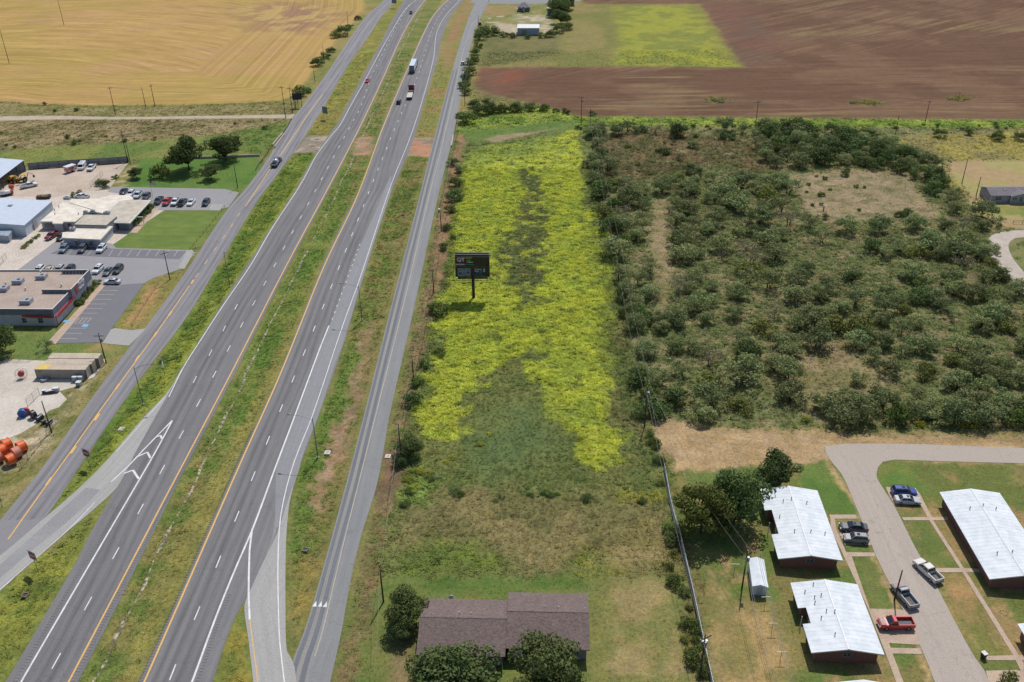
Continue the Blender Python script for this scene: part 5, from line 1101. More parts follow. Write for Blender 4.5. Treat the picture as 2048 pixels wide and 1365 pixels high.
# ---- left business buildings --------------------------------------------------------
def flat_roofed(name, roof_px, h, label, m_wall, m_roof, par=None, parapet=.0, overhang=0.0, cat='building'):
    """roof outline from pixels at height h"""
    q = [G(x, y, h) for x, y in roof_px]
    if area2([(p.x, p.y) for p in q]) < 0: q = q[::-1]
    return q
o = empty('office_building', G(200,480), 0, label='flat-roofed pale office with stepped roof levels beside the lawn', cat='building')
def block(par, roof_px, h, m_wall, m_roof, oh=.35, fascia=None, ft=.35):
    q = [local(par, G(x, y, h)) for x, y in roof_px]; pl = [(p.x, p.y) for p in q]
    if area2(pl) < 0: pl = pl[::-1]
    c = np.mean(np.array(pl), 0); ins = []
    n = len(pl)
    for i in range(n):
        p0, p1, p2 = (np.array(pl[i-1]), np.array(pl[i]), np.array(pl[(i+1)%n])); e1 = (p1-p0)/np.linalg.norm(p1-p0); e2 = (p2-p1)/np.linalg.norm(p2-p1)
        n1 = np.array([-e1[1], e1[0]]); n2 = np.array([-e2[1], e2[0]]); d = n1+n2; d = d/max(.3, (d@n1)); ins.append(tuple(p1+d*oh))
    MB().prism(ins, 0, h-ft).build('wall', m_wall, par)
    MB().prism(pl, h-ft+.003, h-.06).build('fascia', fascia or M_TRIM, par)
    MB().prism([tuple(np.array(p)*.5+np.array(i_)*.5) for p, i_ in zip(pl, ins)] if oh > .2 else ins, h-.06, h).build('roof', m_roof, par)
    foot(par, ins); return ins, pl
z1 = lambda x, y: (x/6.4, 290+y/6.4)
block(o, [z1(505,982), z1(670,982), z1(672,1008), z1(795,1008), z1(812,985), z1(960,985), z1(1080,890), z1(1180,835), z1(880,742), z1(800,735)], 2.9, M_BLOCK, M_FLAT, .3)
block(o, [z1(882,740), z1(915,690), z1(1270,690), z1(1300,665), z1(1370,665), z1(1410,640), z1(1660,645), z1(1700,672), z1(1705,700), z1(1500,730), z1(1340,880), z1(1230,860), z1(1195,832)], 3.0, M_BLOCK, M_FLAT, .3)
ins, pl = block(o, [z1(1455,992), z1(1660,1000), z1(1935,705), z1(1600,702), z1(1505,725), z1(1340,885), z1(1490,900), z1(1500,925)], 3.15, M_BLOCKD, M_FLAT2, 1.0, M_TRIM, .4)
block(o, [z1(945,1020), z1(1360,1030), z1(1500,915), z1(1490,898), z1(1085,893)], 3.9, M_BLOCK, M_FLAT2, .08, M_BLOCKD, .45)
block(o, [z1(790,1190), z1(1285,1212), z1(1445,1040), z1(960,1030), z1(880,1110), z1(800,1120)], 2.9, M_BLOCK, M_FLAT, .3)
def at1(x, y, z): return local(o, G(*z1(x, y), z))
for x, y in ((985,1260),(1165,1265)): p = at1(x, y, 1.5); window(o, p.x, p.y-.1, .9, .9, 1.5, 's')
p = at1(640,1030,1.7); window(o, p.x, p.y+.1, 1.1, 3.6, 1.0, 's'); p = at1(775,1060,1.0); door(o, p.x, p.y+.2, 1.6, 2.1, 's', M_GLASS); p = at1(890,1040,1.4); window(o, p.x, p.y, .6, 1.0, 1.6, 's')
for x, y, s_ in ((860,690,1.0),(930,1085,.8),(1095,870,.6),(1190,860,.6),(1375,905,.9)):
    p = at1(x, y, 3.2); u = MB().box(p.x-s_, p.x+s_, p.y-s_*.7, p.y+s_*.7, 2.98 if x != 1375 else 3.7, 3.9 if x != 1375 else 4.6).build('rooftop_unit', M_HVAC, o); MB().tube((p.x, p.y, 3.9 if x != 1375 else 4.6), (p.x, p.y, 3.98 if x != 1375 else 4.68), s_*.4, n=10).build('fan', M_DSTEEL, u)
pipes(o, [(p.x, p.y, 3.0) for p in (at1(755,795,3), at1(700,842,3), at1(1005,888,3), at1(705,890,3))], M_STEEL, .12, .5)
p = at1(1745,925,2.2); q_ = at1(1805,990,0); 
mb = MB(); 
for dx in (0, 2.3): mb.box(p.x+dx-.1, p.x+dx+.1, p.y-.6-.1, p.y-.6+.1, 0, 2.3)
mb.box(p.x-.15, p.x+2.45, p.y-.75, p.y-.45, 2.303, 2.5); mb.build('entrance_arch', M_TRIM, o)
# entrance walk slab along the office front
flat('walkway', [z1(1650,1125), z1(1755,1130), z1(2040,805), z1(1975,800), z1(1800,980)], .034, MA_WALK, mask=False, kind='structure', label='walk between the office hedge and the lawn')
# ---- metal warehouse (pale blue roof)
o = empty('metal_warehouse', G(40,470), 0, label='metal warehouse with broad pale blue roof at the left edge', cat='warehouse')
fr, br, bl_, fl = [local(o, G(*p, h)) for p, h in ((z1(310,1030), 3.9), (z1(672,716), 3.9), (z1(160,688), 4.7), (z1(0,1002), 4.6))]
rdg_f = fr + (fl-fr).normalized()*17; rdg_b = br + (bl_-br).normalized()*17; far_f = fr + (fl-fr).normalized()*34; far_b = br + (bl_-br).normalized()*34
for A_, B_, h0, h1, h2, h3 in ((fr, rdg_f, 3.9, 5.0, 5.0, 3.9), (rdg_f, far_f, 5.0, 3.9, 3.9, 5.0)):
    Cc_, Dd_ = ((rdg_b, br) if A_ is fr else (far_b, rdg_b))
    vs = [(A_.x, A_.y, h0-.15), (B_.x, B_.y, h1-.15), (Cc_.x, Cc_.y, h2-.15), (Dd_.x, Dd_.y, h3-.15), (A_.x, A_.y, h0), (B_.x, B_.y, h1), (Cc_.x, Cc_.y, h2), (Dd_.x, Dd_.y, h3)]
    m_ = MB().add(vs, [(0,1,2,3),(7,6,5,4),(0,4,5,1),(1,5,6,2),(2,6,7,3),(3,7,4,0)]); x_ = m_.build('roof_slope', M_RIBB, o)
def lerp(a, b, t): return a + (b-a)*t
i_ = .25; e = [fr + Vector((-i_, i_, 0)), br + Vector((-i_, -i_, 0)), rdg_b + Vector((0, -i_, 0)), far_b + Vector((i_, -i_, 0)), far_f + Vector((i_, i_, 0)), rdg_f + Vector((0, i_, 0))]
MB().prism([(p.x, p.y) for p in e], 0, [3.74, 3.74, 4.82, 3.74, 3.74, 4.82]).build('wall', M_WALLW, o); foot(o, [(p.x, p.y) for p in e])
p = local(o, G(*z1(135,790), 4.4)); u = MB().box(p.x-.6, p.x+.6, p.y-.5, p.y+.5, 4.2, 5.0).build('rooftop_unit', M_HVAC, o)
fe = (fr-far_f).normalized(); mb = MB(); sd = (br-fr).normalized(); c0 = fr+sd*6.6; mb.box(c0.x-.05, c0.x+.05, c0.y-1.2, c0.y+1.2, 0, 2.9); mb.build('roller_door', M_FRAME, o)
# grey lean-to shed in front
o = empty('storage_shed', G(20,482), 0, label='small grey lean-to shed in front of the blue-roofed warehouse', cat='shed')
q = [local(o, G(*z1(x, y), 2.2)) for x, y in ((-150,1150),(105,1165),(165,1095),(-90,1085))]
MB().prism([(p.x, p.y) for p in q], 0, [2.1, 2.1, 2.45, 2.45]).build('wall', M_RIBG, o)
vs = [(p.x, p.y, z) for dz in (0, .08) for p, z in zip(q, (2.1+dz+.003, 2.1+dz+.003, 2.45+dz+.003, 2.45+dz+.003))]; MB().add(vs, [(3,2,1,0),(4,5,6,7),(0,1,5,4),(1,2,6,5),(2,3,7,6),(3,0,4,7)]).build('roof', M_RIBG, o); foot(o, [(p.x, p.y) for p in q])
# ---- open pole barn (upper left)
o = empty('pole_barn', G(30,350), 0, label='open-sided metal pole barn at the upper left with machines beside it', cat='barn')
H0, H1 = 4.3, 5.6
c0, c1, c2, c3 = [local(o, G(*z1(x, y), h)) for (x, y), h in (((305,196),H0), ((150,178),H1), ((-160,260),H1), ((0,425),H0))]
ax = (c0-c3); ax.z = 0; ax.normalize(); per = Vector((-ax.y, ax.x, 0)); 
A0 = Vector((c0.x, c0.y, 0)); B0 = Vector((c3.x, c3.y, 0)) - ax*6; wid = 12
def P2(base, d, z): v = base + per*d; return (v.x, v.y, z)
for d0, d1, za, zb in ((0, wid, H0, H1), (wid, 2*wid, H1, H0)):
    vs = [P2(A0, d0, za-.1), P2(B0, d0, za-.1), P2(B0, d1, zb-.1), P2(A0, d1, zb-.1), P2(A0, d0, za), P2(B0, d0, za), P2(B0, d1, zb), P2(A0, d1, zb)]
    MB().add(vs, [(0,1,2,3),(7,6,5,4),(0,4,5,1),(1,5,6,2),(2,6,7,3),(3,7,4,0)]).build('roof_slope', M_RIBB, o)
for k in range(5):
    v = A0.lerp(B0, (k+.05)/4.2) + per*.3; MB().box(v.x-.13, v.x+.13, v.y-.13, v.y+.13, 0, H0-.12).build('post', M_DSTEEL, o)
bw = MB(); v0, v1 = A0 + per*.4, A0 + per*(2*wid-.4); vm = A0 + per*wid; bw.add([(v0.x, v0.y, 0), (vm.x, vm.y, 0), (v1.x, v1.y, 0), (v1.x, v1.y, H0-.12), (vm.x, vm.y, H1-.12), (v0.x, v0.y, H0-.12)] + [(p.x-ax.x*.1, p.y-ax.y*.1, z) for p, z in ((v0,0),(vm,0),(v1,0),(v1,H0-.12),(vm,H1-.12),(v0,H0-.12))], [(0,1,2,3,4,5), (11,10,9,8,7,6), (0,6,7,1), (1,7,8,2), (2,8,9,3), (3,9,10,4), (4,10,11,5), (5,11,6,0)]); bw.build('end_wall', M_RIBG, o)
# ---- grey store with canopy
z2 = lambda x, y: (x/6.4, 480+y/6.4)
o = empty('store_building', G(100,640), 0, label='low grey store with tan gravel roof and red entrance canopy', cat='building')
H = 4.9
def at2(x, y, z): return local(o, G(*z2(x, y), z))
r = [at2(x, y, H) for x, y in ((-900,880),(670,890),(865,690),(905,640),(1145,385),(-900,385))]
# main mass: two steps of the front
pl = [(p.x, p.y) for p in r]; 
core = [r[0], r[1], r[2], Vector((r[3].x+.8, r[2].y, 0)), r[4], r[5]]
MB().prism([(p.x, p.y) for p in (r[0], r[1], r[2], r[3], r[4], r[5])], 0, 3.1).build('wall', M_BLOCK, o); MB().prism([(p.x, p.y) for p in (r[0], r[1], r[2], r[3], r[4], r[5])], 3.103, H-.55).build('upper_wall', M_BLOCKD, o); foot(o, [(p.x, p.y) for p in r])
rr = [(p.x, p.y) for p in r]
def inset_poly(pl, d):
    if area2(pl) < 0: pl = pl[::-1]
    n = len(pl); out = []
    for i in range(n):
        p0, p1, p2 = (np.array(pl[i-1]), np.array(pl[i]), np.array(pl[(i+1)%n])); e1 = (p1-p0)/np.linalg.norm(p1-p0); e2 = (p2-p1)/np.linalg.norm(p2-p1)
        n1 = np.array([-e1[1], e1[0]]); n2 = np.array([-e2[1], e2[0]]); dd = n1+n2; dd = dd/max(.3, dd@n1); out.append(tuple(p1+dd*d))
    return pl, out
outp, inn = inset_poly(rr, .28)
MB().prism(inn, H-.549, H-.35).build('roof', M_TARG, o)
n = len(outp)
for i in range(n):
    j = (i+1)%n; q = [outp[i], outp[j], inn[j], inn[i]]; MB().prism(q, H-.548, H).build('parapet', M_BLOCKD, o); 
    MB().prism([tuple(np.array(a_)*.999+np.array(b_)*.001) for a_, b_ in zip(q, q)], H+.003, H+.06).build('coping', M_TRIM, o)
# inner raised sign walls
def wallseg(pa, pb, z0, z1, t, nm, m):
    d = (pb-pa); d.z = 0; d.normalize(); nn = Vector((-d.y, d.x, 0))*t
    q = [(pa.x, pa.y), (pb.x, pb.y), (pb.x+nn.x, pb.y+nn.y), (pa.x+nn.x, pa.y+nn.y)]; return MB().prism(q, z0, z1).build(nm, m, o)
sA, sB, sC, sD = at2(530,640,5.6), at2(905,640,5.6), at2(1148,382,5.6), at2(785,385,5.6)
sB2 = Vector((sB.x, sB.y, 0)); 
wallseg(sA, sB, H-.3, 5.6, .2, 'sign_wall', M_BLOCKD); wallseg(sB+Vector((.004,0,0)), sC, 2.9, 5.6, .22, 'sign_wall', M_BLOCKD); wallseg(sC, sD, H-.3, 5.6, .2, 'sign_wall', M_BLOCKD)
for a_, b_ in ((sA, sB), (sB, sC), (sC, sD)): wallseg(a_+Vector((0,0,0)), b_, 5.603, 5.68, .26, 'coping', M_TRIM)
# braces behind the sign walls
for k in range(8):
    v = lerp(sD, sC, (k+.5)/8.5); MB().tube((v.x, v.y-.1, 5.3), (v.x, v.y-1.3, H-.34), .05, n=4).build('brace', M_TRIM, o)
for k in range(6):
    v = lerp(sA, sB, (k+.5)/6.5); MB().tube((v.x, v.y+.25, 5.3), (v.x, v.y+1.3, H-.34), .05, n=4).build('brace', M_TRIM, o)
# canopy along the two front sides
cA, cB, cC = at2(270,945,3.0), at2(700,965,3.0), at2(920,720,3.0)
for a_, b_, sgn in ((cA, cB, 1), (cB, cC, 1)):
    d = (b_-a_); d.z = 0; L = d.length; d.normalize(); nn = Vector((-d.y, d.x, 0))
    for zz, hh in ((2.75,.16),(3.0,.05),(3.2,.05)):
        q = [a_-nn*.9, b_-nn*.9, b_-nn*1.0, a_-nn*1.0]; MB().prism([(p.x, p.y) for p in q], zz, zz+hh*1.6).build('canopy_rail', M_REDT if zz < 2.9 else M_REDT, o)
    q = [a_+nn*.6, b_+nn*.6, b_-nn*1.0, a_-nn*1.0]; MB().prism([(p.x, p.y) for p in q], 2.6+(0 if a_ is cA else .004), 2.72+(0 if a_ is cA else .004)).build('canopy_slab', M_REDT, o)
for p in (cB, cC): MB().box(p.x-.3, p.x+.1, p.y-.05, p.y+.35, 0, 2.6).build('canopy_post', M_REDT, o)
for x in (370, 575): p = at2(x, 1010, 1.0); q_ = r[1]; window(o, p.x, r[1].y + (r[0].y-r[1].y)*((p.x-r[1].x)/(r[0].x-r[1].x)), .9, 1.4, 1.4, 's')
MB().box(at2(470,1010,1).x-1.5, at2(470,1010,1).x+1.5, r[1].y-.04, r[1].y+.2, .5, 2.4).build('white_panel', M_FRAME, o)
for x, y, s_ in ((230,525,1.3),(530,465,1.3),(40,620,1.3),(335,780,1.4)):
    p = at2(x, y, H+.3); u = MB().box(p.x-s_, p.x+s_, p.y-s_*.8, p.y+s_*.8, H-.349, H+.75).build('rooftop_unit', M_HVAC, o); MB().tube((p.x+.3, p.y, H+.753), (p.x+.3, p.y, H+.82), .45, n=12).build('fan', M_DSTEEL, u)
for x, y in ((70,560),(325,630),(785,585),(520,412)): p = at2(x, y, H); MB().tube((p.x, p.y, H-.36), (p.x, p.y, H+.2), .16, n=8).ball((p.x, p.y, H+.3), .3, .3, .2, 8, 5).build('turbine_vent', M_TRIM, o)
# lettering on the street-side sign wall
def text_mesh(name, body, size, m, par, loc_, rot, ext=.03, align='LEFT', bold=0.0):
    cu = bpy.data.curves.new(name, 'FONT'); cu.body = body; cu.size = size; cu.extrude = ext; cu.offset = bold; cu.align_x = align; cu.align_y = 'CENTER'; cu.resolution_u = 2
    t_ = bpy.data.objects.new('tmp', cu); COL.objects.link(t_); dg = bpy.context.evaluated_depsgraph_get(); dg.update()
    me = bpy.data.meshes.new_from_object(t_.evaluated_get(dg)); bpy.data.objects.remove(t_); me.materials.clear(); me.materials.append(m)
    x_ = link_mesh(name, me, par); x_.matrix_local = Matrix.Translation(loc_) @ rot; return x_
d = sC-sB; d.z = 0; LL = d.length; d.normalize(); nn = Vector((d.y, -d.x, 0)); Rt = Matrix((( d.x, 0, nn.x, 0), (d.y, 0, nn.y, 0), (0, 1, 0, 0), (0,0,0,1)))
M_SIGNW = mat('white_sign_letters', C(238,238,244), rough=.4); 
pp = sB + d*LL*.33 + nn*.05; text_mesh('sign_text', 'Thrifty', 1.45, M_SIGNW, o, (pp.x, pp.y, 4.95), Rt, .05, bold=.03); pp = sB + d*LL*.33 + nn*.05; text_mesh('sign_text', 'Nickel', 1.25, M_SIGNW, o, (pp.x, pp.y, 3.75), Rt, .05, bold=.03)
pp = sB + d*LL*.22 + nn*.03; mb = MB(); Rm = Matrix.Translation((pp.x, pp.y, 4.4)) @ Rt
for cx_, cy_, rx_, ry_ in ((0,.35,.75,.6),(-.1,-.35,.5,.7),(.35,-.8,.2,.5),(-.45,-.8,.2,.5)):
    vs = [Rm @ Vector((cx_+rx_*math.cos(t*math.pi/6), cy_+ry_*math.sin(t*math.pi/6), z)) for z in (0.0, .06+.01*cx_) for t in range(12)]
    mb.add(vs, [tuple(range(11,-1,-1)), tuple(range(12,24))] + [(i, (i+1)%12, 12+(i+1)%12, 12+i) for i in range(12)])
mb.build('sign_emblem', M_REDT, o)
# ---- shipping containers
z3 = lambda x, y: (x/8.533, 680+y/8.533)
M_CONT = ribbed('tan_container_steel', C(176,166,154), C(158,148,136), .28, 0, .6); M_CROOF = mat('rusty_container_roof', C(200,184,162), C(182,166,148), scale=.4, rough=.8); M_YPAINT = mat('yellow_paint_patch', C(226,196,96), C(205,180,110), scale=2, rough=.7)
def container(fl_, fr_, br_, h, label, yellow=None):
    a, b, c = G(*fl_, h), G(*fr_, h), G(*br_, h); rz, L = frame_from(a, b); o = empty('shipping_container', (a.x, a.y, 0), rz, label=label, cat='container', group='containers by the storage yard')
    D = 2.44
    MB().box(0.04, L-.04, .04, D-.04, .12, h-.06).build('body', M_CONT, o); MB().box(0, L, 0, D, h-.057, h).build('roof', M_CROOF, o); 
    for x in (0, L-.12):
        for y in (0, D-.12): MB().box(x, x+.12, y, y+.12, 0, h-.06).build('corner_post', M_DSTEEL, o)
    for k in (0, 1): MB().box(L-.035, L+.02, .15+k*1.1, 1.2+k*1.1, .2, h-.15).build('door', M_CONT, o)
    if yellow: MB().box(.05, 3.0, .05, D-.05, h+.003, h+.012).build('painted_patch', M_YPAINT, o); MB().box(.6, 1.5, -.0, .035, h-.75, h-.35).build('sign_plate', M_BLOCKD, o)
    foot(o, [(0,0),(L,0),(L,D),(0,D)]); return o
container(z3(583,505), z3(1450,512), z3(1525,420), 2.6, 'nearest tan container with a yellow patch on its roof corner', True)
container(z3(745,412), z3(1548,418), z3(1640,325), 2.6, 'middle tan container of the three')
container(z3(812,312), z3(1665,318), z3(1720,222), 2.6, 'farthest tan container, beside the grass')
# ---- grey home at the right edge
a, b = G(1983,391,2.7), G(2130,390,2.7); rz, W = frame_from(a, b); o = empty('grey_home', (a.x, a.y, 0), rz, label='grey vinyl-sided home with grey shingle roof at the right edge', cat='house'); D = 8.0
W = 22
for y0, zz0, y1, zz1 in ((-.25, 2.65, D/2, 4.0), (D/2, 4.0, D+.25, 2.65)):
    vs = [(x, y, z+t) for t in (-.12, 0) for x, y, z in ((-.3,y0,zz0),(W,y0,zz0),(W,y1,zz1),(-.3,y1,zz1))]; MB().add(vs, [(3,2,1,0),(4,5,6,7),(0,1,5,4),(1,2,6,5),(2,3,7,6),(3,0,4,7)]).build('roof_slope', M_GSHIN, o)
MB().prism([(0,0),(W-.2,0),(W-.2,D/2),(W-.2,D),(0,D),(0,D/2)], 0, [2.5,2.5,3.85,2.5,2.5,3.85]).build('wall', M_VINYL, o); foot(o, [(0,0),(W,0),(W,D),(0,D)])
vs = [(6.4,-.9,2.55),(13.4,-.9,2.55),(9.9,-.9,3.5),(6.4,1.2,2.75),(13.4,1.2,2.75),(9.9,3.4,3.72)]
MB().add([(6.2,-1.0,2.52),(9.9,-1.0,3.5),(9.9,3.2,3.72),(6.2,.5,2.9),(6.2,-1.0,2.42),(9.9,-1.0,3.4),(9.9,3.2,3.6),(6.2,.5,2.8)], [(0,1,2,3),(7,6,5,4),(0,4,5,1),(1,5,6,2),(2,6,7,3),(3,7,4,0)]).build('porch_roof', M_GSHIN, o)
MB().add([(9.9,-1.0,3.5),(13.6,-1.0,2.52),(13.6,.5,2.9),(9.9,3.2,3.72),(9.9,-1.0,3.4),(13.6,-1.0,2.42),(13.6,.5,2.8),(9.9,3.2,3.6)], [(0,1,2,3),(7,6,5,4),(0,4,5,1),(1,5,6,2),(2,6,7,3),(3,7,4,0)]).build('porch_roof', M_GSHIN, o)
MB().prism([(6.4,-.8),(9.9,-.8),(13.4,-.8),(13.4,-.003),(9.9,-.003),(6.4,-.003)], 0, [2.42,3.36,2.42,2.42,3.3,2.42]).build('wall_bay', M_VINYL, o)
for x in (0.0, 6.35): MB().box(x-.02, x+.16, -.83 if x else -.03, -.803 if x else -.003, 0, 2.4).build('corner_trim', M_TRIM, o)
window(o, 2.6, 0, 1.0, 2.0, 1.1, 's', M_TRIM); window(o, 7.6, -.8, 1.4, 1.6, .7, 's', M_TRIM); window(o, 9.7, -.8, .7, .9, 1.6, 's', M_TRIM); door(o, 12.2, -.8, 1.0, 2.1, 's', M_TRIM)
mb = MB()
for k in range(3): mb.box(11.4, 13.2, -1.7-.3*k, -1.403-.3*k, 0, .54-.18*k)
mb.box(11.4, 13.2, -1.4, -.82, 0, .6); mb.build('porch_steps', M_CONC, o); pipes(o, [(5.6,2.2,3.2),(4.8,2.6,3.3)], M_PIPE, .12, .3)
# ---- farm buildings at the top
a, b = G(1035,71), G(1078,71); rz, W = frame_from(a, b); o = empty('metal_shed', (a.x, a.y, 0), rz, label='white-roofed metal shed in the small farm yard at the top', cat='shed'); D = 11
MB().prism([(0,0),(W,0),(W,D*.45),(W,D),(0,D),(0,D*.45)], 0, [4.0,4.0,5.1,4.0,4.0,5.1]).build('wall', M_RIBG, o)
for y0, y1, h0, h1 in ((-.2, D*.45, 4.05, 5.2), (D*.45, D+.2, 5.2, 4.05)):
    vs = [(x, y, z+t) for t in (0, .1) for x, y, z in ((-.2,y0,h0),(W+.2,y0,h0),(W+.2,y1,h1),(-.2,y1,h1))]; MB().add(vs, [(3,2,1,0),(4,5,6,7),(0,1,5,4),(1,2,6,5),(2,3,7,6),(3,0,4,7)]).build('roof_slope', M_WHITEM, o)
door(o, W*.3, 0, 3, 3, 's', M_STEEL); foot(o, [(0,0),(W,0),(W,D),(0,D)])
a, b = G(1036,24), G(1059,24); rz, W = frame_from(a, b); o = empty('farmhouse', (a.x, a.y, 0), rz, label='small dark hip-roofed farmhouse at the top edge', cat='house'); D = 9
MB().box(0, W, 0, D, 0, 2.8).build('wall', M_BLOCKD, o)
vs = [(-.4,-.4,2.803),(W+.4,-.4,2.803),(W+.4,D+.4,2.803),(-.4,D+.4,2.803),(W*.42,D/2,5.2),(W*.58,D/2,5.2)]; MB().add(vs, [(3,2,1,0),(0,1,5,4),(1,2,5),(2,3,4,5),(3,0,4)]).build('roof', M_GSHIN, o)
MB().add([(W*.3,-2,2.4),(W*.7,-2,2.4),(W*.5,-2,3.6),(W*.3,1,2.85),(W*.7,1,2.85),(W*.5,2.0,3.7)], [(0,1,2),(0,2,5,3),(1,4,5,2),(0,3,4,1),(3,5,4)]).build('porch_roof', M_GSHIN, o); window(o, W*.2, 0, 1, 1.2, 1.2, 's'); window(o, W*.8, 0, 1, 1.2, 1.2, 's'); door(o, W*.5, 0, 1, 2.1, 's', M_TRIM); foot(o, [(0,0),(W,0),(W,D),(0,D)])
g = G(1101,30); o = empty('storage_shed', (g.x, g.y, 0), label='tiny dark shed with pale roof beside the trees at the top', cat='shed'); MB().box(-2,2,-1.5,1.5,0,4).build('wall', M_BLOCKD, o); MB().box(-2.2,2.2,-1.7,1.7,4.003,4.2).build('roof', M_WHITEM, o)
# ================================================================== VEHICLES (x forward, y left, metres)
def ring(x, w_, z0, z1, top, chamf=.1):
    """body cross-section at station x: sides from z0 to z1, shoulders drawn in to `top` half width"""
    return [(x,-w_*.96,z0),(x,-w_,z0+.18),(x,-w_,z1-chamf),(x,-top,z1),(x,top,z1),(x,w_,z1-chamf),(x,w_,z0+.18),(x,w_*.96,z0)]
def body_mesh(st, name='body'):
    mb = MB(); mb.loft([ring(*s) for s in st]); return mb
def cabin(mb_glass, mb_roof, b0, b1, r0, r1, zb, zr, wb, wr, pillars=()):
    """glasshouse: base b0..b1 at zb, roof r0..r1 at zr; glass frustum with painted roof and pillars"""
    g = [(b0,-wb,zb),(b1,-wb,zb),(b1,wb,zb),(b0,wb,zb),(r0,-wr,zr),(r1,-wr,zr),(r1,wr,zr),(r0,wr,zr)]
    mb_glass.add(g, [(0,1,5,4),(1,2,6,5),(2,3,7,6),(3,0,4,7)])
    mb_roof.add([(r0-.04,-wr-.03,zr-.03),(r1+.04,-wr-.03,zr-.03),(r1+.04,wr+.03,zr-.03),(r0-.04,wr+.03,zr-.03),(r0+.06,-wr+.08,zr+.05),(r1-.1,-wr+.08,zr+.05),(r1-.1,wr-.08,zr+.05),(r0+.06,wr-.08,zr+.05)],
                [(3,2,1,0),(4,5,6,7),(0,1,5,4),(1,2,6,5),(2,3,7,6),(3,0,4,7)])
    def bar(p, q, t=.045):
        mb_roof.tube(p, q, t, n=4, cap=False, smooth=False)
    for s_ in (-1, 1):
        bar((b1,s_*wb,zb),(r1,s_*wr,zr)); bar((b0,s_*wb,zb),(r0,s_*wr,zr))
        for f in pillars:
            bar((b0+(b1-b0)*f, s_*(wb+.005), zb), (r0+(r1-r0)*f, s_*(wr+.005), zr), .04)
WHEEL = MB().tube((0,-.12,0),(0,.12,0),.36,n=14).mesh('wheel', M_TYRE); RIM = MB().tube((0,.115,0),(0,.14,0),.22,.2,10).tube((0,-.14,0),(0,-.115,0),.2,.22,10).mesh('rim', M_RIM)
def finish(o, L, W, wb, hood_z, tail_z, r=.36, mir=None, hub=True):
    for x in (wb/2, -wb/2):
        for y in (W/2-.1, -W/2+.1):
            w_ = link_mesh('wheel', WHEEL, o); w_.location = (x, y, r); w_.scale = (r/.36, 1, r/.36); link_mesh('rim', RIM, w_)
    for y in (W/2-.28, -W/2+.28):
        MB().box(L/2-.12, L/2+.015, y-.18, y+.18, hood_z-.26, hood_z-.12).build('headlight', M_LAMP, o); MB().box(-L/2-.015, -L/2+.1, y-.13, y+.17, tail_z-.3, tail_z-.1).build('taillight', M_TAIL, o)
    if mir:
        for s_ in (-1, 1): MB().box(mir[0]-.08, mir[0]+.06, s_*(W/2+.02)-.0, s_*(W/2+.02)+s_*.17, mir[1], mir[1]+.13).build('mirror', M_BLACK, o) if s_ > 0 else MB().box(mir[0]-.08, mir[0]+.06, -(W/2+.19), -(W/2+.02), mir[1], mir[1]+.13).build('mirror', M_BLACK, o)
def paintpart(name, mb, o): p = mb.build(name, M_PAINT, o); return p
def make_sedan():
    o = empty('sedan_car'); b = MB().loft([ring(-2.38,.80,.32,.85,.72), ring(-2.25,.90,.24,1.0,.76), ring(-1.6,.92,.22,1.03,.78), ring(0,.92,.2,.97,.80), ring(.95,.92,.2,.95,.78), ring(1.9,.90,.22,.86,.72), ring(2.25,.84,.26,.76,.66), ring(2.4,.72,.34,.62,.56)])
    r_ = MB(); g = MB(); cabin(g, r_, -1.75, 1.05, -1.05, .30, .97, 1.42, .76, .60, (.52,)); paintpart('body', b, o); paintpart('cabin_frame', r_, o); g.build('windows', M_GLASS, o); finish(o, 4.8, 1.84, 2.8, .86, 1.0, .33, (.75,.92)); MB().box(-.3,.1,-.35,.35,1.465,1.475).build('sunroof', M_GLASS, o); return o
def make_suv():
    o = empty('suv_car'); b = MB().loft([ring(-2.35,.86,.38,.95,.80), ring(-2.25,.95,.3,1.12,.86), ring(0,.96,.27,1.12,.86), ring(1.0,.96,.27,1.10,.84), ring(1.95,.94,.28,1.0,.78), ring(2.25,.88,.32,.92,.72), ring(2.38,.76,.42,.75,.62)])
    r_ = MB(); g = MB(); cabin(g, r_, -2.2, 1.15, -1.85, .45, 1.1, 1.68, .84, .68, (.36,.68)); paintpart('body', b, o); paintpart('cabin_frame', r_, o); g.build('windows', M_GLASS, o); finish(o, 4.75, 1.92, 2.8, 1.0, 1.25, .37, (.9,1.08))
    rk = MB(); [rk.tube((-1.7,s_*.6,1.77),(.2,s_*.6,1.77),.02,n=4) for s_ in (-1,1)]; rk.build('roof_rail', M_BLACK, o); MB().box(-.6,.0,-.35,.35,1.733,1.743).build('sunroof', M_GLASS, o); return o
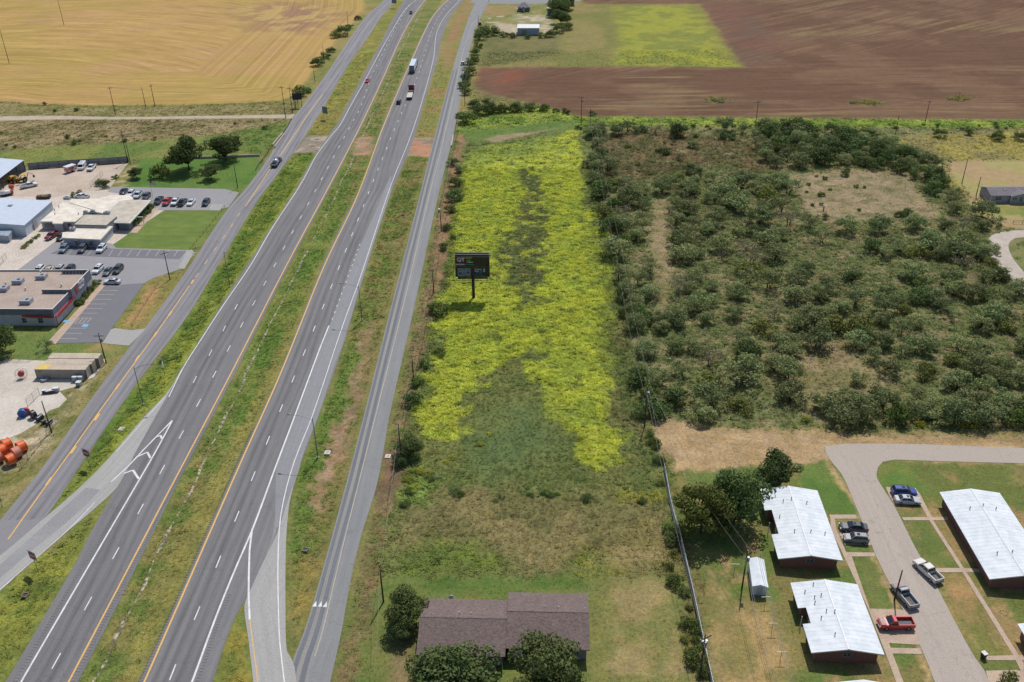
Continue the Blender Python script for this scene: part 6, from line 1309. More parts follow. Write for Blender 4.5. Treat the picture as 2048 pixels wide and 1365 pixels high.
def make_pickup(cab='crew'):
    o = empty('pickup_truck'); c0 = -.75 if cab == 'crew' else -.05; L = 5.7
    b = MB().loft([ring(c0-.05,.97,.36,1.2,.9), ring(.6,.98,.34,1.2,.9), ring(1.35,.98,.34,1.18,.88), ring(2.4,.96,.36,1.1,.82), ring(2.7,.92,.4,1.02,.78), ring(2.82,.84,.5,.9,.7)])
    b.box(-2.8, c0-.055, -.97, -.82, .5, 1.24); b.box(-2.8, c0-.055, .82, .97, .5, 1.24); b.box(-2.82, -2.72, -.815, .815, .5, 1.22); b.box(-2.715, c0-.06, -.815, .815, .5, .62)
    paintpart('body', b, o); r_ = MB(); g = MB(); cabin(g, r_, c0, 1.5, c0+.18, .72, 1.19, 1.78, .86, .72, (.52,) if cab == 'crew' else ()); paintpart('cabin_frame', r_, o); g.build('windows', M_GLASS, o)
    MB().box(-2.71, c0-.07, -.81, .81, .623, .66).build('bed_liner', M_BED, o); MB().box(-2.95, -2.83, -.85, .85, .45, .6).build('rear_bumper', M_STEEL, o); MB().box(2.8, 2.92, -.85, .85, .45, .66).build('front_bumper', M_STEEL, o)
    finish(o, 5.65, 1.96, 3.55, 1.02, 1.15, .39, (1.15,1.15)); return o
M_BED = mat('bed_liner', C(120,118,116), C(90,88,88), scale=2, rough=.9)
def make_van():
    o = empty('cargo_van'); b = MB().loft([ring(-2.7,.92,.4,2.1,.84), ring(-2.6,.99,.35,2.25,.88), ring(1.0,.99,.35,2.25,.88), ring(1.35,.99,.35,2.1,.86), ring(2.05,.97,.36,1.25,.84), ring(2.55,.92,.4,1.1,.76), ring(2.7,.8,.5,.9,.7)])
    paintpart('body', b, o); MB().add([(1.42,-.8,2.02),(1.42,.8,2.02),(2.06,.84,1.3),(2.06,-.84,1.3)], [(0,3,2,1)]).add([(1.44,-.8,2.04),(1.44,.8,2.04),(2.09,.84,1.31),(2.09,-.84,1.31)], [(0,1,2,3),(3,2,1,0)]).build('windshield', M_GLASS, o)
    for s_ in (-1, 1): MB().box(.5, 1.3, min(s_*.995,s_*1.005), max(s_*.995,s_*1.005), 1.3, 1.9).build('side_window', M_GLASS, o)
    lr = MB(); [lr.tube((-1.5,y,2.36),(.6,y,2.36),.03,n=4) for y in (-.5,-.1,.3)]; [lr.tube((x,-.8,2.33),(x,.8,2.33),.03,n=4) for x in (-1.2,.3)]; lr.build('ladder_rack', M_STEEL, o)
    finish(o, 5.4, 1.98, 3.4, 1.1, 1.4, .37, (1.5,1.35)); return o
PROTO = dict(sedan=make_sedan(), suv=make_suv(), pickup=make_pickup(), pickup2=make_pickup('regular'), van=make_van())
USED = set()
def vehicle(kind, rear, front, color, label, group=None, cat=None, sc=1.0):
    a, b = G(*rear), G(*front); c = (a+b)/2; d = b-a
    o = PROTO[kind] if kind not in USED else copy_tree(PROTO[kind]); USED.add(kind)
    o.location = (c.x, c.y, .045); o.rotation_euler = (0, 0, math.atan2(d.y, d.x)); o.scale = (sc, sc, sc)
    tag(o, label, cat or {'sedan':'car','suv':'car','pickup':'pickup truck','pickup2':'pickup truck','van':'van'}[kind])
    if group: o['group'] = group
    elif 'group' in o: del o['group']
    for ch in o.children:
        if ch.name.split('.')[0] in ('body', 'cabin_frame'): ch.color = color
    return o
WH = C(232,236,240); SIL = C(190,194,198); DG = C(70,74,80); BK = C(34,38,44); NAVY = C(32,48,66); RED = C(190,36,42); DRED = C(130,26,38); BLU = C(36,74,150); SLB = C(120,140,155); GRN = C(56,66,68)
def keepcol(c): return tuple(c)
# housing street
vehicle('suv', (1783,988), (1830,989.5), BLU, 'bright blue hatchback parked above the silver sedan'); vehicle('sedan', (1790.5,1004), (1837,1006.5), SIL, 'silver sedan beside the blue hatchback')
vehicle('sedan', (1731,1062), (1681,1058.5), NAVY, 'dark slate-blue sedan above the grey crossover', sc=1.05); vehicle('suv', (1732,1084), (1690,1080.5), C(150,148,152), 'grey crossover parked below the dark sedan', sc=.92)
vehicle('pickup', (1870,1163), (1838.5,1133), C(226,222,212), 'white crew-cab pickup on the right side of the street')
p = vehicle('pickup2', (1820,1212), (1795,1182), C(172,176,180), 'silver pickup with a faded pink hood behind the red one'); MB().box(1.75,2.6,-.8,.8,1.17,1.19).build('faded_hood', mat('faded_pink_paint', C(200,170,165), C(176,146,140), scale=2, rough=.8), p)
vehicle('pickup2', (1820,1253), (1760,1253.5), C(205,40,48), 'bright red pickup parked across the concrete pad')
# office: lower row
vehicle('suv', (135.5,495.5), (123,508), SLB, 'pale blue-grey SUV, left of three at the office wall', 'cars parked below the office'); vehicle('suv', (171.5,495), (160,509), C(96,96,104), 'dark grey SUV, middle of three at the office wall', 'cars parked below the office'); vehicle('suv', (210.5,495), (197.5,508.5), WH, 'white SUV, right of three at the office wall', 'cars parked below the office')
vehicle('pickup', (115,470), (97,480.5), DRED, 'dark red pickup on the concrete between warehouse and office'); vehicle('sedan', (129.5,473), (118.5,483), BK, 'black car tucked behind the dark red pickup')
# store row
vehicle('suv', (203.5,537), (190.5,549.5), WH, 'white SUV at the far corner of the store', 'cars parked behind the store'); vehicle('sedan', (222,541), (211,553), C(100,110,116), 'grey sedan between the white SUV and the dark green one', 'cars parked behind the store'); vehicle('suv', (242.5,537), (231,549.5), GRN, 'dark green SUV, rightmost behind the store', 'cars parked behind the store')
vehicle('suv', (86,538), (73,552), WH, 'white car mostly hidden behind the store roof, left', 'cars parked behind the store'); vehicle('sedan', (103,540), (92,553), C(205,196,180), 'beige sedan half hidden behind the store roof', 'cars parked behind the store'); vehicle('suv', (126,538), (114,551), SIL, 'silver SUV half hidden behind the store roof', 'cars parked behind the store'); vehicle('suv', (147,537), (135,551), BK, 'black SUV half hidden behind the store roof', 'cars parked behind the store')
vehicle('sedan', (241,567.5), (210,567), C(212,214,222), 'white sedan parked sideways in the first stall of the store car park')
# behind the office
for kd, re_, fr_, cl, lb in (('pickup',(324,399),(312,412),C(60,66,72),'dark grey pickup next to the office hedge'),('pickup',(341.5,401),(329,414),C(196,40,52),'red pickup between two paler trucks behind the lawn'),('pickup',(357.5,401.5),(346,414),WH,'white pickup right of the red one behind the lawn'),
    ('pickup',(359.5,415),(371.5,402),C(78,84,92),'dark pickup with its bed towards the lawn'),('sedan',(388.5,402),(377,415),WH,'white car right of the backed-in dark pickup'),('suv',(418,402.5),(407,416),NAVY,'dark blue SUV parked alone by the concrete pad'),
    ('suv',(268,386),(257,397),WH,'white SUV seen over the office roof edge'),('pickup',(284,388),(271,400),C(205,215,225),'pale pickup seen over the office roof corner'),('suv',(299,391),(288,403),DG,'dark grey SUV between pale pickup and hedge'),('sedan',(252,382),(243,391),NAVY,'dark car leftmost over the office roof edge')):
    vehicle(kd, re_, fr_, cl, lb, 'vehicles parked behind the office')
vehicle('pickup', (173,398.5), (156,396), WH, 'white pickup behind the low middle of the office roof')
# gravel yard
vehicle('van', (170,331.5), (160,344), WH, 'white work van with roof rack on the gravel yard'); vehicle('pickup', (190,333), (177.5,345.5), WH, 'white pickup beside the work van on the gravel yard'); vehicle('pickup', (44,378), (74,371.5), WH, 'white pickup in front of the yellow machines')
# moving traffic
vehicle('sedan', (737,160), (732,169), C(200,30,44), 'small red car on the left carriageway'); vehicle('suv', (824,24), (820,32), NAVY, 'dark car far up the left carriageway'); vehicle('suv', (795,213), (801,202), BK, 'black SUV trailing the flatbed truck')
p = vehicle('suv', (925,135), (926,124), WH, 'white-roofed car on the right frontage road'); 
# white tail of unused prototypes never happens: every kind above is used
# ---- trucks
def drive_from(rear, front):
    a, b = G(*rear), G(*front); d = (b-a).normalized(); return a, math.atan2(d.y, d.x), (b-a).length
def axle(o, x, W=2.4, r=.5, dual=True):
    for s_ in (-1, 1):
        y = s_*(W/2-.2); mb = MB().tube((x, y-.25 if dual else y-.14, r), (x, y+.25 if dual else y+.14, r), r, n=14); w_ = mb.build('wheel', M_TYRE, o); MB().tube((x, y+s_*.24, r), (x, y+s_*.27, r), r*.5, n=10).build('rim', M_RIM, w_)
def tractor(o, x0, paint, sleeper=True):
    """x0 = front bumper, cab extends backwards"""
    m = paint; t = -1
    MB().box(x0-7.0, x0-.3, -.45, .45, .75, 1.05).build('chassis', M_DSTEEL, o)
    h = MB().loft([ring(x0-2.3,1.0,.9,2.15,.85,.15), ring(x0-.7,.95,.9,1.95,.75,.15), ring(x0-.15,.85,.9,1.7,.65,.15)]); h.build('hood', m, o)
    MB().loft([ring(x0-4.9 if sleeper else x0-4.0,1.22,.9,3.5 if sleeper else 2.9,1.05,.2), ring(x0-3.6,1.22,.9,3.4 if sleeper else 2.95,1.05,.2), ring(x0-2.9,1.15,.9,2.95,1.0,.15), ring(x0-2.32,1.1,.9,2.25,.98,.1)]).build('cab', m, o)
    MB().add([(x0-2.35,-.95,2.2),(x0-2.35,.95,2.2),(x0-2.86,.92,2.85),(x0-2.86,-.92,2.85)], [(0,1,2,3)]).build('windshield', M_GLASS, o)
    for s_ in (-1,1): MB().box(x0-3.5,x0-2.95,min(s_*1.2,s_*1.24),max(s_*1.2,s_*1.24),1.95,2.6).build('side_window', M_GLASS, o); MB().tube((x0-4.1,s_*1.25,1.0),(x0-4.1,s_*1.25,3.6),.08,n=8).build('exhaust_stack', M_STEEL, o); MB().box(x0-2.5,x0-2.4,min(s_*1.25,s_*1.5),max(s_*1.25,s_*1.5),1.9,2.4).build('mirror', M_BLACK, o); MB().tube((x0-5.1,s_*.95,.75),(x0-3.7,s_*.95,.75),.32,n=10).build('fuel_tank', M_STEEL, o)
    MB().box(x0-.18,x0,-1.15,1.15,.45,.85).build('front_bumper', M_STEEL, o); axle(o, x0-1.3, dual=False); axle(o, x0-5.6); axle(o, x0-6.8)
M_WTRL = mat('white_trailer_side', C(214,226,236), C(198,212,224), scale=.5, rough=.4); M_GREYD = mat('trailer_door', C(120,132,142), C(104,116,128), scale=1, rough=.5); M_LBLUE = mat('pale_blue_cab_paint', C(150,190,215), C(135,175,200), rough=.35, coat=.4); M_MAROON = mat('maroon_cab_paint', C(130,22,44), C(105,18,36), rough=.3, coat=.4); M_DECK = mat('pale_deck', C(205,198,190), C(185,178,170), scale=1, rough=.8)
a, rz, _ = drive_from((824,148), (838,113)); o = empty('semi_truck', (a.x, a.y, .045), rz, label='semi truck with white box trailer on the right carriageway', cat='truck')
MB().box(0,14.6,-1.28,1.28,1.2,4.05).build('trailer_box', M_WTRL, o); MB().box(-.04,-.003,-1.24,1.24,1.25,4.0).build('rear_doors', M_GREYD, o); MB().box(.3,10,-.5,.5,.9,1.197).build('trailer_frame', M_DSTEEL, o); MB().box(-.1,0,-1.2,1.2,.45,.6).build('rear_bumper', M_STEEL, o); axle(o, 1.3); axle(o, 2.6); tractor(o, 20.0, M_LBLUE)
a, rz, _ = drive_from((818.5,201), (828,166)); o = empty('flatbed_truck', (a.x, a.y, .045), rz, label='maroon truck pulling a pale flatbed trailer on the right carriageway', cat='truck')
MB().box(0,8.6,-1.25,1.25,1.15,1.4).build('trailer_deck', M_DECK, o); MB().box(.2,11,-.45,.45,.85,1.147).build('trailer_frame', M_DSTEEL, o); MB().box(8.75,9.0,-1.25,1.25,1.15,2.0).build('bulkhead', M_STEEL, o); MB().box(9.6,12.0,-1.2,1.2,1.2,1.45).build('deck_box', M_DSTEEL, o)
for k in range(3): MB().box(9.7+k*.8,9.85+k*.8,-1.25,1.25,1.453,1.55).build('cross_bar', M_DECK, o)
axle(o, 1.2); axle(o, 2.5); tractor(o, 18.4, M_MAROON, True)
# dark service truck with a silver tank
a, rz, L = drive_from((547.5,337), (565,314)); o = empty('tank_truck', (a.x, a.y, .045), rz, label='dark work truck carrying a silver tank on the left frontage road', cat='truck')
MB().box(0,7.2,-.5,.5,.6,.9).build('chassis', M_DSTEEL, o); MB().box(-.2,5.0,-1.2,1.2,.9,1.1).build('deck', M_DSTEEL, o)
mb = MB(); ns = 12
rg_ = lambda x: [(x, -1.0*math.cos(t*math.pi/ns), 1.1+1.25*math.sin(t*math.pi/ns)) for t in range(ns+1)]
mb.loft([rg_(2.2), rg_(4.9)], True); mb.build('tank', mat('silver_tank', C(190,206,220), C(170,188,204), rough=.3, metal=.5), o)
for s_ in (-1,1): MB().box(.0,2.1,min(s_*1.0,s_*1.15),max(s_*1.0,s_*1.15),1.103,1.6).build('side_rail', M_STEEL, o)
MB().loft([ring(5.3,1.05,.7,2.2,.9), ring(6.8,1.05,.7,2.15,.9), ring(7.3,1.05,.7,1.5,.9), ring(8.6,1.0,.7,1.35,.85), ring(8.8,.9,.75,1.2,.8)]).build('cab', mat('dark_truck_paint', C(44,54,66), C(36,44,56), rough=.3, coat=.4), o)
MB().add([(6.85,-.85,2.1),(6.85,.85,2.1),(7.34,.9,1.52),(7.34,-.9,1.52)], [(0,3,2,1)]).build('windshield', M_GLASS, o)
for s_ in (-1,1): MB().box(5.6,6.7,min(s_*1.04,s_*1.07),max(s_*1.04,s_*1.07),1.45,2.0).build('side_window', M_GLASS, o)
axle(o, 1.4, 2.3, .42); axle(o, 7.9, 2.3, .42, False)
# small concession trailer on the yard
g = G(142,344); o = empty('vending_trailer', (g.x, g.y, .02), R(60), label='small red and white trailer with pale roof against the yard fence', cat='trailer'); M_RW = mat('red_trailer_side', C(196,80,80), C(222,200,196), scale=1.2, rough=.6, lo=.45, hi=.5)
MB().box(-1.9,1.9,-1.1,1.1,.5,2.3).build('body', M_RW, o); MB().box(-2.0,2.0,-1.25,1.25,2.303,2.45).build('roof', M_WHITEM, o); MB().box(1.9,3.0,-.06,.06,.45,.6).build('tow_bar', M_REDT, o)
for s_ in (-1,1): w_ = MB().tube((0,s_*1.0-.1,.36),(0,s_*1.0+.1,.36),.36,n=12).build('wheel', M_TYRE, o)
window(o, 0, -1.1, 1.1, 1.6, .8, 's', M_TRIM)
# ---- yard machines
M_YELM = mat('machine_yellow', C(226,176,60), C(196,150,60), scale=2, rough=.5); M_ORNG = mat('orange_machine_paint', C(224,96,52), C(196,84,50), scale=2, rough=.5)
def backhoe(px, rz, label):
    g = G(*px); o = empty('backhoe_loader', (g.x, g.y, .02), rz, label=label, cat='digger')
    MB().box(-1.6,1.8,-.5,.5,.6,1.1).build('chassis', M_DSTEEL, o); MB().loft([ring(.3,.5,1.0,1.75,.42), ring(2.0,.48,1.0,1.6,.4)]).build('engine_hood', M_YELM, o); MB().box(-1.3,.3,-.7,.7,2.5,2.62).build('cab_roof', M_YELM, o)
    f = MB(); [f.box(x-.05,x+.05,y-.05,y+.05,1.0,2.5) for x in (-1.2,.2) for y in (-.6,.6)]; f.build('cab_frame', M_BLACK, o); MB().box(-.7,-.2,-.25,.25,1.1,1.5).build('seat', M_BLACK, o)
    for x, r in ((-.9,.75),(1.5,.5)):
        for s_ in (-1,1): w_ = MB().tube((x,s_*.85-.2,r),(x,s_*.85+.2,r),r,n=14).build('wheel', M_TYRE, o); MB().tube((x,s_*1.06,r),(x,s_*1.08,r),r*.5,n=10).build('rim', M_YELM, w_)
    b_ = MB().tube((-1.5,0,1.0),(-2.4,0,3.2),.16,n=6).build('boom', M_YELM, o); MB().tube((-2.4,0,3.2),(-4.0,0,2.3),.13,n=6).build('stick', M_YELM, o); MB().prism([(-4.3,-.35),(-3.7,-.35),(-3.7,.35),(-4.3,.35)],1.2,2.0).build('digging_bucket', M_DSTEEL, o)
    for s_ in (-1,1): MB().tube((.6,s_*.55,1.3),(2.9,s_*.55,.6),.1,n=6).build('loader_arm', M_YELM, o)
    MB().loft([[(2.8,-1.1,.1),(3.6,-1.1,.1),(3.3,-1.1,.9),(2.8,-1.1,.9)], [(2.8,1.1,.1),(3.6,1.1,.1),(3.3,1.1,.9),(2.8,1.1,.9)]]).build('front_bucket', M_YELM, o); return o
backhoe((46,364), R(200), 'yellow backhoe with its boom raised towards the yard'); backhoe((26,366), R(150), 'yellow backhoe closest to the pole barn posts')
g = G(14,392); o = empty('water_trailer', (g.x, g.y, .02), R(35), label='pale tank trailer with an orange pump at the far left of the yard', cat='trailer'); MB().tube((-1.8,0,1.25),(1.4,0,1.25),.75,n=14).build('tank', M_WHITEM, o); MB().box(-2.2,2.0,-.9,.9,.45,.56).build('frame', M_DSTEEL, o); MB().box(1.45,2.3,-.5,.5,.57,1.8).build('pump', M_ORNG, o)
for s_ in (-1,1): MB().tube((-.3,s_*.95-.1,.38),(-.3,s_*.95+.1,.38),.38,n=12).build('wheel', M_TYRE, o)
g = G(24,379); o = empty('light_tower', (g.x, g.y, .02), R(20), label='small orange wheeled generator beside the tank trailer', cat='generator'); MB().box(-.8,.8,-.6,.6,.5,1.6).build('housing', M_ORNG, o); MB().tube((0,0,1.6),(0,0,2.4),.05,n=6).build('mast', M_STEEL, o)
for s_ in (-1,1): MB().tube((0,s_*.65-.08,.3),(0,s_*.65+.08,.3),.3,n=12).build('wheel', M_TYRE, o)
g = G(88,397); o = empty('scrap_bin', (g.x, g.y, .02), R(10), label='open scrap skip with boards and blue tarp behind the warehouse roof', cat='skip')
M_TAN = mat('raw_lumber', C(196,170,120), C(160,130,90), scale=2, rough=.9)
for q in ((-2.2,2.2,-1.1,-1.0),(-2.2,2.2,1.0,1.1),(-2.2,-2.1,-.995,.995),(2.1,2.2,-.995,.995)): MB().box(*q, .05, 1.0).build('side', M_DSTEEL, o)
MB().box(-2.1,2.1,-1.0,1.0,.05,.15).build('floor', M_DSTEEL, o)
for k in range(6): MB().box(-1.8,1.7,-.08,.08,.0,.1, Matrix.Translation((0, -.7+k*.27, .9+.05*(k%3))) @ Matrix.Rotation(.35*(k%3-1), 4, 'Z') @ Matrix.Rotation(.08*(k%2), 4, 'Y')).build('board', M_TAN, o)
MB().ball((1.2,.1,.8),.7,.6,.35,8,5).build('tarp', mat('blue_tarp', C(40,80,150), rough=.6), o)
# ================================================================== BILLBOARD
M_DCONC = mat('dusty_concrete', C(160,142,120), C(134,120,98), scale=1.5, rough=.95)
g = G(947,597); BB = empty('billboard', (g.x, g.y, 0), R(-2), label='tall single-post billboard with stacked dark advertising panels in the yellow weeds', cat='billboard')
M_BLK = mat('billboard_black', (.012,.011,.013,1), (.016,.015,.018,1), rough=.5); M_RUST = mat('rusty_catwalk', C(110,72,62), C(84,58,52), scale=2, rough=.8)
def flatmat(name, c, rough=.6, em=0):
    m, nt, b = newmat(name); b.inputs['Base Color'].default_value = c; b.inputs['Roughness'].default_value = rough
    if em: b.inputs['Emission Color'].default_value = c; b.inputs['Emission Strength'].default_value = em
    return m
W2 = 4.55; ZB, ZT = 6.35, 13.5; ZM1 = 9.75
MB().tube((0,.6,-.1),(0,.6,ZB+.3),.42,.40,14).build('post', M_BLK, BB); MB().box(-W2+.5,W2-.5,.35,.85,ZB+.3,ZB+.7).build('beam', M_DSTEEL, BB)
MB().box(-W2,W2,.003,.35,ZB+.15,ZM1-.25).build('lower_panel', M_BLK, BB); MB().box(-W2,W2,.003,.35,ZM1+.15,ZT-.45).build('upper_panel', M_BLK, BB)
MB().box(-W2,W2,.9,1.25,ZB+.15,ZM1-.25).build('rear_panel', M_BLK, BB); MB().box(-W2,W2,.9,1.25,ZM1+.15,ZT-.45).build('rear_panel', M_BLK, BB)
for x in (-3.2,-1.1,1.1,3.2): MB().box(x-.1,x+.1,.36,.89,ZB+.8,ZT-.6).build('upright', M_DSTEEL, BB)
t = MB().box(-W2-.12,W2+.12,-.08,.02,ZT-.447,ZT-.35).box(-W2-.12,W2+.12,1.2,1.3,ZT-.447,ZT-.35).box(-W2-.12,-W2-.003,-.06,.36,ZB+.15,ZT-.45).box(W2+.003,W2+.12,-.06,.36,ZB+.15,ZT-.45); t.build('edge_trim', M_STEEL, BB)
MB().box(-W2,W2,-.1,.0,ZT-1.05,ZT-.97).build('trim_strip', mat('trim_strip_paint', C(190,160,190), rough=.5), BB)
MB().box(-W2+.5,W2-.5,-.9,-.003,ZB-.02,ZB+.12).build('catwalk', M_RUST, BB); MB().box(-W2+.3,W2-.9,-.06,-.003,ZM1-.2,ZM1+.1).build('skirt', M_RUST, BB)
rl = MB()
for z in (ZB-.9, ZB-.35): rl.tube((-W2-.5,-1.3,z),(W2+.2,-1.3,z),.05,n=5)
for x in (-W2-.5,-2.6,2.6,W2+.2): rl.tube((x,-1.3,ZB-.9),(x,-1.3,ZB+.1),.05,n=5)
rl.tube((-W2-.5,-1.3,ZB+.4),(-W2-.5,-1.3,ZM1+.3),.04,n=4).tube((-W2-.5,-1.3,ZM1+.3),(-W2,-.1,ZM1+.3),.04,n=4).tube((-W2-.5,-1.3,ZB+.4),(-W2,-.1,ZB+.4),.04,n=4).tube((-W2-.5,-1.3,ZB+.1),(-W2-.5,-1.3,ZB+.4),.04,n=4); rl.build('railing', M_DSTEEL, BB)
for x in (-2.3,2.3): l_ = MB().box(x-.4,x+.4,-2.1,-1.8,ZB-1.0,ZB-.85).build('floodlight', M_DSTEEL, BB); MB().tube((x,-1.9,ZB-.9),(x,-.4,ZB),.03,n=4).build('arm', M_DSTEEL, l_)
def plate(x0, x1, z0, z1, m, name, par=BB, y=-.012): return MB().box(x0, x1, y, 0, z0, z1).build(name, m, par)
RX = Matrix.Rotation(math.pi/2, 4, 'X')
F_DRED = flatmat('poster_dark_red', C(105,26,40)); F_WHITE = flatmat('poster_white', C(205,205,212)); F_YEL = flatmat('poster_yellow', C(190,200,60)); F_GREEN = flatmat('poster_green', C(120,190,70)); F_GREY = flatmat('poster_grey_blue', C(128,140,155)); F_CYAN = flatmat('poster_cyan', C(50,120,150)); F_TEAL = flatmat('poster_teal', C(50,150,140)); F_LGREY = flatmat('poster_light_grey', C(170,172,185)); F_NAVY = flatmat('poster_ink', C(40,48,66))
ux0 = -W2
plate(ux0+.0, ux0+2.65, 10.75, 12.45, F_DRED, 'logo_panel'); 
def bt(body, size, m, x, z, bold=.02, name='lettering', y=-.02): return text_mesh(name, body, size, m, BB, (x, y, z), RX, .008, bold=bold)
bt('QT', 1.5, F_WHITE, ux0+.42, 11.6, .05); bt('EXIT', .8, F_YEL, ux0+2.85, 12.08, .01); bt('285', .8, F_GREEN, ux0+2.95, 11.27, .01); bt('IN ABILENE', .3, F_WHITE, ux0+3.2, 10.85)
plate(ux0+.05, ux0+2.4, 10.0, 10.4, F_LGREY, 'banner_strip'); plate(ux0+2.45, ux0+3.2, 10.05, 10.35, F_CYAN, 'banner_strip'); bt('WELCOME', .32, F_TEAL, ux0+3.4, 10.2)
plate(ux0+.55, ux0+4.0, 6.75, 9.05, F_GREY, 'poster'); 
for x, z, w_, h in ((.9,8.4,.5,.3),(1.7,8.6,1.0,.15),(3.2,8.4,.5,.3),(.8,7.3,.8,.5),(1.9,7.2,1.0,.08),(1.9,7.5,1.0,.08),(1.9,7.8,1.0,.08),(3.1,7.5,.5,.6)): plate(ux0+x, ux0+x+w_, z, z+h, F_NAVY, 'poster_mark', y=-.02)
bt('Tower', .7, F_LGREY, ux0+5.1, 8.8, .03); bt('Plaza', .6, F_LGREY, ux0+5.1, 8.25, .03); plate(ux0+6.6, ux0+7.3, 8.0, 8.45, F_CYAN, 'poster_mark'); plate(ux0+7.5, ux0+7.9, 8.0, 9.0, F_LGREY, 'poster_mark'); bt('NOW OPEN', .3, F_CYAN, ux0+5.5, 7.75); bt('CALL TODAY', .36, F_CYAN, ux0+5.1, 7.3); bt('EXIT 285 ON RIGHT', .36, F_CYAN, ux0+4.75, 6.85)
BARE.append(np.array([(g.x-.5,g.y+.1),(g.x+.5,g.y+.1),(g.x+.5,g.y+1.1),(g.x-.5,g.y+1.1)]))

# ================================================================== POLES, LIGHTS, WIRES
def pole_top(o, H): return Vector((o.location.x, o.location.y, H))
def utility_pole(px, H, label, arm=True, transf=0, rz=0.0, group=None, r=.16, insul=3, steel=False):
    g = G(*px); o = empty('utility_pole', (g.x, g.y, 0), rz, label=label, cat='pole', group=group)
    MB().tube((0,0,-.2),(0,0,H),r,r*.62,8).build('pole', M_DSTEEL if steel else M_WOODPOLE, o)
    if arm:
        c = MB().box(-1.15,1.15,-.06-r*.7,.06-r*.7,H-.75,H-.6).build('crossarm', M_WOODPOLE, o)
        for k in range(insul): x = -1.0+2.0*k/max(1, insul-1); MB().tube((x,-r*.7,H-.6),(x,-r*.7,H-.38),.05,n=6).build('insulator', M_WHITEM, c)
    else: MB().tube((0,0,H),(0,0,H+.2),.05,n=6).build('insulator', M_WHITEM, o)
    for k in range(transf): a = 2.2*k; MB().tube((.32*math.cos(a),.32*math.sin(a),H-2.3),(.32*math.cos(a),.32*math.sin(a),H-1.4),.24,n=10).build('transformer', M_STEEL, o)
    return o, g, H
def wire(a, b, sag, parent_label, offs=((0,0),), name='power_line', group=None, r=.03):
    mb = MB()
    for ox, oz in offs:
        pts = []; A_, B_ = Vector(a)+Vector((ox,0,oz)), Vector(b)+Vector((ox,0,oz))
        for k in range(13): t = k/12; p = A_.lerp(B_, t); p.z -= sag*4*t*(1-t); pts.append(p)
        mb.path(pts, r, 3)
    return tag(mb.build(name, M_WIRE), parent_label, 'power line', group)
PT = {}
def UP(key, px, H, label, **k): o, g, h = utility_pole(px, H, label, **k); PT[key] = Vector((g.x, g.y, h-.4))
UP('a', (1289,853), 10.2, 'utility pole at the lower left corner of the brushland', rz=.1, arm=False, transf=1)
UP('b', (1484,1176), 8.4, 'utility pole standing just left of the long white shed', arm=False, transf=1)
UP('c', (1400,1352), 9.0, 'pole with transformers beside the tall metal fence', arm=True, transf=3, rz=.5)
UP('d', (1788.5,1201), 6.8, 'dark street pole between the silver pickup and the walk', arm=False)
UP('e', (1236,573), 10.0, 'utility pole on the left edge of the brushland, halfway up', arm=False)
UP('f', (1510,259), 12.0, 'tall utility pole at the field edge, middle of the brushland', arm=True)
UP('g', (1162,250), 12.0, 'tall utility pole above the top corner of the yellow weeds', arm=True, transf=1)
UP('h', (1180,262), 9.5, 'thin pole just right of the tall one above the yellow weeds', arm=False)
UP('i', (1849,251), 10.5, 'utility pole at the field edge above the golden grass', arm=True)
UP('j', (1789,277), 9.5, 'bare pole at the right end of the dark tree belt', arm=False)
UP('k', (1923.5,368), 9.0, 'utility pole behind the grey home on its left', arm=False)
UP('l', (1952,393), 7.0, 'shorter pole at the left end of the grey home', arm=False)
UP('m', (212.5,727), 8.4, 'utility pole beside the farthest tan container', arm=True, transf=1, rz=0)
UP('n', (103.5,866), 8.2, 'slim pole at the corner of the storage yard fence', arm=False)
UP('o', (340,560), 9.0, 'utility pole on the grass island of the store car park', arm=True, rz=.6)
UP('p', (256,325), 12.5, 'left one of the pair of poles at the yard fence corner', arm=True, transf=1)
UP('q', (261,328), 9.0, 'right, shorter one of the pair of poles at the yard fence corner', arm=False)
UP('r', (475.5,376.5), 9.0, 'slim pole on the oak lawn by the frontage road', arm=False, steel=True)
UP('s', (571.5,237), 14.0, 'tallest crossarm pole where the sandy track meets the frontage road', arm=True)
UP('t', (585,226), 11.5, 'pole just behind the tallest one at the sandy track', arm=True)
UP('u', (592,219), 8.0, 'short pole right of the two taller ones at the sandy track', arm=False)
UP('v', (231,230), 12.5, 'crossarm pole in the scrub above the sandy track', arm=True)
UP('w', (292,217), 9.5, 'left of two plain poles above the sandy track', arm=False)
UP('x', (310,213), 10.0, 'right of two plain poles above the sandy track', arm=True, rz=1.2)
UP('y', (18.5,127), 18.5, 'big pole in the golden field at the left edge', arm=False, steel=True)
UP('z', (128,51), 17.5, 'big pole in the golden field near the top', arm=False, steel=True)
UP('A', (697,60), 11.0, 'roadside pole on the golden field edge near the top', arm=False)
UP('B', (649,127), 9.0, 'roadside pole on the golden field edge, midway', arm=False); UP('B2', (630,165), 6.0, 'short post on the golden field edge below the midway pole', arm=False)
UP('C', (930,212), 9.5, 'roadside pole in the thicket below the ploughed field', arm=False)
UP('D', (882.5,462), 7.0, 'roadside pole at the end of the right guardrail', arm=False)
UP('E', (867.8,588), 7.5, 'roadside pole left of the billboard', arm=False)
UP('F', (827.7,767), 7.5, 'roadside pole on the left edge of the weeds', arm=False)
UP('G', (803,925), 9.6, 'roadside pole carrying electric meters beside a dark tree', arm=False)
UP('H', (767,1204), 8.3, 'roadside pole on the grass left of the brown-roofed house', arm=False)
UP('I', (957,60), 9.0, 'roadside pole by the small farm yard', arm=False); UP('J', (978,4), 9, 'roadside pole at the top side road', arm=False)
